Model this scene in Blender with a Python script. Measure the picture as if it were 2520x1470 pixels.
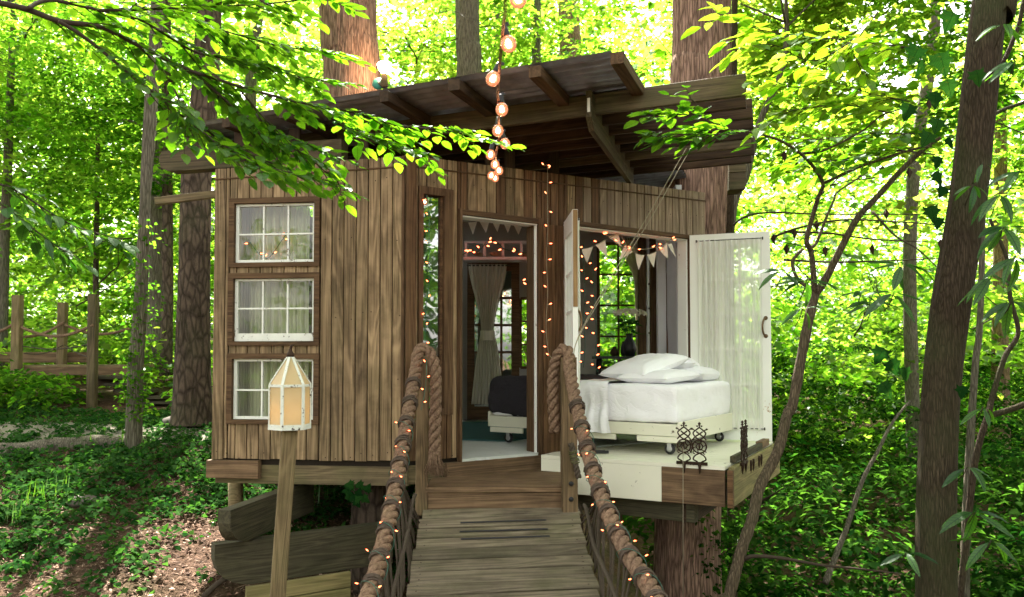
import bpy, math, random
import numpy as np
from mathutils import Vector, Matrix, noise
R = math.radians
SC = bpy.context.scene
for _o in list(bpy.data.objects): bpy.data.objects.remove(_o)
COL = SC.collection
V = Vector

# ---------------------------------------------------------------- camera
F, CX, CY, PITCH = 1960.0, 1260.0, 812.0, R(2.0)     # photo measured on a 2520 x 1470 sheet, horizon near y = 880
cam = bpy.data.cameras.new('camera'); camo = bpy.data.objects.new('camera', cam); COL.objects.link(camo)
cam.sensor_width = 36.0; cam.lens = 36.0*F/2520.0; cam.shift_y = (CY-735.0)/2520.0
cam.clip_start = 0.05; cam.clip_end = 2000.0
cam.dof.use_dof = True; cam.dof.focus_distance = 6.2; cam.dof.aperture_fstop = 3.2
camo.location = (0, 0, 0); camo.rotation_euler = (R(90)+PITCH, 0, 0)
SC.camera = camo

# ---------------------------------------------------------------- sky, sun, exposure
SUN_AZ, SUN_EL = R(-10), R(50)
W = bpy.data.worlds.new('World'); SC.world = W; W.use_nodes = True
nt = W.node_tree; nt.nodes.clear()
sky = nt.nodes.new('ShaderNodeTexSky'); sky.sky_type = 'NISHITA'; sky.sun_disc = False
sky.sun_elevation = SUN_EL; sky.sun_rotation = SUN_AZ; sky.dust_density = 3.0; sky.air_density = 1.0; sky.ozone_density = 1.0
hs = nt.nodes.new('ShaderNodeHueSaturation'); hs.inputs['Saturation'].default_value = 0.16
bg = nt.nodes.new('ShaderNodeBackground'); bg.inputs['Strength'].default_value = 0.11
wo = nt.nodes.new('ShaderNodeOutputWorld')
nt.links.new(sky.outputs[0], hs.inputs['Color']); wm = nt.nodes.new('ShaderNodeMix'); wm.data_type = 'RGBA'; wm.blend_type = 'MULTIPLY'; wm.inputs[0].default_value = 1.0; wm.inputs[7].default_value = (1.0, 0.965, 0.90, 1)
nt.links.new(hs.outputs[0], wm.inputs[6]); nt.links.new(wm.outputs[2], bg.inputs[0]); nt.links.new(bg.outputs[0], wo.inputs[0])
sl = bpy.data.lights.new('sun', 'SUN'); sl.energy = 5.0; sl.angle = R(0.5); sl.color = (1.0, 0.94, 0.84)
so = bpy.data.objects.new('sun', sl); COL.objects.link(so)
SUNV = V((math.sin(SUN_AZ)*math.cos(SUN_EL), math.cos(SUN_AZ)*math.cos(SUN_EL), math.sin(SUN_EL)))
so.rotation_euler = SUNV.to_track_quat('Z', 'Y').to_euler(); so.location = SUNV*60
SC.view_settings.view_transform = 'Standard'; SC.view_settings.look = 'None'
SC.view_settings.gamma = 1.0; SC.view_settings.use_curve_mapping = False
SC.view_settings.exposure = 2.9
SC.render.engine = 'CYCLES'
cy = SC.cycles
cy.max_bounces = 7; cy.diffuse_bounces = 4; cy.glossy_bounces = 3; cy.transmission_bounces = 5; cy.transparent_max_bounces = 12
cy.caustics_reflective = False; cy.caustics_refractive = False
cy.use_denoising = True; cy.sample_clamp_indirect = 6.0
cy.use_adaptive_sampling = True; cy.adaptive_threshold = 0.02
SC.render.film_transparent = False

# ---------------------------------------------------------------- helpers
rng = random.Random(11)
WM = {}
def ray(px, py):
    x = (px-CX)/F; y = (CY-py)/F
    return V((x, math.cos(PITCH)-y*math.sin(PITCH), math.sin(PITCH)+y*math.cos(PITCH)))
def at(px, py, Y):
    d = ray(px, py); return d*(Y/d.y)
def at_z(px, py, z):
    d = ray(px, py); return d*(z/d.z)
def on_wall(px, py, O, a):
    """hit of the pixel ray with the vertical plane through O along a: (u, z)"""
    d = ray(px, py); n = V((-a[1], a[0]))
    s = (n.x*O[0]+n.y*O[1])/(n.x*d.x+n.y*d.y); p = d*s
    return (p.x-O[0])*a[0]+(p.y-O[1])*a[1], p.z
def line_t(px, py, P0, d):
    q = ray(px, py); q = q.x/q.y
    return (q*P0[1]-P0[0])/(d[0]-q*d[1])

def link(o, M, parent=None):
    COL.objects.link(o)
    WM[o] = M
    if parent is not None:
        o.parent = parent; o.matrix_basis = WM[parent].inverted() @ M
    else:
        o.matrix_basis = M
    return o
def tag(o, label, cat, group=None, kind=None):
    if label: o['label'] = label
    if cat: o['category'] = cat
    if group: o['group'] = group
    if kind: o['kind'] = kind
    return o
def thing(name, label, cat, loc=(0, 0, 0), group=None):
    o = bpy.data.objects.new(name, None); o.empty_display_size = 0.1
    link(o, Matrix.Translation(V(loc))); return tag(o, label, cat, group)
def pempty(name, parent, loc=None):
    o = bpy.data.objects.new(name, None); o.empty_display_size = 0.05
    return link(o, Matrix.Translation(V(loc)) if loc is not None else WM[parent].copy(), parent)
def obj(name, me, M=None, parent=None):
    return link(bpy.data.objects.new(name, me), M or Matrix.Identity(4), parent)

class MB:
    def __init__(s): s.v = []; s.f = []; s.sm = []
    def add(s, vs, fs, smooth=False):
        b = len(s.v); s.v += [tuple(p) for p in vs]; s.f += [tuple(i+b for i in f) for f in fs]; s.sm += [smooth]*len(fs)
    def box(s, c, size, M=None):
        hx, hy, hz = size[0]/2, size[1]/2, size[2]/2; c = V(c)
        vs = [V((x, y, z)) for x in (-hx, hx) for y in (-hy, hy) for z in (-hz, hz)]
        vs = [c+(M @ p if M else p) for p in vs]
        s.add(vs, [(0, 1, 3, 2), (4, 6, 7, 5), (0, 4, 5, 1), (2, 3, 7, 6), (0, 2, 6, 4), (1, 5, 7, 3)]); return s
    def bar(s, p, q, w, t, up=(0, 0, 1)):
        p, q = V(p), V(q); M = frame(q-p, V(up)); s.box((p+q)/2, ((q-p).length, t, w), M); return s
    def tube(s, pts, r, n=8, closed=False, cap=True):
        pts = [V(p) for p in pts]; m = len(pts)
        rr = r if isinstance(r, (list, tuple)) else [r]*m
        b = []; T0 = None; U = None
        for i in range(m):
            if closed: T = (pts[(i+1) % m]-pts[i-1]).normalized()
            else: T = (pts[min(i+1, m-1)]-pts[max(i-1, 0)]).normalized()
            if U is None:
                U = T.orthogonal().normalized()
            else:
                U = (U-T*U.dot(T)); U = U.normalized() if U.length > 1e-6 else T.orthogonal().normalized()
            B = T.cross(U)
            for k in range(n):
                a = 2*math.pi*k/n; b.append(pts[i]+(U*math.cos(a)+B*math.sin(a))*rr[i])
        fs = []
        for i in range(m if closed else m-1):
            j = (i+1) % m
            for k in range(n):
                l = (k+1) % n; fs.append((i*n+k, i*n+l, j*n+l, j*n+k))
        if cap and not closed: fs += [tuple(range(n-1, -1, -1)), tuple((m-1)*n+k for k in range(n))]
        s.add(b, fs, True); return s
    def lathe(s, prof, n=16, c=(0, 0, 0), M=None):
        c = V(c); b = []; m = len(prof)
        for r, z in prof:
            for k in range(n):
                a = 2*math.pi*k/n; p = V((r*math.cos(a), r*math.sin(a), z)); b.append(c+(M @ p if M else p))
        fs = [(i*n+k, i*n+(k+1) % n, (i+1)*n+(k+1) % n, (i+1)*n+k) for i in range(m-1) for k in range(n)]
        s.add(b, fs, True); return s
    def mesh(s, name, mat):
        me = bpy.data.meshes.new(name); me.from_pydata(s.v, [], s.f)
        me.polygons.foreach_set('use_smooth', s.sm); 
        if mat: me.materials.append(mat)
        me.update(); return me
    def build(s, name, mat, parent=None, origin=None, axes=None):
        """verts are in world space; the object's own frame sits at origin (default: box centre)"""
        a = np.array(s.v)
        o = V(origin) if origin is not None else V((a.min(0)+a.max(0))/2)
        M = Matrix.Translation(o) @ (axes.to_4x4() if axes else Matrix.Identity(4)); Mi = M.inverted()
        s.v = [tuple(Mi @ V(p)) for p in s.v]
        return obj(name, s.mesh(name, mat), M, parent)

def frame(x, up):
    """columns: x along the piece, y across (thickness), z 'up' (width)"""
    x = V(x).normalized(); up = V(up); z = up-x*up.dot(x)
    z = z.normalized() if z.length > 1e-6 else x.orthogonal().normalized()
    y = z.cross(x); return Matrix((x, y, z)).transposed()
_bc = {}
def board_mesh(L, t, w, mat, c=0.003):
    k = (round(L, 3), round(t, 3), round(w, 3), mat.name, c)
    if k not in _bc:
        mb = MB(); hx, hy, hz = L/2, t/2, w/2; c = min(c, t*0.3, w*0.3)
        vs = []
        for sx in (-1, 1):
            for (yy, zz) in ((-hy+c, -hz), (hy-c, -hz), (hy, -hz+c), (hy, hz-c), (hy-c, hz), (-hy+c, hz), (-hy, hz-c), (-hy, -hz+c)):
                vs.append((sx*hx, yy, zz))
        fs = [(i, (i+1) % 8, 8+(i+1) % 8, 8+i) for i in range(8)]+[tuple(range(7, -1, -1)), tuple(range(8, 16))]
        mb.add(vs, fs); _bc[k] = mb.mesh('board', mat)
    return _bc[k]
def board(name, p, q, w, t, mat, parent=None, up=(0, 0, 1), c=0.003):
    """a chamfered piece of timber from p to q; w along 'up', t across"""
    p, q = V(p), V(q)
    M = Matrix.Translation((p+q)/2) @ frame(q-p, V(up)).to_4x4()
    return obj(name, board_mesh((q-p).length, t, w, mat, c), M, parent)
def cat_rom(pts, n=8):
    pts = [V(p) for p in pts]; out = []
    P = [pts[0]*2-pts[1]]+pts+[pts[-1]*2-pts[-2]]
    for i in range(1, len(P)-2):
        for k in range(n):
            t = k/n; a, b, c, d = P[i-1], P[i], P[i+1], P[i+2]
            out.append(0.5*((2*b)+(c-a)*t+(2*a-5*b+4*c-d)*t*t+(3*b-a-3*c+d)*t**3))
    out.append(pts[-1]); return out
def sstep(a, b, x):
    t = min(1, max(0, (x-a)/(b-a))); return t*t*(3-2*t)

# ---------------------------------------------------------------- materials
class NT:
    def __init__(s, name):
        s.m = bpy.data.materials.new(name); s.m.use_nodes = True; s.t = s.m.node_tree; s.t.nodes.clear()
    def n(s, typ, **kw):
        d = s.t.nodes.new('ShaderNode'+typ)
        for k, v in kw.items():
            if k in d.inputs.keys(): 
                d.inputs[k].default_value = v
            else: setattr(d, k, v)
        return d
    def l(s, a, b): s.t.links.new(a, b)
    def out(s, sh): o = s.n('OutputMaterial'); s.l(sh, o.inputs[0]); return s.m
    def ramp(s, fac, stops):
        r = s.n('ValToRGB'); e = r.color_ramp.elements
        while len(e) < len(stops): e.new(0.5)
        for k, (p, c) in enumerate(stops): e[k].position = p; e[k].color = (*c, 1) if len(c) == 3 else c
        s.l(fac, r.inputs[0]); return r.outputs[0]
    def mix(s, fac, a, b, mode='MIX'):
        m = s.n('Mix', data_type='RGBA', blend_type=mode)
        for i, x in ((0, fac), (6, a), (7, b)):
            if hasattr(x, 'is_linked') or hasattr(x, 'links'): s.l(x, m.inputs[i])
            elif i == 0: m.inputs[0].default_value = x
            else: m.inputs[i].default_value = (*x, 1) if len(x) == 3 else x
        return m.outputs[2]
    def math(s, op, a, b=0.0):
        m = s.n('Math', operation=op)
        for i, x in ((0, a), (1, b)):
            if hasattr(x, 'links'): s.l(x, m.inputs[i])
            else: m.inputs[i].default_value = x
        return m.outputs[0]
    def noise(s, vec, scale, detail=4, rough=0.55, dist=0.0):
        t = s.n('TexNoise', Scale=scale, Detail=detail, Roughness=rough, Distortion=dist); s.l(vec, t.inputs['Vector']); return t.outputs['Fac']
    def coords(s, scl=(1, 1, 1), rnd=True, kind='Object'):
        tc = s.n('TexCoord'); mp = s.n('Mapping'); mp.inputs['Scale'].default_value = scl
        if rnd:
            oi = s.n('ObjectInfo'); vm = s.n('VectorMath', operation='SCALE'); cb = s.n('CombineXYZ')
            for i, f in enumerate((37.0, 91.0, 53.0)):
                s.l(s.math('MULTIPLY', oi.outputs['Random'], f), cb.inputs[i])
            ad = s.n('VectorMath', operation='ADD'); s.l(tc.outputs[kind], ad.inputs[0]); s.l(cb.outputs[0], ad.inputs[1]); s.l(ad.outputs[0], mp.inputs[0])
            s.oi = oi.outputs['Random']
        else: s.l(tc.outputs[kind], mp.inputs[0])
        return mp.outputs[0]
    def bump(s, h, st=0.3, dist=0.01):
        b = s.n('Bump', Strength=st, Distance=dist); s.l(h, b.inputs['Height']); return b.outputs[0]
    def bsdf(s, col, rough=0.7, nor=None, spec=0.3, **kw):
        p = s.n('BsdfPrincipled')
        if hasattr(col, 'links'): s.l(col, p.inputs['Base Color'])
        else: p.inputs['Base Color'].default_value = (*col, 1)
        if hasattr(rough, 'links'): s.l(rough, p.inputs['Roughness'])
        else: p.inputs['Roughness'].default_value = rough
        p.inputs['Specular IOR Level'].default_value = spec
        for k, v in kw.items(): p.inputs[k.replace('_', ' ')].default_value = v
        if nor is not None: s.l(nor, p.inputs['Normal'])
        return p.outputs[0]

def wood(name, dark, light, grain=1.0, var=0.35, rough=0.75, moss=0.0, mosscol=(0.07, 0.09, 0.025), stain=0.35, bump=0.5):
    """timber with the grain along local X"""
    m = NT(name); c = m.coords((1.1*grain, 66*grain, 66*grain))
    g = m.noise(c, 1.5, 6, 0.62, 0.5)
    c2 = m.coords((0.75*grain, 6.5*grain, 6.5*grain)); n2 = m.noise(c2, 1.0, 1.5, 0.4, 0.3)
    w = m.math('ADD', m.math('MULTIPLY', m.math('SINE', m.math('MULTIPLY', n2, 62.0)), 0.5), 0.5)
    f = m.math('ADD', m.math('MULTIPLY', g, 0.80), m.math('MULTIPLY', m.math('POWER', w, 2.0), 0.15))
    f = m.math('ADD', f, m.math('MULTIPLY', m.noise(m.coords((0.8, 4, 4)), 1.3, 3), 0.12))
    col = m.ramp(f, [(0.30, dark), (0.52, tuple((a*0.45+b*0.55) for a, b in zip(dark, light))), (0.74, light)])
    c3 = m.coords((1.1, 1.1, 1.1)); st = m.noise(c3, 2.4, 5, 0.65)
    col = m.mix(m.math('MULTIPLY', m.ramp(st, [(0.45, (0, 0, 0)), (0.72, (1, 1, 1))]), stain), col, tuple(x*0.35 for x in dark))
    if moss: col = m.mix(m.math('MULTIPLY', m.ramp(m.noise(c3, 3.1, 5, 0.6), [(0.42, (0, 0, 0)), (0.7, (1, 1, 1))]), moss), col, mosscol)
    hv = m.n('HueSaturation'); m.l(col, hv.inputs['Color'])
    m.l(m.math('ADD', m.math('MULTIPLY', m.oi, var*2), 1.0-var), hv.inputs['Value'])
    h = m.math('ADD', g, m.math('MULTIPLY', m.noise(c, 6.0, 3), 0.5))
    return m.out(m.bsdf(hv.outputs[0], rough, m.bump(h, bump, 0.006), 0.2))
def paint(name, col, wear=0.25, under=(0.2, 0.13, 0.07), rough=0.55, dirt=0.2, scale=3.0):
    m = NT(name); c = m.coords((1, 1, 1))
    n1 = m.noise(c, scale*5, 8, 0.7); n2 = m.noise(c, scale*0.7, 4)
    k = m.math('MULTIPLY', n1, m.math('ADD', n2, 0.45))
    msk = m.ramp(k, [(0.0, (1, 1, 1)), (max(0.01, wear), (1, 1, 1)), (wear+0.03, (0, 0, 0))])
    cc = m.mix(m.math('MULTIPLY', m.ramp(m.noise(c, scale*1.3, 6), [(0.4, (0, 0, 0)), (0.8, (1, 1, 1))]), dirt), col, tuple(x*0.55 for x in col))
    cc = m.mix(msk, cc, under)
    g = m.noise(m.coords((2, 30, 30)), 1.5, 4)
    return m.out(m.bsdf(cc, rough, m.bump(m.math('ADD', m.math('MULTIPLY', g, 0.4), m.math('MULTIPLY', msk, -0.6)), 0.25, 0.004), 0.35))
def plain(name, col, rough=0.6, spec=0.3, metal=0.0, var=0.15, scale=9.0, bump=0.15):
    m = NT(name); c = m.coords((1, 1, 1)); f = m.noise(c, scale, 5, 0.6)
    cc = m.mix(f, tuple(x*(1-var) for x in col), tuple(min(1, x*(1+var)) for x in col))
    return m.out(m.bsdf(cc, rough, m.bump(f, bump, 0.004), spec, Metallic=metal))
def cloth(name, col, weave=380.0, rough=0.95, fold=0.4, trans=0.0):
    m = NT(name); c = m.coords((1, 1, 1)); f = m.noise(c, 7.0, 5, 0.55, 0.6); g = m.noise(c, weave, 2)
    cr = m.math('ABSOLUTE', m.math('SUBTRACT', m.noise(m.coords((1, 1, 1.6)), 4.5, 3, 0.5, 1.6), 0.5)); f = m.math('ADD', f, m.math('MULTIPLY', m.math('MINIMUM', cr, 0.05), 3.0))
    nor = m.bump(m.math('ADD', f, m.math('MULTIPLY', g, 0.06)), fold, 0.03)
    b = m.bsdf(col, rough, nor, 0.1)
    if trans:
        t = m.n('BsdfTranslucent'); t.inputs[0].default_value = (*col, 1); mx = m.n('MixShader'); mx.inputs[0].default_value = trans
        m.l(b, mx.inputs[1]); m.l(t.outputs[0], mx.inputs[2]); b = mx.outputs[0]
    return m.out(b)
def sheer(name, col, alpha=0.75, tl=0.5):
    m = NT(name); c = m.coords((60, 60, 1.5)); f = m.noise(c, 1.0, 3)
    d = m.n('BsdfDiffuse'); d.inputs[0].default_value = (*col, 1); t = m.n('BsdfTranslucent'); t.inputs[0].default_value = (*col, 1)
    x = m.n('MixShader'); x.inputs[0].default_value = tl; m.l(d.outputs[0], x.inputs[1]); m.l(t.outputs[0], x.inputs[2])
    tr = m.n('BsdfTransparent'); y = m.n('MixShader'); m.l(m.ramp(f, [(0.3, (alpha-0.15,)*3), (0.7, (min(1, alpha+0.15),)*3)]), y.inputs[0])
    m.l(tr.outputs[0], y.inputs[1]); m.l(x.outputs[0], y.inputs[2]); return m.out(y.outputs[0])
def glass(name, tint=(0.93, 0.97, 0.93), refl=0.0, ior=1.5, rough=0.02):
    m = NT(name); tr = m.n('BsdfTransparent'); tr.inputs[0].default_value = (*tint, 1)
    gl = m.n('BsdfGlossy'); gl.inputs['Roughness'].default_value = rough
    c = m.coords((1, 1, 1)); m.l(m.bump(m.noise(c, 2.2, 2), 0.12, 0.03), gl.inputs['Normal'])
    fr = m.n('Fresnel', IOR=ior); x = m.n('MixShader'); m.l(m.math('ADD', fr.outputs[0], refl), x.inputs[0])
    m.l(tr.outputs[0], x.inputs[1]); m.l(gl.outputs[0], x.inputs[2]); return m.out(x.outputs[0])
def emit(name, col, st):
    m = NT(name); e = m.n('Emission', Strength=st); e.inputs[0].default_value = (*col, 1); return m.out(e.outputs[0])
def leafmat(name, d0, d1, t0, t1, tr=0.55, gloss=0.06, use_attr=True, rough=0.42):
    """leaf: diffuse above, light let through, a little shine; tint varies leaf by leaf"""
    m = NT(name)
    if use_attr: a = m.n('Attribute', attribute_name='tint').outputs['Fac']
    else: a = m.n('ObjectInfo').outputs['Random']
    cd, ct = m.mix(a, d0, d1), m.mix(a, t0, t1)
    if not use_attr:
        tc = m.n('TexCoord'); sp = m.n('SeparateXYZ'); m.l(tc.outputs['Object'], sp.inputs[0]); ay = m.math('ABSOLUTE', sp.outputs[1])
        vn = m.math('POWER', m.math('ABSOLUTE', m.math('SINE', m.math('MULTIPLY', m.math('SUBTRACT', sp.outputs[0], m.math('MULTIPLY', ay, 0.9)), 31.0))), 7.0)
        mid = m.math('LESS_THAN', ay, 0.014); vv = m.math('MAXIMUM', m.math('MULTIPLY', vn, 0.45), m.math('MULTIPLY', mid, 0.8))
        sp_ = m.ramp(m.noise(tc.outputs['Object'], 9.0, 4), [(0.62, (0, 0, 0)), (0.70, (1, 1, 1))])
        cd = m.mix(vv, cd, tuple(x*0.6 for x in d0)); ct = m.mix(vv, ct, tuple(x*0.45 for x in t0))
        ct = m.mix(m.math('MULTIPLY', sp_, 0.35), ct, (0.30, 0.30, 0.02))
    d = m.n('BsdfDiffuse'); m.l(cd, d.inputs[0])
    t = m.n('BsdfTranslucent'); m.l(ct, t.inputs[0])
    x = m.n('MixShader'); x.inputs[0].default_value = tr; m.l(d.outputs[0], x.inputs[1]); m.l(t.outputs[0], x.inputs[2])
    if gloss:
        g = m.n('BsdfGlossy', Roughness=rough); g.inputs[0].default_value = (0.9, 1, 0.9, 1); y = m.n('MixShader'); y.inputs[0].default_value = gloss
        m.l(x.outputs[0], y.inputs[1]); m.l(g.outputs[0], y.inputs[2]); return m.out(y.outputs[0])
    return m.out(x.outputs[0])
def barkmat(name, dark, light, vs=(9, 9, 1.2), moss=0.0, plates=False):
    m = NT(name); c = m.coords(vs, rnd=True)
    d = m.noise(c, 1.7, 3, 0.5, 0.6); fine = m.noise(m.coords((vs[0]*3, vs[1]*3, vs[2]*4)), 2.0, 6, 0.7)
    rg = m.math('SUBTRACT', 1.0, m.math('MULTIPLY', m.math('ABSOLUTE', m.math('SUBTRACT', d, 0.5)), 7.0))   # furrow lines
    fur = m.ramp(rg, [(0.25, (1, 1, 1)), (0.9, (0, 0, 0))])
    if plates:
        v = m.n('TexVoronoi', feature='DISTANCE_TO_EDGE', Scale=1.5); ad = m.n('VectorMath', operation='ADD'); nv = m.n('TexNoise', Scale=1.2, Detail=3.0)
        m.l(c, nv.inputs['Vector']); m.l(c, ad.inputs[0]); m.l(nv.outputs['Color'], ad.inputs[1]); m.l(ad.outputs[0], v.inputs['Vector'])
        fur = m.ramp(v.outputs['Distance'], [(0.0, (0, 0, 0)), (0.13, (1, 1, 1))])
    f = m.math('MULTIPLY', m.math('ADD', m.math('MULTIPLY', fur, 0.7), 0.3), m.math('ADD', m.math('MULTIPLY', fine, 0.9), 0.1))
    col = m.ramp(f, [(0.10, dark), (0.32, tuple((a+b)/2 for a, b in zip(dark, light))), (0.62, light)])
    c3 = m.coords((1, 1, 0.5))
    if moss: col = m.mix(m.math('MULTIPLY', m.ramp(m.noise(c3, 1.7, 5), [(0.45, (0, 0, 0)), (0.7, (1, 1, 1))]), moss), col, (0.06, 0.085, 0.03))
    return m.out(m.bsdf(col, 0.9, m.bump(f, 0.9, 0.035), 0.1))

M = {}
def ray(px, py):
    x = (px-CX)/F; y = (CY-py)/F
    return V((x, math.cos(PITCH)-y*math.sin(PITCH), math.sin(PITCH)+y*math.cos(PITCH)))
def at(px, py, Y):
    d = ray(px, py); return d*(Y/d.y)
def at_z(px, py, z):
    d = ray(px, py); return d*(z/d.z)
def on_wall(px, py, O, a):
    """hit of the pixel ray with the vertical plane through O along a: (u, z)"""
    d = ray(px, py); n = V((-a[1], a[0]))
    s = (n.x*O[0]+n.y*O[1])/(n.x*d.x+n.y*d.y); p = d*s
    return (p.x-O[0])*a[0]+(p.y-O[1])*a[1], p.z
def line_t(px, py, P0, d):
    q = ray(px, py); q = q.x/q.y
    return (q*P0[1]-P0[0])/(d[0]-q*d[1])

def link(o, M, parent=None):
    COL.objects.link(o)
    WM[o] = M
    if parent is not None:
        o.parent = parent; o.matrix_basis = WM[parent].inverted() @ M
    else:
        o.matrix_basis = M
    return o
def tag(o, label, cat, group=None, kind=None):
    if label: o['label'] = label
    if cat: o['category'] = cat
    if group: o['group'] = group
    if kind: o['kind'] = kind
    return o
def thing(name, label, cat, loc=(0, 0, 0), group=None):
    o = bpy.data.objects.new(name, None); o.empty_display_size = 0.1
    link(o, Matrix.Translation(V(loc))); return tag(o, label, cat, group)
def pempty(name, parent, loc=None):
    o = bpy.data.objects.new(name, None); o.empty_display_size = 0.05
    return link(o, Matrix.Translation(V(loc)) if loc is not None else WM[parent].copy(), parent)
def obj(name, me, M=None, parent=None):
    return link(bpy.data.objects.new(name, me), M or Matrix.Identity(4), parent)

class MB:
    def __init__(s): s.v = []; s.f = []; s.sm = []
    def add(s, vs, fs, smooth=False):
        b = len(s.v); s.v += [tuple(p) for p in vs]; s.f += [tuple(i+b for i in f) for f in fs]; s.sm += [smooth]*len(fs)
    def box(s, c, size, M=None):
        hx, hy, hz = size[0]/2, size[1]/2, size[2]/2; c = V(c)
        vs = [V((x, y, z)) for x in (-hx, hx) for y in (-hy, hy) for z in (-hz, hz)]
        vs = [c+(M @ p if M else p) for p in vs]
        s.add(vs, [(0, 1, 3, 2), (4, 6, 7, 5), (0, 4, 5, 1), (2, 3, 7, 6), (0, 2, 6, 4), (1, 5, 7, 3)]); return s
    def bar(s, p, q, w, t, up=(0, 0, 1)):
        p, q = V(p), V(q); M = frame(q-p, V(up)); s.box((p+q)/2, ((q-p).length, t, w), M); return s
    def tube(s, pts, r, n=8, closed=False, cap=True):
        pts = [V(p) for p in pts]; m = len(pts)
        rr = r if isinstance(r, (list, tuple)) else [r]*m
        b = []; T0 = None; U = None
        for i in range(m):
            if closed: T = (pts[(i+1) % m]-pts[i-1]).normalized()
            else: T = (pts[min(i+1, m-1)]-pts[max(i-1, 0)]).normalized()
            if U is None:
                U = T.orthogonal().normalized()
            else:
                U = (U-T*U.dot(T)); U = U.normalized() if U.length > 1e-6 else T.orthogonal().normalized()
            B = T.cross(U)
            for k in range(n):
                a = 2*math.pi*k/n; b.append(pts[i]+(U*math.cos(a)+B*math.sin(a))*rr[i])
        fs = []
        for i in range(m if closed else m-1):
            j = (i+1) % m
            for k in range(n):
                l = (k+1) % n; fs.append((i*n+k, i*n+l, j*n+l, j*n+k))
        if cap and not closed: fs += [tuple(range(n-1, -1, -1)), tuple((m-1)*n+k for k in range(n))]
        s.add(b, fs, True); return s
    def lathe(s, prof, n=16, c=(0, 0, 0), M=None):
        c = V(c); b = []; m = len(prof)
        for r, z in prof:
            for k in range(n):
                a = 2*math.pi*k/n; p = V((r*math.cos(a), r*math.sin(a), z)); b.append(c+(M @ p if M else p))
        fs = [(i*n+k, i*n+(k+1) % n, (i+1)*n+(k+1) % n, (i+1)*n+k) for i in range(m-1) for k in range(n)]
        s.add(b, fs, True); return s
    def mesh(s, name, mat):
        me = bpy.data.meshes.new(name); me.from_pydata(s.v, [], s.f)
        me.polygons.foreach_set('use_smooth', s.sm); 
        if mat: me.materials.append(mat)
        me.update(); return me
    def build(s, name, mat, parent=None, origin=None, axes=None):
        """verts are in world space; the object's own frame sits at origin (default: box centre)"""
        a = np.array(s.v)
        o = V(origin) if origin is not None else V((a.min(0)+a.max(0))/2)
        M = Matrix.Translation(o) @ (axes.to_4x4() if axes else Matrix.Identity(4)); Mi = M.inverted()
        s.v = [tuple(Mi @ V(p)) for p in s.v]
        return obj(name, s.mesh(name, mat), M, parent)

def frame(x, up):
    """columns: x along the piece, y across (thickness), z 'up' (width)"""
    x = V(x).normalized(); up = V(up); z = up-x*up.dot(x)
    z = z.normalized() if z.length > 1e-6 else x.orthogonal().normalized()
    y = z.cross(x); return Matrix((x, y, z)).transposed()
_bc = {}
def board_mesh(L, t, w, mat, c=0.003):
    k = (round(L, 3), round(t, 3), round(w, 3), mat.name, c)
    if k not in _bc:
        mb = MB(); hx, hy, hz = L/2, t/2, w/2; c = min(c, t*0.3, w*0.3)
        vs = []
        for sx in (-1, 1):
            for (yy, zz) in ((-hy+c, -hz), (hy-c, -hz), (hy, -hz+c), (hy, hz-c), (hy-c, hz), (-hy+c, hz), (-hy, hz-c), (-hy, -hz+c)):
                vs.append((sx*hx, yy, zz))
        fs = [(i, (i+1) % 8, 8+(i+1) % 8, 8+i) for i in range(8)]+[tuple(range(7, -1, -1)), tuple(range(8, 16))]
        mb.add(vs, fs); _bc[k] = mb.mesh('board', mat)
    return _bc[k]
def board(name, p, q, w, t, mat, parent=None, up=(0, 0, 1), c=0.003):
    """a chamfered piece of timber from p to q; w along 'up', t across"""
    p, q = V(p), V(q)
    M = Matrix.Translation((p+q)/2) @ frame(q-p, V(up)).to_4x4()
    return obj(name, board_mesh((q-p).length, t, w, mat, c), M, parent)
def cat_rom(pts, n=8):
    pts = [V(p) for p in pts]; out = []
    P = [pts[0]*2-pts[1]]+pts+[pts[-1]*2-pts[-2]]
    for i in range(1, len(P)-2):
        for k in range(n):
            t = k/n; a, b, c, d = P[i-1], P[i], P[i+1], P[i+2]
            out.append(0.5*((2*b)+(c-a)*t+(2*a-5*b+4*c-d)*t*t+(3*b-a-3*c+d)*t**3))
    out.append(pts[-1]); return out
def sstep(a, b, x):
    t = min(1, max(0, (x-a)/(b-a))); return t*t*(3-2*t)

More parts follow.
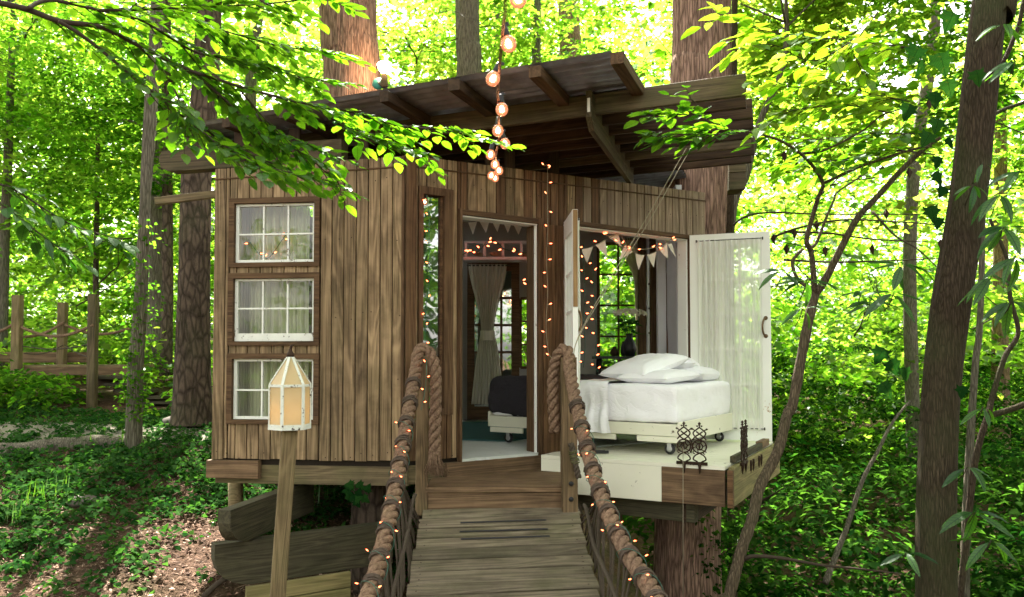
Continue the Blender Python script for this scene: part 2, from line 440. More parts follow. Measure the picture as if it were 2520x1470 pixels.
# ---------------------------------------------------------------- materials
class NT:
    def __init__(s, name):
        s.m = bpy.data.materials.new(name); s.m.use_nodes = True; s.t = s.m.node_tree; s.t.nodes.clear()
    def n(s, typ, **kw):
        d = s.t.nodes.new('ShaderNode'+typ)
        for k, v in kw.items():
            if k in d.inputs.keys(): 
                d.inputs[k].default_value = v
            else: setattr(d, k, v)
        return d
    def l(s, a, b): s.t.links.new(a, b)
    def out(s, sh): o = s.n('OutputMaterial'); s.l(sh, o.inputs[0]); return s.m
    def ramp(s, fac, stops):
        r = s.n('ValToRGB'); e = r.color_ramp.elements
        while len(e) < len(stops): e.new(0.5)
        for k, (p, c) in enumerate(stops): e[k].position = p; e[k].color = (*c, 1) if len(c) == 3 else c
        s.l(fac, r.inputs[0]); return r.outputs[0]
    def mix(s, fac, a, b, mode='MIX'):
        m = s.n('Mix', data_type='RGBA', blend_type=mode)
        for i, x in ((0, fac), (6, a), (7, b)):
            if hasattr(x, 'is_linked') or hasattr(x, 'links'): s.l(x, m.inputs[i])
            elif i == 0: m.inputs[0].default_value = x
            else: m.inputs[i].default_value = (*x, 1) if len(x) == 3 else x
        return m.outputs[2]
    def math(s, op, a, b=0.0):
        m = s.n('Math', operation=op)
        for i, x in ((0, a), (1, b)):
            if hasattr(x, 'links'): s.l(x, m.inputs[i])
            else: m.inputs[i].default_value = x
        return m.outputs[0]
    def noise(s, vec, scale, detail=4, rough=0.55, dist=0.0):
        t = s.n('TexNoise', Scale=scale, Detail=detail, Roughness=rough, Distortion=dist); s.l(vec, t.inputs['Vector']); return t.outputs['Fac']
    def coords(s, scl=(1, 1, 1), rnd=True, kind='Object'):
        tc = s.n('TexCoord'); mp = s.n('Mapping'); mp.inputs['Scale'].default_value = scl
        if rnd:
            oi = s.n('ObjectInfo'); vm = s.n('VectorMath', operation='SCALE'); cb = s.n('CombineXYZ')
            for i, f in enumerate((37.0, 91.0, 53.0)):
                s.l(s.math('MULTIPLY', oi.outputs['Random'], f), cb.inputs[i])
            ad = s.n('VectorMath', operation='ADD'); s.l(tc.outputs[kind], ad.inputs[0]); s.l(cb.outputs[0], ad.inputs[1]); s.l(ad.outputs[0], mp.inputs[0])
            s.oi = oi.outputs['Random']
        else: s.l(tc.outputs[kind], mp.inputs[0])
        return mp.outputs[0]
    def bump(s, h, st=0.3, dist=0.01):
        b = s.n('Bump', Strength=st, Distance=dist); s.l(h, b.inputs['Height']); return b.outputs[0]
    def bsdf(s, col, rough=0.7, nor=None, spec=0.3, **kw):
        p = s.n('BsdfPrincipled')
        if hasattr(col, 'links'): s.l(col, p.inputs['Base Color'])
        else: p.inputs['Base Color'].default_value = (*col, 1)
        if hasattr(rough, 'links'): s.l(rough, p.inputs['Roughness'])
        else: p.inputs['Roughness'].default_value = rough
        p.inputs['Specular IOR Level'].default_value = spec
        for k, v in kw.items(): p.inputs[k.replace('_', ' ')].default_value = v
        if nor is not None: s.l(nor, p.inputs['Normal'])
        return p.outputs[0]

def wood(name, dark, light, grain=1.0, var=0.35, rough=0.75, moss=0.0, mosscol=(0.07, 0.09, 0.025), stain=0.35, bump=0.5):
    """timber with the grain along local X"""
    m = NT(name); c = m.coords((1.1*grain, 66*grain, 66*grain))
    g = m.noise(c, 1.5, 6, 0.62, 0.5)
    c2 = m.coords((0.75*grain, 6.5*grain, 6.5*grain)); n2 = m.noise(c2, 1.0, 1.5, 0.4, 0.3)
    w = m.math('ADD', m.math('MULTIPLY', m.math('SINE', m.math('MULTIPLY', n2, 62.0)), 0.5), 0.5)
    f = m.math('ADD', m.math('MULTIPLY', g, 0.80), m.math('MULTIPLY', m.math('POWER', w, 2.0), 0.15))
    f = m.math('ADD', f, m.math('MULTIPLY', m.noise(m.coords((0.8, 4, 4)), 1.3, 3), 0.12))
    col = m.ramp(f, [(0.30, dark), (0.52, tuple((a*0.45+b*0.55) for a, b in zip(dark, light))), (0.74, light)])
    c3 = m.coords((1.1, 1.1, 1.1)); st = m.noise(c3, 2.4, 5, 0.65)
    col = m.mix(m.math('MULTIPLY', m.ramp(st, [(0.45, (0, 0, 0)), (0.72, (1, 1, 1))]), stain), col, tuple(x*0.35 for x in dark))
    if moss: col = m.mix(m.math('MULTIPLY', m.ramp(m.noise(c3, 3.1, 5, 0.6), [(0.42, (0, 0, 0)), (0.7, (1, 1, 1))]), moss), col, mosscol)
    hv = m.n('HueSaturation'); m.l(col, hv.inputs['Color'])
    m.l(m.math('ADD', m.math('MULTIPLY', m.oi, var*2), 1.0-var), hv.inputs['Value'])
    h = m.math('ADD', g, m.math('MULTIPLY', m.noise(c, 6.0, 3), 0.5))
    return m.out(m.bsdf(hv.outputs[0], rough, m.bump(h, bump, 0.006), 0.2))
def paint(name, col, wear=0.25, under=(0.2, 0.13, 0.07), rough=0.55, dirt=0.2, scale=3.0):
    m = NT(name); c = m.coords((1, 1, 1))
    n1 = m.noise(c, scale*5, 8, 0.7); n2 = m.noise(c, scale*0.7, 4)
    k = m.math('MULTIPLY', n1, m.math('ADD', n2, 0.45))
    msk = m.ramp(k, [(0.0, (1, 1, 1)), (max(0.01, wear), (1, 1, 1)), (wear+0.03, (0, 0, 0))])
    cc = m.mix(m.math('MULTIPLY', m.ramp(m.noise(c, scale*1.3, 6), [(0.4, (0, 0, 0)), (0.8, (1, 1, 1))]), dirt), col, tuple(x*0.55 for x in col))
    cc = m.mix(msk, cc, under)
    g = m.noise(m.coords((2, 30, 30)), 1.5, 4)
    return m.out(m.bsdf(cc, rough, m.bump(m.math('ADD', m.math('MULTIPLY', g, 0.4), m.math('MULTIPLY', msk, -0.6)), 0.25, 0.004), 0.35))
def plain(name, col, rough=0.6, spec=0.3, metal=0.0, var=0.15, scale=9.0, bump=0.15):
    m = NT(name); c = m.coords((1, 1, 1)); f = m.noise(c, scale, 5, 0.6)
    cc = m.mix(f, tuple(x*(1-var) for x in col), tuple(min(1, x*(1+var)) for x in col))
    return m.out(m.bsdf(cc, rough, m.bump(f, bump, 0.004), spec, Metallic=metal))
def cloth(name, col, weave=380.0, rough=0.95, fold=0.4, trans=0.0):
    m = NT(name); c = m.coords((1, 1, 1)); f = m.noise(c, 7.0, 5, 0.55, 0.6); g = m.noise(c, weave, 2)
    cr = m.math('ABSOLUTE', m.math('SUBTRACT', m.noise(m.coords((1, 1, 1.6)), 4.5, 3, 0.5, 1.6), 0.5)); f = m.math('ADD', f, m.math('MULTIPLY', m.math('MINIMUM', cr, 0.05), 3.0))
    nor = m.bump(m.math('ADD', f, m.math('MULTIPLY', g, 0.06)), fold, 0.03)
    b = m.bsdf(col, rough, nor, 0.1)
    if trans:
        t = m.n('BsdfTranslucent'); t.inputs[0].default_value = (*col, 1); mx = m.n('MixShader'); mx.inputs[0].default_value = trans
        m.l(b, mx.inputs[1]); m.l(t.outputs[0], mx.inputs[2]); b = mx.outputs[0]
    return m.out(b)
def sheer(name, col, alpha=0.75, tl=0.5):
    m = NT(name); c = m.coords((60, 60, 1.5)); f = m.noise(c, 1.0, 3)
    d = m.n('BsdfDiffuse'); d.inputs[0].default_value = (*col, 1); t = m.n('BsdfTranslucent'); t.inputs[0].default_value = (*col, 1)
    x = m.n('MixShader'); x.inputs[0].default_value = tl; m.l(d.outputs[0], x.inputs[1]); m.l(t.outputs[0], x.inputs[2])
    tr = m.n('BsdfTransparent'); y = m.n('MixShader'); m.l(m.ramp(f, [(0.3, (alpha-0.15,)*3), (0.7, (min(1, alpha+0.15),)*3)]), y.inputs[0])
    m.l(tr.outputs[0], y.inputs[1]); m.l(x.outputs[0], y.inputs[2]); return m.out(y.outputs[0])
def glass(name, tint=(0.93, 0.97, 0.93), refl=0.0, ior=1.5, rough=0.02):
    m = NT(name); tr = m.n('BsdfTransparent'); tr.inputs[0].default_value = (*tint, 1)
    gl = m.n('BsdfGlossy'); gl.inputs['Roughness'].default_value = rough
    c = m.coords((1, 1, 1)); m.l(m.bump(m.noise(c, 2.2, 2), 0.12, 0.03), gl.inputs['Normal'])
    fr = m.n('Fresnel', IOR=ior); x = m.n('MixShader'); m.l(m.math('ADD', fr.outputs[0], refl), x.inputs[0])
    m.l(tr.outputs[0], x.inputs[1]); m.l(gl.outputs[0], x.inputs[2]); return m.out(x.outputs[0])
def emit(name, col, st):
    m = NT(name); e = m.n('Emission', Strength=st); e.inputs[0].default_value = (*col, 1); return m.out(e.outputs[0])
def leafmat(name, d0, d1, t0, t1, tr=0.55, gloss=0.06, use_attr=True, rough=0.42):
    """leaf: diffuse above, light let through, a little shine; tint varies leaf by leaf"""
    m = NT(name)
    if use_attr: a = m.n('Attribute', attribute_name='tint').outputs['Fac']
    else: a = m.n('ObjectInfo').outputs['Random']
    cd, ct = m.mix(a, d0, d1), m.mix(a, t0, t1)
    if not use_attr:
        tc = m.n('TexCoord'); sp = m.n('SeparateXYZ'); m.l(tc.outputs['Object'], sp.inputs[0]); ay = m.math('ABSOLUTE', sp.outputs[1])
        vn = m.math('POWER', m.math('ABSOLUTE', m.math('SINE', m.math('MULTIPLY', m.math('SUBTRACT', sp.outputs[0], m.math('MULTIPLY', ay, 0.9)), 31.0))), 7.0)
        mid = m.math('LESS_THAN', ay, 0.014); vv = m.math('MAXIMUM', m.math('MULTIPLY', vn, 0.45), m.math('MULTIPLY', mid, 0.8))
        sp_ = m.ramp(m.noise(tc.outputs['Object'], 9.0, 4), [(0.62, (0, 0, 0)), (0.70, (1, 1, 1))])
        cd = m.mix(vv, cd, tuple(x*0.6 for x in d0)); ct = m.mix(vv, ct, tuple(x*0.45 for x in t0))
        ct = m.mix(m.math('MULTIPLY', sp_, 0.35), ct, (0.30, 0.30, 0.02))
    d = m.n('BsdfDiffuse'); m.l(cd, d.inputs[0])
    t = m.n('BsdfTranslucent'); m.l(ct, t.inputs[0])
    x = m.n('MixShader'); x.inputs[0].default_value = tr; m.l(d.outputs[0], x.inputs[1]); m.l(t.outputs[0], x.inputs[2])
    if gloss:
        g = m.n('BsdfGlossy', Roughness=rough); g.inputs[0].default_value = (0.9, 1, 0.9, 1); y = m.n('MixShader'); y.inputs[0].default_value = gloss
        m.l(x.outputs[0], y.inputs[1]); m.l(g.outputs[0], y.inputs[2]); return m.out(y.outputs[0])
    return m.out(x.outputs[0])
def barkmat(name, dark, light, vs=(7, 7, 1.6), moss=0.0, plates=0.0):
    m = NT(name); c = m.coords(vs, rnd=True)
    n1 = m.noise(c, 2.4, 8, 0.68, 0.8); v = m.n('TexVoronoi', feature='DISTANCE_TO_EDGE', Scale=2.0); m.l(c, v.inputs['Vector'])
    e = m.ramp(v.outputs['Distance'], [(0.0, (0, 0, 0)), (0.22, (1, 1, 1))])
    f = m.math('MULTIPLY', m.math('ADD', m.math('MULTIPLY', e, 0.55), 0.45), n1)
    col = m.ramp(f, [(0.12, dark), (0.36, tuple((a+b)/2 for a, b in zip(dark, light))), (0.6, light)])
    c3 = m.coords((1, 1, 1))
    if moss: col = m.mix(m.math('MULTIPLY', m.ramp(m.noise(c3, 1.7, 5), [(0.45, (0, 0, 0)), (0.7, (1, 1, 1))]), moss), col, (0.06, 0.085, 0.03))
    return m.out(m.bsdf(col, 0.9, m.bump(f, 0.9, 0.03), 0.1))

M = {}
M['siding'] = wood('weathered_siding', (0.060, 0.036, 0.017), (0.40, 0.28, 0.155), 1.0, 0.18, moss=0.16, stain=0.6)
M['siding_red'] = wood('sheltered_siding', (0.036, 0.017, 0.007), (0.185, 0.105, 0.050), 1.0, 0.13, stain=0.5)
M['siding_grey'] = wood('bleached_lit_siding', (0.11, 0.076, 0.048), (0.36, 0.275, 0.19), 1.0, 0.14, stain=0.3)
M['trim'] = wood('brown_trim', (0.036, 0.019, 0.008), (0.145, 0.085, 0.042), 1.2, 0.15)
M['beam'] = wood('grey_brown_beam', (0.055, 0.040, 0.022), (0.21, 0.16, 0.085), 1.0, 0.2, moss=0.35, stain=0.4)
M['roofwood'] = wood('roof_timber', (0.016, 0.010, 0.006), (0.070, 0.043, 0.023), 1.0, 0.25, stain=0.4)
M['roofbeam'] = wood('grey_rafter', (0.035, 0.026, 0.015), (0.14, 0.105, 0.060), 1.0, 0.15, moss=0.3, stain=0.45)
M['green_beam'] = wood('treated_beam', (0.10, 0.085, 0.035), (0.33, 0.27, 0.12), 1.0, 0.15, moss=0.35, mosscol=(0.12, 0.14, 0.04))
M['oldlog'] = wood('old_mossy_timber', (0.022, 0.019, 0.012), (0.10, 0.088, 0.050), 1.3, 0.12, moss=0.4, mosscol=(0.035, 0.040, 0.016), stain=0.4)
M['deck'] = wood('grey_deck_plank', (0.060, 0.046, 0.030), (0.25, 0.205, 0.14), 1.0, 0.26, moss=0.25, stain=0.55)
M['step'] = wood('brown_step_board', (0.060, 0.035, 0.018), (0.24, 0.155, 0.085), 1.0, 0.13, stain=0.45)
M['post'] = wood('treated_post', (0.075, 0.052, 0.024), (0.25, 0.185, 0.095), 1.5, 0.12, moss=0.3, mosscol=(0.10, 0.11, 0.04))
M['dkpost'] = wood('brown_post', (0.055, 0.035, 0.018), (0.22, 0.15, 0.08), 1.4, 0.12, moss=0.2)
M['backing'] = plain('dark_backing', (0.022, 0.016, 0.010), 0.95)
M['cream'] = paint('cream_paint', (0.76, 0.75, 0.60), 0.30, (0.10, 0.07, 0.04), 0.5, 0.12)
M['white'] = paint('white_paint', (0.80, 0.81, 0.75), 0.30, (0.25, 0.17, 0.09), 0.5, 0.15)
M['doorpaint'] = paint('door_paint', (0.84, 0.86, 0.79), 0.265, (0.42, 0.26, 0.10), 0.45, 0.1)
M['sash'] = paint('flaking_sash_paint', (0.74, 0.76, 0.68), 0.335, (0.12, 0.09, 0.06), 0.6, 0.3, 6.0)
M['floorpaint'] = paint('floor_paint', (0.66, 0.70, 0.66), 0.28, (0.3, 0.24, 0.17), 0.4, 0.2)
M['glass'] = glass('window_glass', (0.90, 0.94, 0.88), 0.02)
M['greenglass'] = glass('reflecting_glass', (0.55, 0.70, 0.58), 0.42)
M['linen'] = cloth('white_linen', (0.90, 0.90, 0.92), fold=0.35)
M['duvet'] = cloth('white_duvet', (0.88, 0.88, 0.91), fold=0.5)
M['quilt'] = cloth('charcoal_quilt', (0.040, 0.037, 0.042), fold=0.8)
M['sheer'] = sheer('sheer_curtain', (0.90, 0.91, 0.84), 0.78, 0.3)
M['lace'] = sheer('window_curtain', (0.86, 0.85, 0.66), 0.92)
M['flag'] = cloth('cream_flag', (0.84, 0.79, 0.66), trans=0.3, fold=0.2)
M['rug'] = plain('teal_rug', (0.055, 0.13, 0.13), 0.95, 0.1, var=0.3, scale=60, bump=0.6)
M['iron'] = plain('rusty_iron', (0.045, 0.026, 0.016), 0.7, 0.3, 0.5, 0.5, 40)
M['black'] = plain('black_metal', (0.015, 0.015, 0.015), 0.45)
M['brass'] = plain('aged_brass', (0.17, 0.11, 0.06), 0.38, 0.5, 0.85, 0.3, 30)
M['steel'] = plain('steel', (0.55, 0.56, 0.56), 0.35, 0.5, 0.8)
M['rubber'] = plain('rubber', (0.03, 0.03, 0.03), 0.7)
M['cord'] = plain('dark_lashing', (0.075, 0.056, 0.042), 0.9, 0.1, var=0.4, scale=60, bump=0.6)
M['thin'] = plain('hemp_cord', (0.075, 0.060, 0.044), 0.95, 0.1, var=0.4, scale=90, bump=0.6)
M['cable'] = plain('pale_cord', (0.28, 0.25, 0.17), 0.9)
M['greenwire'] = plain('green_wire', (0.03, 0.11, 0.075), 0.5)
M['redwire'] = plain('brown_wire', (0.10, 0.030, 0.015), 0.5)
M['fairy'] = emit('fairy_bulb', (1.0, 0.13, 0.045), 2.6)
M['bulbcore'] = emit('bulb_filament', (1.0, 0.42, 0.17), 15.0)
M['flood'] = emit('flood_lamp', (1.0, 0.62, 0.36), 22.0)
M['candle'] = emit('candle_light', (1.0, 0.50, 0.18), 4.0)
def bulbglass():
    m = NT('bulb_glass'); tr = m.n('BsdfTransparent'); e = m.n('Emission', Strength=0.32); e.inputs[0].default_value = (1, 0.30, 0.13, 1)
    g = m.n('BsdfGlossy', Roughness=0.05); fr = m.n('Fresnel', IOR=1.45); x = m.n('MixShader'); x.inputs[0].default_value = 0.45
    m.l(tr.outputs[0], x.inputs[1]); m.l(e.outputs[0], x.inputs[2]); y = m.n('MixShader'); m.l(fr.outputs[0], y.inputs[0])
    m.l(x.outputs[0], y.inputs[1]); m.l(g.outputs[0], y.inputs[2]); return m.out(y.outputs[0])
M['bulb'] = bulbglass()
def ropemat():
    m = NT('manila_rope'); c = m.coords((1, 1, 1)); f = m.noise(c, 55, 6, 0.7); g = m.noise(c, 3.0, 4)
    col = m.ramp(f, [(0.3, (0.075, 0.045, 0.028)), (0.6, (0.26, 0.17, 0.11)), (0.8, (0.46, 0.33, 0.22))])
    col = m.mix(m.math('MULTIPLY', m.ramp(g, [(0.4, (0, 0, 0)), (0.75, (1, 1, 1))]), 0.45), col, (0.085, 0.055, 0.04))
    return m.out(m.bsdf(col, 0.95, m.bump(f, 0.9, 0.012), 0.1))
M['rope'] = ropemat()
def milk():
    m = NT('lantern_glass'); c = m.coords((1, 1, 1)); f = m.noise(c, 9, 5)
    cc = m.mix(f, (0.62, 0.50, 0.28), (0.76, 0.68, 0.46))
    d = m.bsdf(cc, 0.25, None, 0.4); t = m.n('BsdfTranslucent'); m.l(cc, t.inputs[0]); x = m.n('MixShader'); x.inputs[0].default_value = 0.5
    m.l(d, x.inputs[1]); m.l(t.outputs[0], x.inputs[2]); return m.out(x.outputs[0])
M['milk'] = milk()
def corrug():
    m = NT('corrugated_steel'); c = m.coords((1, 1, 1)); f = m.noise(c, 6, 6); col = m.ramp(f, [(0.3, (0.20, 0.20, 0.23)), (0.7, (0.42, 0.43, 0.52))])
    return m.out(m.bsdf(col, m.ramp(f, [(0.3, (0.45,)*3), (0.7, (0.30,)*3)]), None, 0.5, Metallic=0.6))
M['corrug'] = corrug()
M['pine'] = barkmat('pine_bark', (0.035, 0.020, 0.014), (0.40, 0.255, 0.185), (17, 17, 1.5))
M['darkpine'] = barkmat('dark_pine_bark', (0.012, 0.009, 0.007), (0.13, 0.095, 0.07), (7, 7, 2.6), 0.2, True)
M['greybark'] = barkmat('grey_bark', (0.040, 0.034, 0.026), (0.21, 0.185, 0.14), (22, 22, 2.2), 0.3)
M['mosstrunk'] = barkmat('greenish_bark', (0.016, 0.012, 0.008), (0.095, 0.070, 0.045), (40, 40, 4.5), 0.4)
M['sapbark'] = barkmat('sapling_bark', (0.034, 0.026, 0.017), (0.20, 0.155, 0.10), (34, 34, 5), 0.25)
M['twig'] = plain('twig_bark', (0.050, 0.038, 0.027), 0.9, 0.1, var=0.4, scale=30)
M['leaf_fg'] = leafmat('sunlit_beech_leaf', (0.0188, 0.0750, 0.0060), (0.0413, 0.1275, 0.0090), (0.0858, 0.2808, 0.0047), (0.2340, 0.4680, 0.0117), 0.6, 0.035, use_attr=False)
M['leaf_fgs'] = leafmat('sunlit_beech_leaf_mass', (0.0188, 0.0750, 0.0060), (0.0413, 0.1275, 0.0090), (0.0858, 0.2808, 0.0047), (0.2340, 0.4680, 0.0117), 0.6, 0.035)
M['leaf_bg'] = leafmat('forest_leaf', (0.0320, 0.0960, 0.0096), (0.0720, 0.1520, 0.0160), (0.1768, 0.4576, 0.0156), (0.4784, 0.6864, 0.0624), 0.65, 0.02)
M['leaf_yel'] = leafmat('yellow_maple_leaf', (0.0640, 0.1200, 0.0120), (0.1280, 0.1600, 0.0240), (0.1792, 0.4122, 0.0179), (0.4122, 0.5376, 0.0538), 0.62, 0.0)
M['leaf_mid'] = leafmat('understory_leaf', (0.0180, 0.0684, 0.0072), (0.0468, 0.1152, 0.0130), (0.0604, 0.2329, 0.0086), (0.2070, 0.4140, 0.0216), 0.55, 0)
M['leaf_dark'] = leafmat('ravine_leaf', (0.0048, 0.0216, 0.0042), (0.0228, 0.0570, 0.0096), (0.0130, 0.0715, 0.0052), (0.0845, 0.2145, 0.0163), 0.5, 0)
M['leaf_ivy'] = leafmat('ivy_leaf', (0.0105, 0.0413, 0.0090), (0.0375, 0.0900, 0.0240), (0.0225, 0.1050, 0.0075), (0.0750, 0.1950, 0.0225), 0.35, 0.0)
M['leaf_ivyobj'] = leafmat('climbing_ivy_leaf', (0.006, 0.030, 0.007), (0.018, 0.060, 0.012), (0.008, 0.05, 0.005), (0.03, 0.12, 0.01), 0.3, 0.0, use_attr=False)
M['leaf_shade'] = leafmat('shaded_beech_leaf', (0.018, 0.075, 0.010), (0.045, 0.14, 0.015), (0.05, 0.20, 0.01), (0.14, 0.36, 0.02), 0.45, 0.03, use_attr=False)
M['leaf_long'] = leafmat('long_glossy_leaf', (0.0108, 0.0495, 0.0090), (0.0342, 0.1080, 0.0144), (0.0360, 0.1800, 0.0090), (0.1620, 0.3960, 0.0180), 0.5, 0.03, use_attr=False)
M['grass'] = leafmat('grass_blade', (0.0250, 0.0750, 0.0075), (0.0500, 0.1100, 0.0150), (0.0540, 0.1620, 0.0045), (0.1125, 0.2250, 0.0135), 0.5, 0.05)
def littermat():
    m = NT('leaf_litter'); a = m.n('Attribute', attribute_name='tint').outputs['Fac']
    col = m.ramp(a, [(0.0, (0.035, 0.018, 0.011)), (0.4, (0.11, 0.058, 0.036)), (0.75, (0.26, 0.155, 0.105)), (1.0, (0.46, 0.33, 0.25))])
    return m.out(m.bsdf(col, 0.85, None, 0.15))
M['litter'] = littermat()
def groundmat():
    m = NT('forest_floor'); c = m.coords((1, 1, 1), rnd=False); f = m.noise(c, 14, 10, 0.75); g = m.noise(c, 0.9, 5)
    col = m.ramp(f, [(0.3, (0.020, 0.012, 0.007)), (0.5, (0.075, 0.042, 0.025)), (0.7, (0.17, 0.105, 0.068))])
    col = m.mix(m.math('MULTIPLY', m.ramp(g, [(0.45, (0, 0, 0)), (0.65, (1, 1, 1))]), 0.5), col, (0.045, 0.05, 0.018))
    return m.out(m.bsdf(col, 0.95, m.bump(f, 1.0, 0.05), 0.1))
M['ground'] = groundmat()
M['gravel'] = plain('pale_gravel', (0.20, 0.18, 0.14), 0.95, 0.1, var=0.5, scale=70, bump=1.0)
M['asphalt'] = plain('grey_drive', (0.26, 0.25, 0.25), 0.9, 0.2, var=0.15, scale=30)
M['stone'] = plain('stone', (0.13, 0.115, 0.095), 0.9, 0.2, var=0.4, scale=8, bump=0.6)
# ================================================================ the ground
FLOOR = -0.80
def ground_z(x, y):
    zl = -1.65+0.21*(min(y, 9.8)-5.5)+0.06*max(0, min(y, 40)-9.8)
    if y < 5.5: zl = -1.65+0.10*(y-5.5)
    if x < -3: zl += 0.02*min(10, -3-x)
    zr = -3.55+0.02*max(0, y-8)+0.09*max(0, min(y, 60)-24)
    s = sstep(-3.0, 2.6, x-0.03*(y-6))
    z = zl*(1-s)+zr*s
    return z+0.10*noise.noise(V((x*0.55, y*0.55, 0.3)))+0.035*noise.noise(V((x*2.1, y*2.1, 5.3)))
def axis_grid(a, b, fine0, fine1, nf, nc, far):
    g = list(np.linspace(fine0, fine1, nf)); 
    lo = [fine0-(fine0-a)*t**1.6 for t in np.linspace(0, 1, nc)[1:]]; hi = [fine1+(b-fine1)*t**1.6 for t in np.linspace(0, 1, nc)[1:]]
    return [-far]+lo[::-1]+g+hi+[far]
gx = axis_grid(-60, 60, -9, 12, 110, 22, 600); gy = axis_grid(-20, 110, 1, 20, 110, 22, 700)
mb = MB(); nx = len(gx)
mb.add([(x, y, ground_z(x, y)) for y in gy for x in gx],
       [(j*nx+i, j*nx+i+1, (j+1)*nx+i+1, (j+1)*nx+i) for j in range(len(gy)-1) for i in range(nx-1)], True)
g = mb.build('ground', M['ground'], None, (0, 0, 0)); tag(g, 'brown forest floor sloping from the stairs down into the ravine', 'ground', kind='structure')

def strip(name, pts, w, mat, lift, label, cat):
    mb = MB(); n = 9; vs = []
    P = cat_rom(pts, 6)
    for i, p in enumerate(P):
        d = P[min(i+1, len(P)-1)]-P[max(0, i-1)]; s = V((-d.y, d.x, 0)).normalized()
        for k in range(n):
            q = p+s*((k/(n-1)-0.5)*w*(1+0.2*noise.noise(V((i*0.4, k*0.1, 7))))); vs.append((q.x, q.y, ground_z(q.x, q.y)+lift*math.sin(math.pi*k/(n-1))-0.01))
    mb.add(vs, [(i*n+k, i*n+k+1, (i+1)*n+k+1, (i+1)*n+k) for i in range(len(P)-1) for k in range(n-1)], True)
    o = mb.build(name, mat); return tag(o, label, cat, kind='structure')
strip('path', [(-9.5, 8.6, 0), (-7.2, 8.9, 0), (-5.2, 9.1, 0), (-3.6, 9.0, 0), (-2.6, 9.2, 0)], 0.9, M['gravel'], 0.07, 'pale gravel path crossing the slope behind the fallen log', 'path')
strip('road', [(-12.5, 24, 0), (-10.8, 26, 0), (-9.4, 30, 0), (-9.2, 36, 0), (-8.5, 44, 0)], 2.6, M['asphalt'], 0.12, 'pale grey drive climbing the hill beyond the stairs', 'road')

# ================================================================ the treehouse
cabin = thing('treehouse', 'brown board-clad treehouse cabin with a tilted tin roof and open doors', 'treehouse', (-0.3, 6.8, FLOOR))
OC = (-0.819, 6.06)
UA = V((-0.9936, 0.1132)); NA = V((-0.1132, -0.9936)); UB = V((1.46, 1.0)).normalized(); NB = V((UB.y, -UB.x))
def pw(O, u, n, uu, z, off=0.0): return V((O[0]+u.x*uu+n.x*off, O[1]+u.y*uu+n.y*off, z))
def A(uu, z, off=0.0): return pw(OC, UA, NA, uu, z, off)
def B(uu, z, off=0.0): return pw(OC, UB, NB, uu, z, off)
def pxA(px, py): return on_wall(px, py, OC, UA)
def pxB(px, py): return on_wall(px, py, OC, UB)
LA = pxA(524, 800)[0]; LB = pxB(1735, 520)[0]
def rect(pxf, x0, y0, x1, y1):
    us = sorted((pxf(x0, (y0+y1)/2)[0], pxf(x1, (y0+y1)/2)[0])); xm = (x0+x1)/2
    return (us[0], us[1], pxf(xm, y1)[1], pxf(xm, y0)[1])
W1 = rect(pxA, 566, 487, 788, 657); W2 = rect(pxA, 563, 672, 787, 851); W3 = rect(pxA, 560, 870, 786, 1044)
NW = rect(pxB, 1028, 463, 1112, 1022)
DO = list(rect(pxB, 1133, 541, 1320, 1118)); DO[2] = FLOOR-0.02
BO = list(rect(pxB, 1388, 571, 1692, 1118)); BO[2] = FLOOR-0.02
SB = -0.785

def wall(name, pf, L, zb, ztop, holes, bw, matf, side, label=None):
    w = MB(); us = sorted({0, L}|{h[k] for h in holes for k in (0, 1)})
    ax = side
    for a, b in zip(us, us[1:]):                      # dark sheathing behind the boards, with the openings cut out
        um = (a+b)/2; cuts = sorted([(h[2], h[3]) for h in holes if h[0] < um < h[1]]); z = zb
        for c0, c1 in cuts+[(None, None)]:
            top = c0 if c0 is not None else min(ztop(a), ztop(b))-0.01
            if top-z > 0.01:
                p = [pf(a, z, -0.022), pf(b, z, -0.022), pf(b, top, -0.022), pf(a, top, -0.022)]; q = [pf(a, z, -0.09), pf(b, z, -0.09), pf(b, top, -0.09), pf(a, top, -0.09)]
                w.add(p+q, [(0, 1, 2, 3), (7, 6, 5, 4), (0, 4, 5, 1), (1, 5, 6, 2), (2, 6, 7, 3), (3, 7, 4, 0)])
            z = c1
    wo_ = w.build(name, M['backing'], cabin)
    if label: wo_['label'] = label
    n = round(L/bw); bw = L/n; gap = 0.007
    for i in range(n):
        a, b = i*bw, (i+1)*bw
        cutu = sorted({a, b}|{h[k] for h in holes for k in (0, 1) if a < h[k] < b})
        for s, e in zip(cutu, cutu[1:]):
            if e-s < 0.012: continue
            um = (s+e)/2; cuts = sorted([(h[2], h[3]) for h in holes if h[0] < um < h[1]]); z = zb+rng.uniform(-0.006, 0.006)
            for c0, c1 in cuts+[(None, None)]:
                top = c0 if c0 is not None else ztop(um)
                if top-z > 0.015:
                    of = rng.uniform(-0.0015, 0.0015)
                    board('siding_board', pf(um, z, of-0.008), pf(um, top, of-0.008), (e-s)-(gap if (e == b or s == a) else 0.001), 0.024, matf(um, (z+top)/2), wo_, up=side, c=0.004)
                z = c1
    nb = MB(); g = random.Random(len(name))
    for i in range(n):
        for z in (zb+0.035, zb+0.62, 0.32, 0.92, ztop(0)-0.16):
            u = (i+0.5)*bw+g.uniform(-0.02, 0.02); z += g.uniform(-0.03, 0.03)
            if g.random() < 0.3 or any(h[0]-0.03 < u < h[1]+0.03 and h[2]-0.03 < z < h[3]+0.03 for h in holes): continue
            c = pf(u, z, 0.0065); a = V((side.x, side.y, 0)); nb.add([c+a*0.005*math.cos(k*math.pi/3)+V((0, 0, 0.005*math.sin(k*math.pi/3))) for k in range(6)], [tuple(range(6))])
    nb.build('nail_heads', M['iron'], wo_)['kind'] = 'stuff'
    return wo_
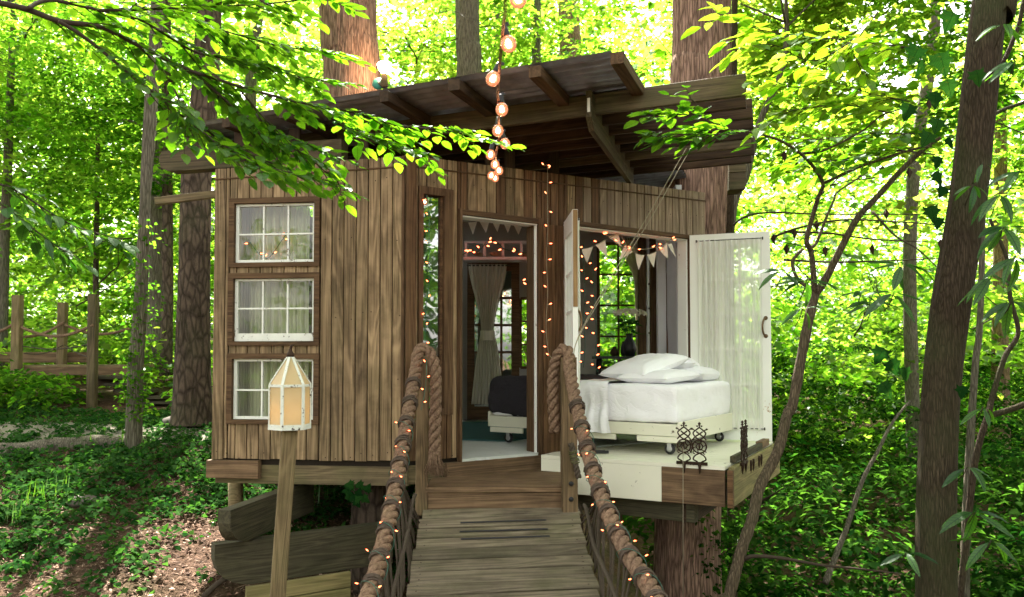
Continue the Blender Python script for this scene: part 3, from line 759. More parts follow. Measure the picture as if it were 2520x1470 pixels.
sA = V((UA.x, UA.y, 0)); sB = V((UB.x, UB.y, 0))
ztA = lambda u: 1.545-0.06*u/LA
ztB = lambda u: 1.555+0.10*u/LB
wall('window_wall', A, LA, SB, ztA, [W1, W2, W3], 0.0957, lambda u, z: M['siding'], sA, 'tan weathered siding around the three stacked windows')
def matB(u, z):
    if u > 1.75+0.25*rng.random(): return M['siding_grey']  # pale end boards: weathering plus the brighter light there, both in the colour
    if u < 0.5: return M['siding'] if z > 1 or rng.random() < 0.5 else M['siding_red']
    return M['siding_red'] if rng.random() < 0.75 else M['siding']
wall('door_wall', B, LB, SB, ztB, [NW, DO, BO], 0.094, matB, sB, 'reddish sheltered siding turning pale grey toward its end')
# corner board, thin ledger lines under the roof
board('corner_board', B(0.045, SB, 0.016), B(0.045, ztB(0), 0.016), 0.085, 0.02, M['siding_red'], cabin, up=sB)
board('corner_board', A(0.012, SB, 0.006), A(0.012, ztA(0), 0.006), 0.024, 0.02, M['trim'], cabin, up=sA)
board('trim_strip', A(0.03, ztA(0)-0.083, 0.009), A(LA, ztA(LA)-0.083, 0.009), 0.012, 0.008, M['trim'], cabin)
board('trim_strip', B(0.02, ztB(0)-0.085, 0.009), B(LB, ztB(LB)-0.085, 0.009), 0.012, 0.008, M['trim'], cabin)

# windows: brown casing > flaking sash, six panes
def window6(h, bottom_rail, muntx):
    u0, u1, z0, z1 = h; cw = 0.042
    m = MB()
    for (a, b, c, d) in ((u0, u1, z1-cw, z1), (u0, u1, z0, z0+cw*0.8), (u0, u0+cw, z0+cw*0.8, z1-cw), (u1-cw, u1, z0+cw*0.8, z1-cw)):
        m.add([A(a, c, 0.022), A(b, c, 0.022), A(b, d, 0.022), A(a, d, 0.022), A(a, c, -0.085), A(b, c, -0.085), A(b, d, -0.085), A(a, d, -0.085)],
              [(0, 1, 2, 3), (7, 6, 5, 4), (0, 4, 5, 1), (1, 5, 6, 2), (2, 6, 7, 3), (3, 7, 4, 0)])
    win = m.build('window', M['trim'], cabin, axes=frame(sA, V((0, 0, 1))))
    a0, a1, b0, b1 = u0+cw+0.002, u1-cw-0.002, z0+cw*0.8+0.002, z1-cw-0.002
    st = 0.021; s = MB()
    def bar(a, b, c, d, o0=-0.012, o1=-0.045):
        s.add([A(a, c, o0), A(b, c, o0), A(b, d, o0), A(a, d, o0), A(a, c, o1), A(b, c, o1), A(b, d, o1), A(a, d, o1)],
              [(0, 1, 2, 3), (7, 6, 5, 4), (0, 4, 5, 1), (1, 5, 6, 2), (2, 6, 7, 3), (3, 7, 4, 0)])
    bar(a0, a0+st, b0, b1); bar(a1-st*1.2, a1, b0, b1); bar(a0+st, a1-st*1.2, b1-0.018, b1); bar(a0+st, a1-st*1.2, b0, b0+bottom_rail)
    gu0, gu1, gz0, gz1 = a0+st, a1-st*1.2, b0+bottom_rail, b1-0.018
    mw = 0.013; us = [gu0+(gu1-gu0)*k/3 for k in range(4)]; zm = (gz0+gz1)/2-0.01
    for k in (1, 2): bar(us[k]-mw/2, us[k]+mw/2, gz0, gz1, -0.015, -0.040)
    for k in range(3): bar(us[k]+(mw/2 if k else 0), us[k+1]-(mw/2 if k < 2 else 0), zm-mw/2, zm+mw/2, -0.016, -0.039)
    s.build('sash', M['sash'], win, axes=frame(sA, V((0, 0, 1))))
    for k in range(3):
        for (c, d) in ((gz0, zm), (zm, gz1)):
            p = MB(); p.add([A(us[k], c, -0.030), A(us[k+1], c, -0.030), A(us[k+1], d, -0.030), A(us[k], d, -0.030)], [(0, 1, 2, 3)])
            p.build('pane', M['glass'], win)
    return win
for h, br in ((W1, 0.022), (W2, 0.06), (W3, 0.022)): window6(h, br, None)
# narrow fixed light between corner and door
u0, u1, z0, z1 = NW; m = MB()
gl0, gl1 = pxB(1039, 740)[0], pxB(1091, 740)[0]
for (a, b, c, d, o) in ((u0, u1, z1-0.06, z1, 0.022), (u0, gl0, z0, z1-0.06, 0.020), (gl1, u1, z0, z1-0.06, 0.020), (gl0, gl1, z0, z0+0.05, 0.018)):
    m.add([B(a, c, o), B(b, c, o), B(b, d, o), B(a, d, o), B(a, c, -0.085), B(b, c, -0.085), B(b, d, -0.085), B(a, d, -0.085)],
          [(0, 1, 2, 3), (7, 6, 5, 4), (0, 4, 5, 1), (1, 5, 6, 2), (2, 6, 7, 3), (3, 7, 4, 0)])
nw = m.build('window', M['trim'], cabin, axes=frame(V((0, 0, 1)), sB)); nw['label'] = 'tall narrow window beside the doorway'
m = MB()
for (a, b, c, d) in ((gl1-0.022, gl1-0.002, z0+0.05, z1-0.06), (gl0+0.002, gl0+0.01, z0+0.05, z1-0.06)):
    m.add([B(a, c, -0.01), B(b, c, -0.01), B(b, d, -0.01), B(a, d, -0.01), B(a, c, -0.05), B(b, c, -0.05), B(b, d, -0.05), B(a, d, -0.05)], [(0, 1, 2, 3), (0, 4, 5, 1), (1, 5, 6, 2), (2, 6, 7, 3), (3, 7, 4, 0)])
m.build('stop_bead', M['siding_red'], nw)
p = MB(); p.add([B(gl0, z0+0.05, -0.03), B(gl1, z0+0.05, -0.03), B(gl1, z1-0.06, -0.03), B(gl0, z1-0.06, -0.03)], [(0, 1, 2, 3)]); p.build('pane', M['greenglass'], nw)

# doorway: brown casing, white inner edge, worn sill
du0, du1, dz0, dz1 = DO
dtop = lambda u: dz1
df = pempty('door_frame', cabin, B((du0+du1)/2, FLOOR))
board('casing', B(du0-0.012, dz0, 0.012), B(du0-0.012, dz1+0.05, 0.012), 0.022, 0.05, M['trim'], df, up=sB)
board('casing', B(du1+0.022, dz0, 0.012), B(du1+0.022, dz1+0.05, 0.012), 0.042, 0.05, M['trim'], df, up=sB)
board('head_casing', B(du0-0.002, dz1+0.022, 0.010), B(du1+0.002, dz1+0.022, 0.010), 0.045, 0.05, M['trim'], df)
board('jamb', B(du0+0.006, dz0, -0.055), B(du0+0.006, dz1-0.012, -0.055), 0.012, 0.13, M['white'], df, up=sB)
board('jamb', B(du1-0.006, dz0, -0.005), B(du1-0.006, dz1-0.012, -0.005), 0.012, 0.03, M['white'], df, up=sB)
board('jamb', B(du1-0.008, dz0, -0.075), B(du1-0.008, dz1-0.012, -0.075), 0.014, 0.10, M['trim'], df, up=sB)
board('head_jamb', B(du0, dz1-0.006, -0.05), B(du1, dz1-0.006, -0.05), 0.011, 0.13, M['white'], df)
sm = MB()                                              # ragged painted front edge of the floor in the doorway
k = 26; top = []; 
for i in range(k+1):
    u = du0+(du1-du0)*i/k; top.append((u, 0.028+0.012*noise.noise(V((i*0.7, 1, 2)))))
vs = []
for (u, o) in top: vs += [tuple(B(u, FLOOR, o)), tuple(B(u, FLOOR-0.028, o-0.004)), tuple(B(u, FLOOR, -0.12)), tuple(B(u, FLOOR-0.028, -0.12))]
sm.add(vs, [f for i in range(k) for f in ((i*4, i*4+4, i*4+5, i*4+1), (i*4, i*4+2, i*4+6, i*4+4))]); sm.build('sill', M['floorpaint'], df)
# post boards between doorway and bed opening
up0, up1 = du1+0.045, BO[0]
pb = pempty('mullion_post', cabin, B((up0+up1)/2, FLOOR))
hw = (up1-up0)/2
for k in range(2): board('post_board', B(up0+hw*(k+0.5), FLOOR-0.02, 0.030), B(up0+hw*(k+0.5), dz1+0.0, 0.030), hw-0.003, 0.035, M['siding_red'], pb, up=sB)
# bed opening casing
bu0, bu1, bz0, bz1 = BO
bf = pempty('opening_frame', cabin, B((bu0+bu1)/2, FLOOR))
board('head_casing', B(bu0, bz1+0.018, 0.014), B(bu1+0.05, bz1+0.018, 0.014), 0.040, 0.05, M['trim'], bf)
board('casing', B(bu1+0.022, bz0, 0.008), B(bu1+0.022, bz1, 0.008), 0.045, 0.06, M['trim'], bf, up=sB)
board('head_jamb', B(bu0, bz1-0.007, -0.05), B(bu1, bz1-0.007, -0.05), 0.013, 0.12, M['white'], bf)
board('jamb', B(bu1-0.010, bz0, -0.05), B(bu1-0.010, bz1-0.014, -0.05), 0.02, 0.12, M['white'], bf, up=sB)
board('jamb', B(bu0+0.010, bz0, -0.05), B(bu0+0.010, bz1-0.014, -0.05), 0.02, 0.12, M['white'], bf, up=sB)

# rim beams below the siding
board('rim_beam', A(-0.02, -0.905, -0.05), A(LA-0.02, -0.905, -0.05), 0.145, 0.04, M['beam'], cabin)
board('rim_beam', A(LA-0.40, -0.862, 0.01), A(LA+0.02, -0.862, 0.01), 0.135, 0.06, M['step'], cabin)['label'] = 'short doubled block at the corner of the rim beam'
board('rim_beam', B(0.0, -0.90, -0.06), B(LB, -0.90, -0.06), 0.145, 0.04, M['beam'], cabin)
board('gap_shade_strip', A(0.0, -0.80, -0.055), A(LA-0.02, -0.80, -0.055), 0.07, 0.03, M['backing'], cabin)  # near-black strips added so the gap under the siding reads as shade
board('gap_shade_strip', B(0.0, -0.80, -0.065), B(DO[0], -0.80, -0.065), 0.07, 0.03, M['backing'], cabin)
for t in (0.25, 0.9, 1.5): board('floor_joist', A(t, -0.90, -0.09), A(t, -0.90, -4.0), 0.14, 0.045, M['roofwood'], cabin)
# outer walls that close the cabin behind
LW0 = A(LA, 0); BK = 10.25
NL = V((0.1132, 0.9936)); LEN = (BK-LW0.y)/NL.y
lw = MB(); lw.add([tuple(LW0+V((NL.x*t, NL.y*t, z))) for t in (0.02, LEN) for z in (SB, 1.48)], [(0, 2, 3, 1)]); lw.build('side_wall', M['siding'], cabin)
XR = 1.66
# ---- floor boards (painted), inside and out on the bed balcony
fl = MB(); fl.add([(-2.3, 6.3, -0.83), (-0.85, 6.12, -0.83), (1.66, 7.95, -0.83), (1.68, 10.2, -0.83), (-1.9, 10.2, -0.83)], [(0, 1, 2, 3, 4)]); flo = fl.build('floor', M['backing'], cabin)
PF = R(28); PD = V((math.sin(PF), math.cos(PF), 0)); PE = V((math.cos(PF), -math.sin(PF), 0))   # balcony: depth and right-hand axes
def clip_poly(P, n, d):
    out = []
    for i in range(len(P)):
        a, b = P[i], P[(i+1) % len(P)]; da, db = a.dot(n)-d, b.dot(n)-d
        if da <= 0: out.append(a)
        if da*db < 0: out.append(a+(b-a)*(da/(da-db)))
    return out
def slab(name, poly, z, t, mat, parent, ax):
    m = MB(); n = len(poly)
    m.add([(p.x, p.y, z) for p in poly]+[(p.x, p.y, z-t) for p in poly], [tuple(range(n))]+[(i, n+i, n+(i+1) % n, (i+1) % n) for i in range(n)])
    return m.build(name, mat, parent, axes=frame(ax, V((0, 0, 1))))
PC = at_z(1783, 1148, FLOOR)                       # front right corner of the balcony
PC.z = 0
inside = [V((-2.2, 6.45)), V((-0.75, 6.28)), B(DO[0]-0.02, 0, -0.1).to_2d(), B(LB-0.1, 0, -0.06).to_2d(), V((XR, 10.2)), V((-1.85, 10.2))]
fw = 0.14
for i in range(-40, 40):                           # boards run with the balcony, across the doorway
    c0 = i*fw; n2 = V((PD.x, PD.y)); 
    P = clip_poly(clip_poly(inside, n2, (c0+fw-0.008)+n2.dot(PC.to_2d())), -n2, -(c0+n2.dot(PC.to_2d())))
    if len(P) > 2: slab('floor_board', P, FLOOR, 0.025, M['floorpaint'], flo, PE)
balc = pempty('balcony', cabin, (PC.x, PC.y, FLOOR))
DEPTH, WID = 1.98, 1.50
PCl = PC-PE*WID
wallclip_n = -V((NB.x, NB.y)); wallclip_d = wallclip_n.dot(V(OC))+0.02
q = [PC.to_2d(), (PC+PD*DEPTH).to_2d(), (PC+PD*DEPTH-PE*WID).to_2d(), PCl.to_2d()]
for i in range(15):
    c0 = i*fw; n2 = V((PD.x, PD.y)); b0 = n2.dot(PC.to_2d())
    P = clip_poly(clip_poly(clip_poly(q, n2, b0+c0+fw-0.007), -n2, -(b0+c0)), wallclip_n, wallclip_d)
    if len(P) > 2: slab('balcony_plank', P, FLOOR-0.002, 0.028, M['cream'], balc, PE)
zt, zbm = FLOOR-0.032, FLOOR-0.30
f0 = PC-PE*0.48
def zp(p, z): return V((p.x, p.y, z))
zc = (zt+zbm)/2
board('fascia', zp(PCl+PD*0.02, zc), zp(f0+PD*0.02, zc), zt-zbm, 0.04, M['cream'], balc)
board('fascia', zp(f0+PE*0.001+PD*0.021, zc), zp(PC+PD*0.021-PE*0.0, zc), zt-zbm, 0.04, M['step'], balc)['label'] = 'unpainted brown end of the balcony fascia'
board('corner_block', zp(PC+PE*0.02+PD*0.018, zc), zp(PC+PE*0.0601+PD*0.018, zc), zt-zbm+0.004, 0.045, M['siding_red'], balc)
board('fascia', zp(PC+PE*0.04+PD*0.042, zc+0.012), zp(PC+PE*0.04+PD*DEPTH, zc+0.012), zt-zbm+0.02, 0.04, M['green_beam'], balc)
board('rail_block', zp(PC+PE*0.01+PD*0.22, FLOOR+0.025), zp(PC+PE*0.01+PD*1.30, FLOOR+0.025), 0.05, 0.04, M['oldlog'], balc)
board('rail_block', zp(PC+PE*0.0+PD*1.305, FLOOR+0.03), zp(PC+PE*0.0+PD*1.62, FLOOR+0.03), 0.06, 0.06, M['step'], balc)
for t in (0.35, 0.8, 1.25): board('balcony_joist', zp(PC-PE*t+PD*0.05, zc), zp(PC-PE*t+PD*DEPTH, zc), 0.22, 0.04, M['roofwood'], balc)
board('under_beam', zp(PC-PE*0.25+PD*0.14, zbm-0.08), zp(PC-PE*1.55+PD*0.24, zbm-0.08), 0.155, 0.09, M['oldlog'], balc)
board('under_beam', zp(PC-PE*0.30+PD*0.1, zbm-0.08), zp(PC-PE*0.30+PD*1.9, zbm-0.08), 0.15, 0.09, M['roofwood'], balc)

# ---------------------------------------------------------------- roof
roof = pempty('roof', cabin, (0, 6.5, 1.9))
EL = V((-0.94, 0.342, 0)); RN = V((0.342, 0.94, 0))
B0 = at(1836, 183, 5.40); BT = B0.z
TLEN = 4.25
def zbeam(t): return BT-0.02*t
for i in range(8):
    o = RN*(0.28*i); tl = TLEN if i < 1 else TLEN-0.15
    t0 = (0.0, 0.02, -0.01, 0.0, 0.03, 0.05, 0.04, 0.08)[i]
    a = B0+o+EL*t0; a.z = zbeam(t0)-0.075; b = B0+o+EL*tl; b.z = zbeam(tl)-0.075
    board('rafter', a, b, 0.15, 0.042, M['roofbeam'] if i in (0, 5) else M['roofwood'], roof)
# level outrigger board running back to the wall top
n0 = at(1449, 265, 5.62); fa = B(pxB(1550, 440)[0], 1.72, -0.02); n0.z = 1.765
m = MB(); d = (fa-n0); d.z = 0; L = d.length; d.normalize(); sd = V((-d.y, d.x, 0)); Mx = frame(d, V((0, 0, 1)))
prof = [(0, 1.905), (0, 1.715), (0.10, 1.64), (L+0.2, 1.64), (L+0.2, 1.905)]
vs = [V((n0.x, n0.y, 0))+d*x+sd*s+V((0, 0, z)) for s in (-0.021, 0.021) for x, z in prof]
m.add(vs, [(0, 1, 2, 3, 4), (9, 8, 7, 6, 5)]+[(i, 5+i, 5+(i+1) % 5, (i+1) % 5) for i in range(5)])
m.build('outrigger', M['roofbeam'], roof, axes=Mx)
m = MB(); m.box(V((n0.x, n0.y, 1.80))-d*0.003, (0.004, 0.02, 0.10), Mx); m.build('lumber_tag', M['white'], roof)
# short studs between wall top and rafters
for px in (1215, 1262, 1372): 
    u = pxB(px, 400)[0]; board('stud', B(u, 1.5, -0.05), B(u, 1.86, -0.05), 0.09, 0.04, M['roofwood'], roof, up=sB)
for u in (0.35, 0.9, 1.35): board('stud', A(u, 1.44, -0.05), A(u, 1.80, -0.05), 0.09, 0.04, M['roofwood'], roof, up=sA)
# corrugated sheets, ridges running with the eave
T0 = line_t(1545, 200, B0, EL)-0.03
def sheet(t0, t1, s0, s1, dz):
    m = MB(); N = int((s1-s0)/0.0155); vs = []
    for i in range(N+1):
        s = s0+(s1-s0)*i/N; w = 0.013*math.cos(2*math.pi*(s-s0)/0.105)
        for t in (t0, (t0+t1)/2, t1):
            p = B0+RN*s+EL*t
            zf = (BT+0.045-0.028*t)-(0.004+0.006*t)*max(0, -s/0.66)-0.02*max(0, s)
            vs.append((p.x, p.y, zf+w+dz))
    m.add(vs, [(i*3+k, i*3+k+1, i*3+k+4, i*3+k+3) for i in range(N) for k in (0, 1)], True)
    return m.build('roof_sheet', M['corrug'], roof)
for i, (a, b) in enumerate(((T0, T0+1.25), (T0+1.15, T0+2.4), (T0+2.3, T0+3.7))): sheet(a, b, -0.66+0.02*i, 4.9, 0.006*(i % 2))
for px, py in ((1520, 145), (1318, 188), (1120, 208), (948, 255), (700, 280), (560, 310), (450, 345)):
    t = line_t(px, py, B0-RN*0.68, EL); zt0 = BT+0.045-0.028*t
    a = B0-RN*0.70+EL*t; a.z = zt0-(0.004+0.006*t)*1.03-0.055; b = B0+RN*0.10+EL*t; b.z = zt0-0.055
    board('purlin', a, b, 0.075, 0.085 if px > 1000 else 0.07, M['trim'] if px in (1520, 1318) else M['roofwood'], roof)
# dark deck boards over the rafters behind the front beam
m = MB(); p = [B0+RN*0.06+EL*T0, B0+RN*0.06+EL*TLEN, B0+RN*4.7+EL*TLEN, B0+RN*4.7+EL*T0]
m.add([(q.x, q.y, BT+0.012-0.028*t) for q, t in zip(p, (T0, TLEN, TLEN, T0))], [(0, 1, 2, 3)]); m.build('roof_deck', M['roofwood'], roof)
# eave beam with a rounded end at the left, and a lower stub
a = at(402, 402, 6.55); b = A(0.5, a.z+0.03, -0.06)
m = MB(); d = (b-a); d.z = 0; L = d.length; d.normalize(); sd = V((-d.y, d.x, 0)); h = 0.085
prof = [(0.03, h), (0, 0.03), (0.02, -0.05), (0.09, -h), (L, -h), (L, h)]
vs = [V((a.x, a.y, a.z))+d*x+sd*s+V((0, 0, z)) for s in (-0.06, 0.06) for x, z in prof]
m.add(vs, [tuple(range(6)), tuple(range(11, 5, -1))]+[(i, 6+i, 6+(i+1) % 6, (i+1) % 6) for i in range(6)])
m.build('eave_beam', M['roofbeam'], roof, axes=frame(d, V((0, 0, 1))))
board('stub_beam', at(383, 496, 6.45), at(535, 478, 6.50), 0.06, 0.05, M['beam'], cabin)
# stacked beam ends behind the pine
for k, y in enumerate((422, 444, 464)): board('rear_beam', at(1785, y, 8.9), at(1826-k, y-2, 8.9), 0.095, 0.30, M['roofbeam'], roof)

# ---------------------------------------------------------------- glazed doors of the bed opening
def glazed_door(P, D, out, wid, z0, z1, th, rows, cols, mat, curtain_side, label, handle_at, stile=0.095, bot=0.2, top=0.11):
    """P hinge point (xy), D unit direction along the leaf, out = face normal that carries the curtain"""
    D = V((D.x, D.y, 0)).normalized(); O = V((out.x, out.y, 0)).normalized()
    def q(a, z, o): return V((P.x, P.y, 0))+D*a+O*o+V((0, 0, z))
    def bx(m, a, b, c, d, o0, o1):
        m.add([q(a, c, o1), q(b, c, o1), q(b, d, o1), q(a, d, o1), q(a, c, o0), q(b, c, o0), q(b, d, o0), q(a, d, o0)],
              [(0, 1, 2, 3), (7, 6, 5, 4), (0, 4, 5, 1), (1, 5, 6, 2), (2, 6, 7, 3), (3, 7, 4, 0)])
    h = th/2; ax = frame(V((0, 0, 1)), D); m = MB()
    bx(m, 0, stile, z0, z1, -h, h); bx(m, wid-stile, wid, z0, z1, -h, h); bx(m, stile, wid-stile, z0, z0+bot, -h+0.001, h-0.001); bx(m, stile, wid-stile, z1-top, z1, -h+0.001, h-0.001)
    door = m.build('door', mat, cabin, axes=ax); door['label'] = label
    a0, a1, c0, c1 = stile, wid-stile, z0+bot, z1-top; mw = 0.022
    us = [a0+(a1-a0)*k/cols for k in range(cols+1)]; zs = [c0+(c1-c0)*k/rows for k in range(rows+1)]
    g = MB()
    for k in range(1, cols): bx(g, us[k]-mw/2, us[k]+mw/2, c0, c1, -h*0.6, h*0.6)
    for j in range(1, rows):
        for k in range(cols): bx(g, us[k]+(mw/2 if k else 0), us[k+1]-(mw/2 if k < cols-1 else 0), zs[j]-mw/2, zs[j]+mw/2, -h*0.58, h*0.58)
    g.build('glazing_bars', mat, door, axes=ax)
    for j in range(rows):
        for k in range(cols):
            p = MB(); p.add([q(us[k], zs[j], 0), q(us[k+1], zs[j], 0), q(us[k+1], zs[j+1], 0), q(us[k], zs[j+1], 0)], [(0, 1, 2, 3)]); p.build('pane', M['glass'], door)
    if curtain_side:
        s = curtain_side; c = MB(); n = 90; rows_ = 14; vs = []
        for j in range(rows_+1):
            f = j/rows_; z = z0+0.10+(z1-0.055-z0-0.10)*f
            for i in range(n+1):
                x = i/n; am = 0.006+0.006*noise.noise(V((x*3, 0, 3)))+0.004*(1-f)
                o = s*(h+0.022+am*math.sin(x*74+2.2*noise.noise(V((x*6, f*0.7, 1))))+0.004*math.sin(f*9+x*3))
                vs.append(q(a0-0.02+(a1-a0+0.04)*x, z, o))
        c.add(vs, [(j*(n+1)+i, j*(n+1)+i+1, (j+1)*(n+1)+i+1, (j+1)*(n+1)+i) for j in range(rows_) for i in range(n)], True)
        c.build('curtain', M['sheer'], door)
        for zz in (z1-0.065, z0+0.115):
            r = MB(); r.tube([q(a0-0.03, zz, s*(h+0.024)), q(a1+0.03, zz, s*(h+0.024))], 0.004, 6)
            for a in (a0-0.03, a1+0.03): r.box(q(a, zz, s*(h+0.012)), (0.008, 0.012, 0.026))
            r.build('curtain_rod', M['black'], door)
    if handle_at:
        a, z, s = handle_at; r = MB(); pts = [q(a-0.028*math.sin(t), z+0.085*math.cos(t), s*(h+0.035*math.sin(t))) for t in [math.pi*k/12 for k in range(13)]]
        r.tube(pts, 0.009, 8)
        for e in (0.085, -0.085): r.lathe([(0.0, 0.008), (0.016, 0.008), (0.02, 0.0), (0.0, 0.0)], 12, q(a, z+e, s*h), frame(O*s, V((0, 0, 1))) @ Matrix.Rotation(R(90), 3, 'Y'))
        r.build('handle', M['brass'], door)
    for zz in (z0+0.25, z1-0.25):
        r = MB(); r.tube([q(-0.004, zz-0.045, 0), q(-0.004, zz+0.045, 0)], 0.008, 6); r.build('hinge', M['black'], door)
    return door
# right leaf, swung wide, seen flat on
hp = B(BO[1]+0.012, 0, 0.03); fe = at(1896, 700, 7.52); Dd = V((fe.x-hp.x, fe.y-hp.y)); zt1 = at(1893, 570, 7.52).z
glazed_door(hp, Dd, V((-Dd.y, Dd.x)) if (-Dd.x) > 0 else V((Dd.y, -Dd.x)), Dd.length, FLOOR+0.015, zt1, 0.042, 5, 3, M['doorpaint'], 1,
            'white glazed door swung wide open behind the bed pillows', (Dd.length-0.045, at(1880, 805, 7.5).z, 1))
# left leaf, nearly edge-on
hp = B(BO[0]-0.02, 0, 0.06); fe = at(1416, 700, 6.26); Dd = V((fe.x-hp.x, fe.y-hp.y))
ldoor = glazed_door(hp, Dd, V((-Dd.y, Dd.x)), Dd.length, FLOOR+0.015, at(1414, 516, 6.27).z, 0.042, 5, 3, M['doorpaint'], 1 if V((-Dd.y, Dd.x)).x > 0 else -1,
            'cream glazed door seen nearly edge-on beside the bed', (Dd.length-0.045, at(1430, 790, 6.3).z, 1 if V((-Dd.y, Dd.x)).x > 0 else -1), stile=0.09, bot=0.2, top=0.16)
e_ = V((fe.x, fe.y, 0))+V((Dd.x, Dd.y, 0)).normalized()*0.004
board('bare_edge', e_+V((0, 0, 0.40)), e_+V((0, 0, at(1414, 516, 6.27).z-0.004)), 0.036, 0.006, wood('peeled_door_edge', (0.16, 0.09, 0.035), (0.46, 0.29, 0.13), 1.0, 0.05, stain=0.2), ldoor, up=(1, 0, 0), c=0.001)
# ---------------------------------------------------------------- inside of the cabin
def wallbox(m, O, u, n, a, b, c, d, t=0.06):
    P = lambda uu, z, o: V((O.x+u.x*uu+n.x*o, O.y+u.y*uu+n.y*o, z))
    m.add([P(a, c, 0), P(b, c, 0), P(b, d, 0), P(a, d, 0), P(a, c, -t), P(b, c, -t), P(b, d, -t), P(a, d, -t)],
          [(0, 1, 2, 3), (7, 6, 5, 4), (0, 4, 5, 1), (1, 5, 6, 2), (2, 6, 7, 3), (3, 7, 4, 0)])
def holed(name, O, u, n, L, z0, z1, holes, mat, t=0.06):
    m = MB(); us = sorted({0, L}|{h[k] for h in holes for k in (0, 1)})
    for a, b in zip(us, us[1:]):
        um = (a+b)/2; z = z0
        for c0, c1 in sorted([(h[2], h[3]) for h in holes if h[0] < um < h[1]])+[(z1, None)]:
            if c0-z > 0.005: wallbox(m, O, u, n, a, b, z, c0, t)
            z = c1
    return m.build(name, mat, cabin)
M['inner'] = paint('inner_wall_paint', (0.30, 0.29, 0.26), 0.10, (0.12, 0.08, 0.05), 0.7, 0.35)
M['innerwhite'] = paint('inner_white_paint', (0.66, 0.67, 0.68), 0.10, (0.25, 0.2, 0.15), 0.6, 0.25)
BO_ = V((-1.85, 10.2, 0)); bu = V((1, 0, 0)); bn = V((0, -1, 0))
def pb_(px, py): p = at(px, py, 10.2); return p.x-BO_.x, p.z
def hole(x0, y0, x1, y1): a, zt = pb_(x0, y0); b, zb = pb_(x1, y1); return (a, b, zb, zt)
H1, H2 = hole(1281, 735, 1318, 905), hole(1472, 600, 1572, 905)
HT = hole(1300, 640, 1318, 690)
holed('back_wall', BO_, bu, bn, XR+1.85, FLOOR-0.03, 1.75, [H1, H2], M['inner'])
RW = V((XR, 8.02, 0)); ru = V((0.0, 1, 0)); rn = V((-1, 0, 0))
holed('right_wall', RW, ru, rn, 2.15, FLOOR-0.03, 1.75, [(1.05, 1.75, -0.55, 1.25)], M['innerwhite'])
LWO = V((LW0.x+0.07, LW0.y+0.12, 0))
holed('left_wall', LWO, V((NL.x, NL.y, 0)), V((NL.y, -NL.x, 0)), LEN-0.1, FLOOR-0.03, 1.45, [(1.2, 2.2, -0.3, 0.9)], M['inner'])
# pine posts and window bars in the right wall
for y in (8.55, 8.98, 9.82): board('inner_post', (XR-0.055, y, FLOOR), (XR-0.055, y, 1.7), 0.09, 0.09, M['trim'] if y > 8.6 else M['innerwhite'], cabin, up=(0, 1, 0))
wr = MB()
for z in (-0.3, 0.0, 0.3, 0.6, 0.9): wr.box((XR+0.02, 9.40, z), (0.02, 0.70, 0.018))
for y in (9.28, 9.52): wr.box((XR+0.022, y, 0.35), (0.018, 0.018, 1.8))
wr.build('window_bars', M['black'], cabin)
def bars(h, cols, rows, mat, wdt=0.022):
    m = MB()
    for k in range(cols+1): m.box((BO_.x+h[0]+(h[1]-h[0])*k/cols, 10.2, (h[2]+h[3])/2), (wdt*(1.6 if k in (0, cols) else 1), 0.04, h[3]-h[2]))
    for k in range(rows+1): m.box((BO_.x+(h[0]+h[1])/2, 10.2, h[2]+(h[3]-h[2])*k/rows), (h[1]-h[0], 0.036, wdt*(1.6 if k in (0, rows) else 1)))
    w = m.build('window', mat, cabin); p = MB()
    p.add([(BO_.x+h[0], 10.21, h[2]), (BO_.x+h[1], 10.21, h[2]), (BO_.x+h[1], 10.21, h[3]), (BO_.x+h[0], 10.21, h[3])], [(0, 1, 2, 3)]); p.build('pane', M['glass'], w); return w
bars(H1, 2, 3, M['trim'])['label'] = 'small barred back window seen through the doorway'
bars(H2, 2, 4, M['trim'])['label'] = 'multi-pane back window seen above the bed'
# shelf box over the inner door
sz = at(1230, 636, 9.6).z; x0, x1 = at(1140, 636, 9.6).x, at(1335, 636, 9.6).x
sh = MB(); sh.box(((x0+x1)/2, 9.72, sz), (x1-x0, 0.26, 0.035)); sh.box(((x0+x1)/2, 9.80, sz+0.22), (x1-x0, 0.08, 0.03))
for k in range(5): sh.box((x0+0.03+(x1-x0-0.06)*k/4, 9.72, sz+0.12), (0.03, 0.2, 0.17))
sh.build('wall_shelf', M['innerwhite'], cabin)
for k, px in enumerate((1176, 1215, 1285)):
    s = MB(); c = V((at(px, 628, 9.62).x, 9.66, sz+0.018)); pts = []
    pts = [c+V((0.05*math.cos(a)*(1-a/9), 0.035*math.sin(a)*(1-a/9), 0.03+0.006*a)) for a in [0.5*i for i in range(14)]]
    s.tube(pts, [0.03*(1-i/15) for i in range(14)], 7)
    for a in (0, 1.3, 2.6, 4): s.tube([c+V((0, 0, 0.03)), c+V((0.075*math.cos(a), 0.05*math.sin(a), 0.05))], [0.018, 0.002], 6)
    tag(s.build('seashell', M['cable']), ('spiny seashell at the shelf end above the inner curtain', 'spiny seashell in the middle of the indoor shelf', 'spiny seashell under the fairy lights near the doorway post')[k], 'seashell', 'shells on the indoor shelf')
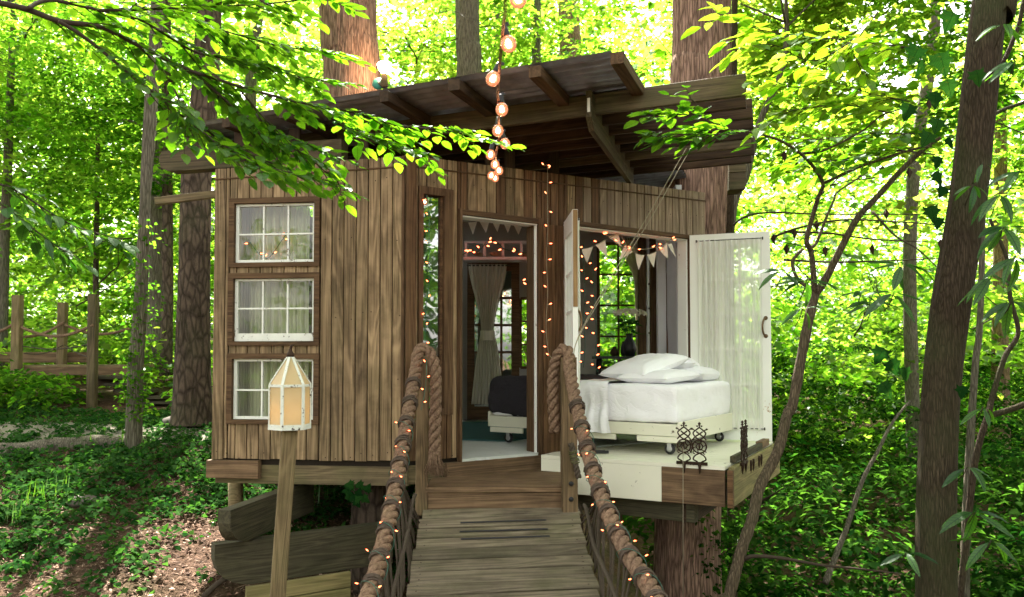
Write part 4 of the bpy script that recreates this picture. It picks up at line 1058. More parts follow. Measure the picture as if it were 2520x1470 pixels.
# inner glazed door with bars behind the tied curtain
idn = MB(); y = 9.95; a0, a1 = at(1150, 800, y).x, at(1278, 800, y).x; zt_, zb_ = at(1200, 648, y).z, FLOOR+0.03
for (a, b, c, d) in ((a0, a0+0.09, zb_, zt_), (a1-0.10, a1, zb_, zt_), (a0+0.09, a1-0.1, zb_, zb_+0.16), (a0+0.09, a1-0.1, zt_-0.1, zt_)): idn.box(((a+b)/2, y, (c+d)/2), (b-a, 0.05, d-c))
for k in range(1, 5): idn.box(((a0+a1)/2, y, zb_+0.16+(zt_-0.1-zb_-0.16)*k/5), (a1-a0-0.19, 0.03, 0.03))
idn.box(((a0+a1)/2+0.1, y, (zb_+zt_)/2), (0.03, 0.028, zt_-zb_-0.26))
ido = idn.build('inner_door', M['trim'], cabin); p = MB(); p.add([(a0, y+0.01, zb_), (a1, y+0.01, zb_), (a1, y+0.01, zt_), (a0, y+0.01, zt_)], [(0, 1, 2, 3)]); p.build('pane', M['greenglass'], ido)
# tied curtain
def tied_curtain(name, px0, px1, y0, y1, waist, wx0, wx1, bx0, bx1, Y, mat, label, tie=True):
    n, rows = 110, 44; m = MB(); vs = []
    for j in range(rows+1):
        yy = y0+(y1-y0)*j/rows
        if yy < waist: f = sstep(0, 1, (yy-y0)/(waist-y0))**0.9; l = px0+(wx0-px0)*f; r = px1+(wx1-px1)*f; amp = 0.018+0.012*f
        else: f = ((yy-waist)/(y1-waist))**0.7; l = wx0+(bx0-wx0)*f; r = wx1+(bx1-wx1)*f; amp = 0.03-0.008*f
        for i in range(n+1):
            x = i/n; p = at(l+(r-l)*x, yy, Y); w = amp*math.sin(x*58+1.3*math.sin(j*0.13))+0.008*math.sin(x*131)
            vs.append((p.x, Y+w, p.z))
    m.add(vs, [(j*(n+1)+i, j*(n+1)+i+1, (j+1)*(n+1)+i+1, (j+1)*(n+1)+i) for j in range(rows) for i in range(n)], True)
    t = thing(name, label, 'curtain', at((px0+px1)/2, y1, Y)); m.build('drape', mat, t)
    if tie:
        c = at((wx0+wx1)/2, waist+8, Y); wd = at(wx1, waist, Y).x-at(wx0, waist, Y).x
        k = MB(); pts = [(c.x+(wd/2+0.012)*math.cos(a), Y+0.045*math.sin(a)) for a in [2*math.pi*i/24 for i in range(24)]]
        hh = 0.06; k.add([(x_, y_, c.z-hh) for x_, y_ in pts]+[(x_, y_, c.z+hh) for x_, y_ in pts], [(i, (i+1) % 24, 24+(i+1) % 24, 24+i) for i in range(24)], True); k.build('tie_band', mat, t)
    r = MB(); r.tube([at(px0-4, y0+3, Y), at(px1+8, y0+3, Y)], 0.008, 6); r.build('rod', M['black'], t)
    return t
M['sheerdim'] = sheer('inner_curtain', (0.80, 0.78, 0.66), 0.86)
tied_curtain('curtain', 1153, 1247, 651, 995, 818, 1184, 1214, 1160, 1243, 9.8, M['sheerdim'], 'tied sheer curtain on the inner door seen through the doorway')
tied_curtain('curtain', 1520, 1577, 586, 905, 700, 1562, 1580, 1566, 1580, 9.9, M['flag'], 'cream drape pulled aside at the back window above the bed', False)
# window curtains behind the three stacked windows
def sheet_curtain(a0, a1, z0, z1, off, label, mat):
    n, rows = 80, 10; m = MB(); vs = []
    for j in range(rows+1):
        z = z0+(z1-z0)*j/rows
        for i in range(n+1):
            x = i/n; vs.append(A(a0+(a1-a0)*x, z, off+0.022*math.sin(x*44+0.5*math.sin(j*0.3))+0.012*math.sin(x*97+2)))
    m.add(vs, [(j*(n+1)+i, j*(n+1)+i+1, (j+1)*(n+1)+i+1, (j+1)*(n+1)+i) for j in range(rows) for i in range(n)], True)
    return tag(m.build('curtain', mat), label, 'curtain')
wl0, wl1 = W1[0], W1[1]; ww = wl1-wl0
sheet_curtain(wl0+ww*0.22, wl0+ww*0.90, W3[2]-0.1, W1[3]+0.06, -0.22, 'pale gathered curtain behind the three stacked windows', M['lace'])
sheet_curtain(wl0+ww*0.86, wl0+ww*1.10, W3[2]-0.1, W1[3]+0.06, -0.34, 'narrow inner curtain at the outer edge of the stacked windows', M['flag'])
# leaning ladder indoors, seen through the stacked windows
ld = thing('ladder', 'narrow wooden ladder leaning indoors behind the stacked windows', 'ladder', A(wl0+0.1, FLOOR, -0.5))
la0, la1 = A(wl0+0.22, FLOOR, -0.40), A(wl0+0.02, 1.3, -0.46)
for dd in (-0.0, 0.16):
    s = V((NA.x, NA.y, 0))*(-dd); board('rail', la0+s, la1+s, 0.06, 0.025, M['dkpost'] if dd else M['innerwhite'], ld)
for k in range(6):
    p = la0+(la1-la0)*((k+0.7)/6.6); board('rung', p-V((NA.x, NA.y, 0))*0.0, p-V((NA.x, NA.y, 0))*0.16, 0.05, 0.02, M['dkpost'], ld)
# rug
r0 = [at_z(1085, 1040, FLOOR+0.004), at_z(1205, 1040, FLOOR+0.004), at_z(1405, 1062, FLOOR+0.004), at_z(1253, 1087, FLOOR+0.004), at_z(1085, 1082, FLOOR+0.004)]
m = MB(); n = len(r0); m.add([(p.x, p.y, FLOOR+0.014) for p in r0]+[(p.x, p.y, FLOOR+0.002) for p in r0], [tuple(range(n))[::-1]]+[(i, (i+1) % n, n+(i+1) % n, n+i) for i in range(n)])
tag(m.build('rug', M['rug']), 'teal rug on the white floor just inside the doorway', 'rug')
# ---------------------------------------------------------------- bed on casters
Rb = V((1.346, 6.50, 0)); bl = V((-0.835, 0.55, 0)).normalized(); bwv = V((0.55, 0.835, 0)).normalized(); BL, BWD = 1.86, 1.36
BZ0, BZ1 = FLOOR+0.105, -0.545
def bp(l, w, z): return Rb+bl*l+bwv*w+V((0, 0, z))
bed = thing('bed', 'low white pallet bed on casters rolled out through the wide opening', 'bed', bp(BL/2, BWD/2, FLOOR))
zmid = (BZ0+0.05+BZ1)/2; hgt = BZ1-BZ0-0.05
board('side_panel', bp(0, 0.011, zmid), bp(BL, 0.011, zmid), hgt, 0.022, M['cream'], bed)
board('side_panel', bp(0, BWD-0.011, zmid), bp(BL, BWD-0.011, zmid), hgt, 0.022, M['cream'], bed)
board('end_panel', bp(-0.012, -0.001, zmid-0.01), bp(-0.012, BWD, zmid-0.01), hgt+0.06, 0.022, M['cream'], bed)
board('end_panel', bp(BL+0.012, 0, zmid+0.02), bp(BL+0.012, BWD, zmid+0.02), hgt+0.04, 0.022, M['cream'], bed)
for a, b in ((0.0, 0.36), (0.56, 0.98), (1.16, 1.42), (1.50, BL)):
    for w in (0.012, BWD-0.012): board('pallet_runner', bp(a, w, BZ0+0.022), bp(b, w, BZ0+0.022), 0.048, 0.02, M['cream'], bed)
for a in (0.30, 0.75, 1.2): board('pallet_slat', bp(a, 0.03, BZ0+0.10), bp(a, BWD-0.03, BZ0+0.10), 0.09, 0.04, M['step'], bed, up=(0, 0, 1))
m = MB(); m.box(bp(BL/2, BWD/2, BZ1-0.02), (BL-0.02, BWD-0.04, 0.03), frame(bl, V((0, 0, 1)))); m.build('bed_deck', M['cream'], bed)
for l, w in ((0.09, 0.06), (0.09, BWD-0.08), (BL-0.16, 0.08), (BL-0.16, BWD-0.08)):
    c = bp(l, w, FLOOR+0.048); ca = pempty('caster', bed, c); Mx = frame(bwv, V((0, 0, 1)))
    s = MB(); s.lathe([(0.0, -0.014), (0.030, -0.014), (0.044, -0.010), (0.046, 0), (0.044, 0.010), (0.030, 0.014), (0.0, 0.014)], 18, c, frame(bl, V((0, 0, 1))) @ Matrix.Rotation(R(90), 3, 'X')); s.build('tyre', M['rubber'], ca)
    s = MB(); s.lathe([(0.0, -0.0155), (0.024, -0.0155), (0.024, 0.0155), (0.0, 0.0155)], 14, c, frame(bl, V((0, 0, 1))) @ Matrix.Rotation(R(90), 3, 'X')); s.build('hub', M['steel'], ca)
    s = MB()
    for k in (-1, 1): s.box(c+bwv*0.019*k+V((0, 0, 0.024)), (0.035, 0.004, 0.062), frame(bl, V((0, 0, 1))))
    s.box(c+V((0, 0, 0.056)), (0.06, 0.06, 0.006), frame(bl, V((0, 0, 1)))); s.build('fork', M['steel'], ca)
def soft_box(l0, l1, w0, w1, z0, z1, r, nx=40, ny=30, nz=8, wr=0.012, seed=0, sag=0.0):
    """rounded cloth-like box in bed axes"""
    m = MB(); hl, hw, hz = (l1-l0)/2, (w1-w0)/2, (z1-z0)/2; cl, cw, cz = (l0+l1)/2, (w0+w1)/2, (z0+z1)/2
    def shp(p):
        q = V((max(-hl+r, min(hl-r, p.x)), max(-hw+r, min(hw-r, p.y)), max(-hz+r, min(hz-r, p.z)))); d = p-q
        if d.length > 1e-6: p = q+d.normalized()*r
        k = wr*(noise.noise(V((p.x*5+seed, p.y*5, p.z*9)))+0.5*noise.noise(V((p.x*13+seed, p.y*13, p.z*6))))
        nn = d.normalized() if d.length > 1e-6 else V((0, 0, 1))
        p = p+nn*k
        return bp(cl+p.x, cw+p.y, cz+p.z-sag*abs(p.x*p.y))
    def grid(f, a, b):
        base = [shp(f(i/a*2-1, j/b*2-1)) for j in range(b+1) for i in range(a+1)]
        m.add(base, [(j*(a+1)+i, j*(a+1)+i+1, (j+1)*(a+1)+i+1, (j+1)*(a+1)+i) for j in range(b) for i in range(a)], True)
    grid(lambda x, y: V((x*hl, y*hw, hz)), nx, ny); grid(lambda x, y: V((x*hl, -hw, y*hz)), nx, nz); grid(lambda x, y: V((-x*hl, hw, y*hz)), nx, nz)
    grid(lambda x, y: V((-hl, -x*hw, y*hz)), ny, nz); grid(lambda x, y: V((hl, x*hw, y*hz)), ny, nz); grid(lambda x, y: V((x*hl, -y*hw, -hz)), nx, ny)
    return m
MZ = -0.225
soft_box(-0.0, BL, 0.0, BWD, BZ1+0.002, MZ, 0.040, 60, 40, 14, 0.012, 3).build('mattress', M['linen'], bed)
# charcoal quilt at the foot, white duvet hanging over the side
q = soft_box(0.98, BL+0.035, -0.035, BWD+0.03, -0.545, MZ+0.045, 0.10, 60, 60, 18, 0.016, 9)
tag(q.build('quilt', M['quilt']), 'charcoal stitched quilt over the foot of the bed', 'quilt')
def hang(l0, l1, w_in, drop, label, name, mat):
    m = MB(); n = 46; prof = []
    for k in range(20): prof.append((w_in-(w_in+0.03)*k/19, MZ+0.022))
    for k in range(1, 30): prof.append((-0.045-0.012*math.sin(k*0.35), MZ+0.022-drop*k/29))
    vs = []
    for i in range(n+1):
        l = l0+(l1-l0)*i/n
        for (w, z) in prof:
            hz_ = max(0, MZ-z); a = 0.03*math.sin(i*0.5+z*3)*hz_/max(drop, 0.01)+0.01*noise.noise(V((l*6, w*6, z*6)))
            vs.append(bp(l+0.06*hz_*(i/n-0.5)+0.02*math.sin(z*11)*hz_, w-max(0, a+0.02*hz_), z+0.008*noise.noise(V((l*7, w*7, 1)))))
    k = len(prof); m.add(vs, [(i*k+j, i*k+j+1, (i+1)*k+j+1, (i+1)*k+j) for i in range(n) for j in range(k-1)], True)
    return tag(m.build(name, mat), label, 'duvet')
hang(0.60, 1.02, 1.2, 0.44, 'white duvet fold hanging down the long side of the bed', 'duvet', M['duvet'])
def pillow(l, w, z, L, Wd, H, rot, tilt, label, seed):
    m = MB(); n = 30; vs = []
    for s in (1, -1):
        for j in range(n+1):
            for i in range(n+1):
                x, y = i/n*2-1, j/n*2-1
                pin = 1-0.10*(abs(x)**2)*(1-abs(y)**6)*0.6-0.0
                h = H/2*(max(0, (1-abs(x)**3.2)*(1-abs(y)**3.2)))**0.42
                ex = L/2*x*(1-0.09*(1-abs(y)**3)); ey = Wd/2*y*(1-0.09*(1-abs(x)**3))
                h *= 1+0.10*noise.noise(V((x*2+seed, y*2, s))); h += 0.008*noise.noise(V((x*7+seed, y*5, s*3)))*(1-max(abs(x), abs(y))**4)
                vs.append(V((ex, ey, s*h)))
    k = (n+1)**2; fs = [(j*(n+1)+i, j*(n+1)+i+1, (j+1)*(n+1)+i+1, (j+1)*(n+1)+i) for j in range(n) for i in range(n)]
    fs += [tuple(x+k for x in f[::-1]) for f in fs]
    Mr = frame(bwv, V((0, 0, 1))) @ Matrix.Rotation(R(rot), 3, 'Z') @ Matrix.Rotation(R(tilt), 3, 'Y'); c = bp(l, w, z)
    m.add([c+Mr @ p for p in vs], fs, True); return tag(m.build('pillow', M['linen']), label, 'pillow', 'white pillows heaped at the head of the bed')
pillow(0.30, 1.06, MZ+0.07, 0.70, 0.48, 0.15, 4, 2, 'plump white pillow on the bed nearest the open white door', 1.0)
pillow(0.33, 0.40, MZ+0.06, 0.68, 0.48, 0.12, -6, -2, 'flattened white pillow under the heap at the bed edge', 4.0)
pillow(0.42, 1.00, MZ+0.155, 0.66, 0.46, 0.13, 14, 4, 'white pillow on top at the back of the heap', 7.0)
pillow(0.50, 0.48, MZ+0.150, 0.72, 0.50, 0.16, -12, -12, 'big slumped white pillow on top beside the hanging duvet', 12.0)
# table with vases, at the back window
tb = thing('side_table', 'small black table by the back window behind the bed', 'table', at(1525, 920, 9.2))
tz = at(1525, 877, 9.2).z; c = at(1528, 877, 9.2)
m = MB(); m.box((c.x, 9.25, tz-0.015), (0.62, 0.36, 0.03)); m.build('table_top', M['black'], tb)
for sx in (-0.27, 0.27):
    for sy in (-0.13, 0.13):
        m = MB(); m.tube([(c.x+sx*0.9, 9.25+sy, tz-0.03), (c.x+sx*1.08, 9.25+sy*1.2, FLOOR+0.002)], [0.02, 0.014], 8); m.build('leg', M['black'], tb)
def vase(px, r, h, mat, label):
    p = at(px, 875, 9.2); m = MB(); m.lathe([(0.0, 0), (r*0.7, 0), (r, h*0.3), (r*0.8, h*0.6), (r*0.4, h*0.85), (r*0.55, h), (r*0.35, h)], 16, (p.x, 9.2, tz+0.001)); return tag(m.build('vase', mat), label, 'vase')
vase(1549, 0.085, 0.26, M['black'], 'dark round vase holding white flowers on the black table')
vase(1512, 0.05, 0.11, M['iron'], 'small dark pot on the black table by the back window')
vase(1534, 0.035, 0.17, M['black'], 'slim dark bottle between the pot and the flower vase')
fl_ = thing('flower_bunch', 'white hydrangea bunch with dark leaves in the back window', 'flowers', (at(1549, 840, 9.2).x, 9.2, tz+0.24)); fc = V((at(1549, 790, 9.2).x, 9.2, tz+0.28)); rg = random.Random(5)
m = MB()
for k in range(150):
    a = rg.uniform(0, 6.28); e = rg.uniform(0.0, 1.4); d = V((math.cos(a)*math.cos(e), math.sin(a)*math.cos(e), math.sin(e)*0.5)); p = fc+V((0, 0, 0.20))+V((d.x*0.20, d.y*0.14, d.z*0.13))
    s = 0.022; u = d.orthogonal().normalized(); w = d.cross(u); m.add([p+u*s, p+w*s, p-u*s, p-w*s, p+d*0.006], [(0, 1, 4), (1, 2, 4), (2, 3, 4), (3, 0, 4)])
m.build('petals', M['flag'], fl_)
m = MB()
for k in range(34):
    a = rg.uniform(0, 6.28); p = fc+V((rg.uniform(-.13, .13), rg.uniform(-.08, .08), rg.uniform(-0.02, .17))); d = V((math.cos(a), math.sin(a)*0.6, -0.3)).normalized(); w = d.cross(V((0, 0, 1))).normalized()
    m.add([p, p+d*0.05+w*0.035, p+d*0.11, p+d*0.05-w*0.035], [(0, 1, 2, 3)])
m.build('leaves', M['leaf_long'], fl_); m = MB()
for k in range(5): m.tube([fc+V((0.01*k-0.02, 0, -0.06)), fc+V((0.06*(k-2), 0.02, 0.18))], 0.004, 5)
m.build('stem', M['greenwire'], fl_)

# ---------------------------------------------------------------- steps and rope bridge
ys, ztr, zdk = 5.77, -0.93, -1.09
XL, XRr = at(1043, 1250, ys).x, at(1418, 1245, ys).x
steps = thing('entry_steps', 'two brown wooden steps between the rope bridge and the doorway', 'steps', (-0.1, 6.1, zdk))
board('riser', (XL+0.02, ys+0.02, (ztr+zdk)/2-0.028), (XRr-0.02, ys+0.05, (ztr+zdk)/2-0.028), 0.17, 0.038, M['step'], steps)
dl, dr = B(DO[0]-0.12, 0, 0.03), B(DO[1]+0.25, 0, 0.06)
sp = [V((XL+0.015, ys-0.02)), V((XRr-0.015, ys+0.012)), V((dr.x, dr.y)), V((dl.x, dl.y)), V((XL+0.015, 6.2))]
for i in range(7):
    nn = V((-0.03, 1.0)).normalized(); b0 = nn.dot(sp[0])+i*0.145
    P = clip_poly(clip_poly(sp, nn, b0+0.141), -nn, -b0)
    if len(P) > 2: slab('tread_board', P, ztr, 0.036, M['step'], steps, V((1, 0.03, 0)))
board('riser', B(DO[0]-0.14, (ztr+FLOOR)/2-0.015, 0.020), B(DO[1]+0.03, (ztr+FLOOR)/2-0.015, 0.020), 0.115, 0.03, M['step'], steps)
board('riser', B(DO[1]+0.031, (ztr+FLOOR)/2-0.017, 0.024), B(DO[1]+0.30, (ztr+FLOOR)/2-0.017, 0.024), 0.10, 0.03, M['trim'], steps)
bridge = thing('rope_bridge', 'plank footbridge with thick rope rails leading up to the doorway', 'rope bridge', (-0.07, 4.5, -1.4))
def zdeck(d): return zdk-0.26*d+0.025*d*d
pitchp = 0.146; scr = MB()
for i in range(25):
    d0, d1 = i*pitchp, (i+1)*pitchp-0.017-0.007*rng.random()
    yy = ys-0.01; tl = 0.085
    wl, wr_ = XL-0.005+0.0*i+rng.uniform(-0.012, 0.008), XRr+0.01+rng.uniform(-0.01, 0.012)
    xs = 0.034*(d0/1.2)
    m0, m1 = V((0, ys-d0, zdeck(d0))), V((0, ys-d1, zdeck(d1)))
    c = (m0+m1)/2; slope = (m0-m1).normalized()
    a = V((wl+xs, c.y-0.004, c.z-0.019+rng.uniform(-.003, .003))); b = V((wr_+xs, c.y+tl-0.004, c.z-0.019+0.02+rng.uniform(-.003, .003)))
    tiltv = slope+V((0, 0, rng.uniform(-0.035, 0.035)))
    pl = board('plank', a, b, (m0-m1).length, 0.036, M['deck'], bridge, up=tiltv, c=0.007)
    for e in (0.05, 0.95):
        for s in (-0.035, 0.035):
            q = a.lerp(b, e)+slope*s; nn = slope.cross((b-a).normalized()); nn = nn if nn.z > 0 else -nn; q = q+nn*0.0185; u_ = (b-a).normalized()
            scr.add([q+u_*0.006*math.cos(k*math.pi/3)+slope*0.006*math.sin(k*math.pi/3) for k in range(6)], [tuple(range(6))])
scr.build('screws', M['iron'], bridge)['kind'] = 'stuff'
for k, (y0, x0, x1) in enumerate(((1284, 1133, 1344), (1306, 1131, 1348), (1324, 1135, 1353))):
    pl = []
    for px, py in ((x0, y0+4), (x1, y0-3)):
        d = ray(px, py); t = 5.5/d.y
        for _ in range(30):
            p = d*t; ex = (p.x-XL)/(XRr-XL); zz = zdeck(ys+tl*ex-p.y)+0.02*ex; t *= 1+0.3*(p.z-zz)
        pl.append(d*t+V((0, 0, 0.004)))
    board('grip_strip', pl[0], pl[1], 0.028, 0.003, M['rubber'], bridge, up=slope, c=0.0005)
# bridge posts
pr = at(1401, 1245, 5.78); prt = at(1398, 880, 5.82)
postR = board('post', (pr.x, pr.y, zdk-0.06), (prt.x, prt.y, 0.0), 0.11, 0.11, M['dkpost'], bridge, up=(1, 0.1, 0), c=0.006)
plf = at(1037, 1240, 5.80)
postL = board('post', (plf.x, plf.y, zdk-0.04), (plf.x+0.01, plf.y, 0.01), 0.09, 0.10, M['dkpost'], bridge, up=(1, 0.1, 0), c=0.006)
board('stringer', (XL-0.03, ys, zdk-0.17), (XL-0.03, 6.4, zdk-0.12), 0.20, 0.04, M['roofwood'], steps); board('stringer', (XRr+0.05, ys+0.2, zdk-0.17), (XRr+0.05, 6.8, zdk-0.12), 0.20, 0.04, M['roofwood'], steps)
for z in (-0.92, -1.03): 
    m = MB(); m.lathe([(0.0, 0.002), (0.016, 0.002), (0.018, 0.0), (0.013, -0.008), (0.0, -0.008)], 12, (pr.x+0.01, pr.y-0.06, z+0.02), Matrix.Rotation(R(90), 3, 'X')); m.build('bolt', M['black'], bridge)

def twisted(path, R0, turns_len, n=8, strands=3, step=None):
    """laid rope: strands wound round the path"""
    P = path; m = MB(); L = [0]
    for i in range(1, len(P)): L.append(L[-1]+(P[i]-P[i-1]).length)
    N = max(8, int(L[-1]/(turns_len/12))); 
    def samp(s):
        import bisect
        k = min(len(P)-2, max(0, bisect.bisect(L, s)-1)); t = (s-L[k])/max(1e-6, L[k+1]-L[k]); return P[k].lerp(P[k+1], t)
    C = [samp(L[-1]*i/N) for i in range(N+1)]; U = None; fr = []
    for i in range(N+1):
        T = (C[min(i+1, N)]-C[max(i-1, 0)]).normalized()
        U = T.orthogonal().normalized() if U is None else (U-T*U.dot(T)).normalized()
        fr.append((U.copy(), T.cross(U)))
    for k in range(strands):
        pts = []
        for i in range(N+1):
            a = 2*math.pi*(k/strands+L[-1]*i/N/turns_len); u, b = fr[i]
            pts.append(C[i]+(u*math.cos(a)+b*math.sin(a))*R0*0.56)
        m.tube(pts, R0*0.50, n)
    return m, C
RR = 0.044
def rail_path(px):
    return [at(x, y, Y) for x, y, Y in px]
zL = 0.0
topL = V((plf.x+0.0, plf.y, 0.055))
left_pts = [V((-0.74, 1.6, -1.22)), V((-0.735, 2.4, -1.29)), V((-0.72, 3.1, -1.24))]+rail_path([(906, 1470, 3.80), (955, 1290, 4.35), (985, 1135, 4.88), (1008, 1000, 5.35), (1024, 905, 5.68)])+[topL+V((-0.02, -0.03, -0.01)), topL+V((0.04, 0.0, 0.0)), at(1070, 905, 5.76), at(1072, 980, 5.72), at(1070, 1080, 5.68), at(1070, 1120, 5.68)]
m, cL = twisted(cat_rom(left_pts, 14), RR, 0.21)
hrL = m.build('handrail_rope', M['rope'], bridge); hrL['label'] = 'left rope rail looped over its post with a frayed end'
topR = V((prt.x, prt.y, 0.045))
right_pts = [V((0.66, 1.6, -1.20)), V((0.665, 2.4, -1.27)), V((0.66, 3.1, -1.22))]+rail_path([(1612, 1470, 3.72), (1530, 1335, 4.22), (1466, 1180, 4.78), (1422, 1010, 5.35), (1402, 910, 5.68)])+[topR+V((0.0, -0.045, -0.01)), topR+V((-0.05, 0.0, 0.008)), at(1364, 905, 5.86), at(1361, 970, 5.84), at(1366, 1064, 5.84)]
m, cR = twisted(cat_rom(right_pts, 14), RR, 0.21)
hrR = m.build('handrail_rope', M['rope'], bridge); hrR['label'] = 'right rope rail looped over its post beside the bed'
# frayed tassel of the left rope
m = MB(); e = at(1070, 1108, 5.68); rg = random.Random(3)
for k in range(150):
    a = rg.uniform(0, 6.28); r = 0.038*math.sqrt(rg.random()); d = V((math.cos(a), math.sin(a), 0)); L = rg.uniform(0.13, 0.19)
    m.tube([e+d*r, e+d*r*1.3+V((0, 0, -L*0.5)), e+d*(r*2.0+rg.uniform(-.01, .018))+V((0.012, 0, -L))], [0.004, 0.0035, 0.002], 4)
m.build('frayed_end', M['rope'], bridge)
def wraps(m, C, i, nturn=5, r=RR*1.13, cr=0.0062, wid=0.055):
    c = C[i]; T = (C[min(i+2, len(C)-1)]-C[max(0, i-2)]).normalized(); u = T.orthogonal().normalized(); b = T.cross(u); pts = []
    for k in range(nturn*12+1):
        a = 2*math.pi*k/12; pts.append(c+T*((k/(nturn*12)-0.5)*wid+0.004*math.sin(a*0.7+i))+(u*math.cos(a)+b*math.sin(a))*(r+0.003*math.sin(k*1.7+i)))
    m.tube(pts, cr, 5)
def fence_side(C, xe, name_lbl):
    """lashings, drop cords down to the plank ends and a thin middle rope"""
    k = 0; pts_mid = []
    sel = [i for i in range(0, len(C)) if C[i].y < 5.62]
    acc = 0; last = None
    for j, i in enumerate(sel):
        if C[i].z < -0.02 and (last is None or (C[i]-last).length > 0.20) and i < len(C)-60:
            last = C[i].copy(); 
            if C[i].y > 2.6:
                m = MB(); wraps(m, C, i, 4 if k % 3 else 6, wid=0.036+0.016*(k % 2)); m.build('lashing', M['cord'], bridge)
            k += 1
    for d in [0.10+0.075*k for k in range(40)]:
        y = ys-d; i = min(range(len(C)-120), key=lambda q: abs(C[q].y-y)); x = xe+0.034*d/1.2+(0.025 if xe > 0 else -0.02); ex = 1.0 if xe > 0 else 0.0
        zb = zdeck(d+tl*ex)+0.02*ex-0.03; a = C[i]; b = V((x+rng.uniform(-.012, .012), y+rng.uniform(-.03, .03), zb)); 
        if (a-b).length < 0.08: continue
        mid = a.lerp(b, 0.5)+V((rng.uniform(-.02, .02), rng.uniform(-.02, .02), 0))
        m = MB(); m.tube(cat_rom([a, mid, b], 5), 0.0065, 5); m.build('drop_cord', M['thin'], bridge)
    P = []
    for d in [0.05+0.16*k for k in range(24)]:
        y = ys-d; i = min(range(len(C)-120), key=lambda q: abs(C[q].y-y)); ex = 1.0 if xe > 0 else 0.0
        b = V((xe+0.034*d/1.2, y, zdeck(d+tl*ex))); P.append(C[i].lerp(b, 0.52)+V((0.02*(1 if xe < 0 else -1), 0, 0.03*math.sin(d*5))))
    m, _ = twisted(cat_rom(P, 6), 0.012, 0.06, 5, 3); m.build('middle_rope', M['thin'], bridge)
fence_side(cL, XL, 'left'); fence_side(cR, XRr, 'right')
# bound rope end on the right post
m, _ = twisted([at(1405, 1092, 5.70), at(1410, 1110, 5.70), at(1418, 1150, 5.68), at(1424, 1176, 5.68)], 0.022, 0.09, 6); m.build('rope_end', M['thin'], bridge)
m = MB(); wraps(m, [at(1408, 1100, 5.70), at(1411, 1115, 5.70), at(1413, 1125, 5.70), at(1416, 1140, 5.69), at(1419, 1150, 5.68)], 2, 9, 0.027, 0.005, 0.09); m.build('binding', plain('mossy_cord', (0.09, 0.085, 0.035), 0.9), bridge)
# ================================================================ trees and leaves
NPR = np.random.default_rng(7)
def leaf_mesh(name, P, D, N, L, Wd, mat, tint=None, fold=0.12):
    """one bent quad per leaf"""
    n = len(P); D = D/np.linalg.norm(D, axis=1, keepdims=True); S = np.cross(N, D); S /= np.linalg.norm(S, axis=1, keepdims=True)+1e-9; N2 = np.cross(D, S)
    L = L[:, None]; Wd = Wd[:, None]
    v = np.empty((n, 4, 3)); v[:, 0] = P; v[:, 1] = P+D*L*0.45+S*Wd*0.5+N2*Wd*fold; v[:, 2] = P+D*L-N2*L*0.15; v[:, 3] = P+D*L*0.45-S*Wd*0.5+N2*Wd*fold
    me = bpy.data.meshes.new(name); me.vertices.add(n*4); me.vertices.foreach_set('co', v.reshape(-1)); me.loops.add(n*4); me.loops.foreach_set('vertex_index', np.arange(n*4, dtype=np.int32))
    me.polygons.add(n); me.polygons.foreach_set('loop_start', np.arange(0, n*4, 4, dtype=np.int32)); me.polygons.foreach_set('loop_total', np.full(n, 4, dtype=np.int32))
    at_ = me.attributes.new('tint', 'FLOAT', 'FACE'); at_.data.foreach_set('value', (NPR.random(n) if tint is None else tint).astype(np.float32))
    me.materials.append(mat); me.update(); return me
def sprays(C, rad, flat, per, size, tilt=0.35, droop=0.15, aspect=0.62, tspread=0.35):
    """C (m,3) spray centres, rad (m,) radius; flat layered sprays of leaves"""
    m = len(C); idx = np.repeat(np.arange(m), per); n = len(idx)
    r = rad[idx]*np.sqrt(NPR.random(n)); a = NPR.random(n)*2*np.pi
    tl = NPR.normal(0, 0.22, (m, 2))[idx]
    ox, oy = r*np.cos(a), r*np.sin(a); oz = NPR.normal(0, 1, n)*rad[idx]*flat+ox*tl[:, 0]+oy*tl[:, 1]-droop*(r*r)/np.maximum(rad[idx], 1e-3)
    P = C[idx]+np.stack([ox, oy, oz], 1)
    b = a+NPR.normal(0, 0.9, n); D = np.stack([np.cos(b), np.sin(b), NPR.normal(-0.25, 0.25, n)], 1)
    N = np.stack([NPR.normal(0, tilt, n), NPR.normal(0, tilt, n), np.ones(n)], 1)
    L = size*NPR.uniform(0.65, 1.25, n); ct = NPR.random(m)[idx]
    return P, D, N, L, L*aspect*NPR.uniform(0.8, 1.2, n), np.clip(ct+NPR.normal(0, tspread*0.6, n), 0, 1)
def spray_mesh(name, C, rad, flat, per, size, mat, **k):
    P, D, N, L, Wd, T = sprays(np.asarray(C, float), np.asarray(rad, float), flat, per, size, **k); return leaf_mesh(name, P, D, N, L, Wd, mat, T)

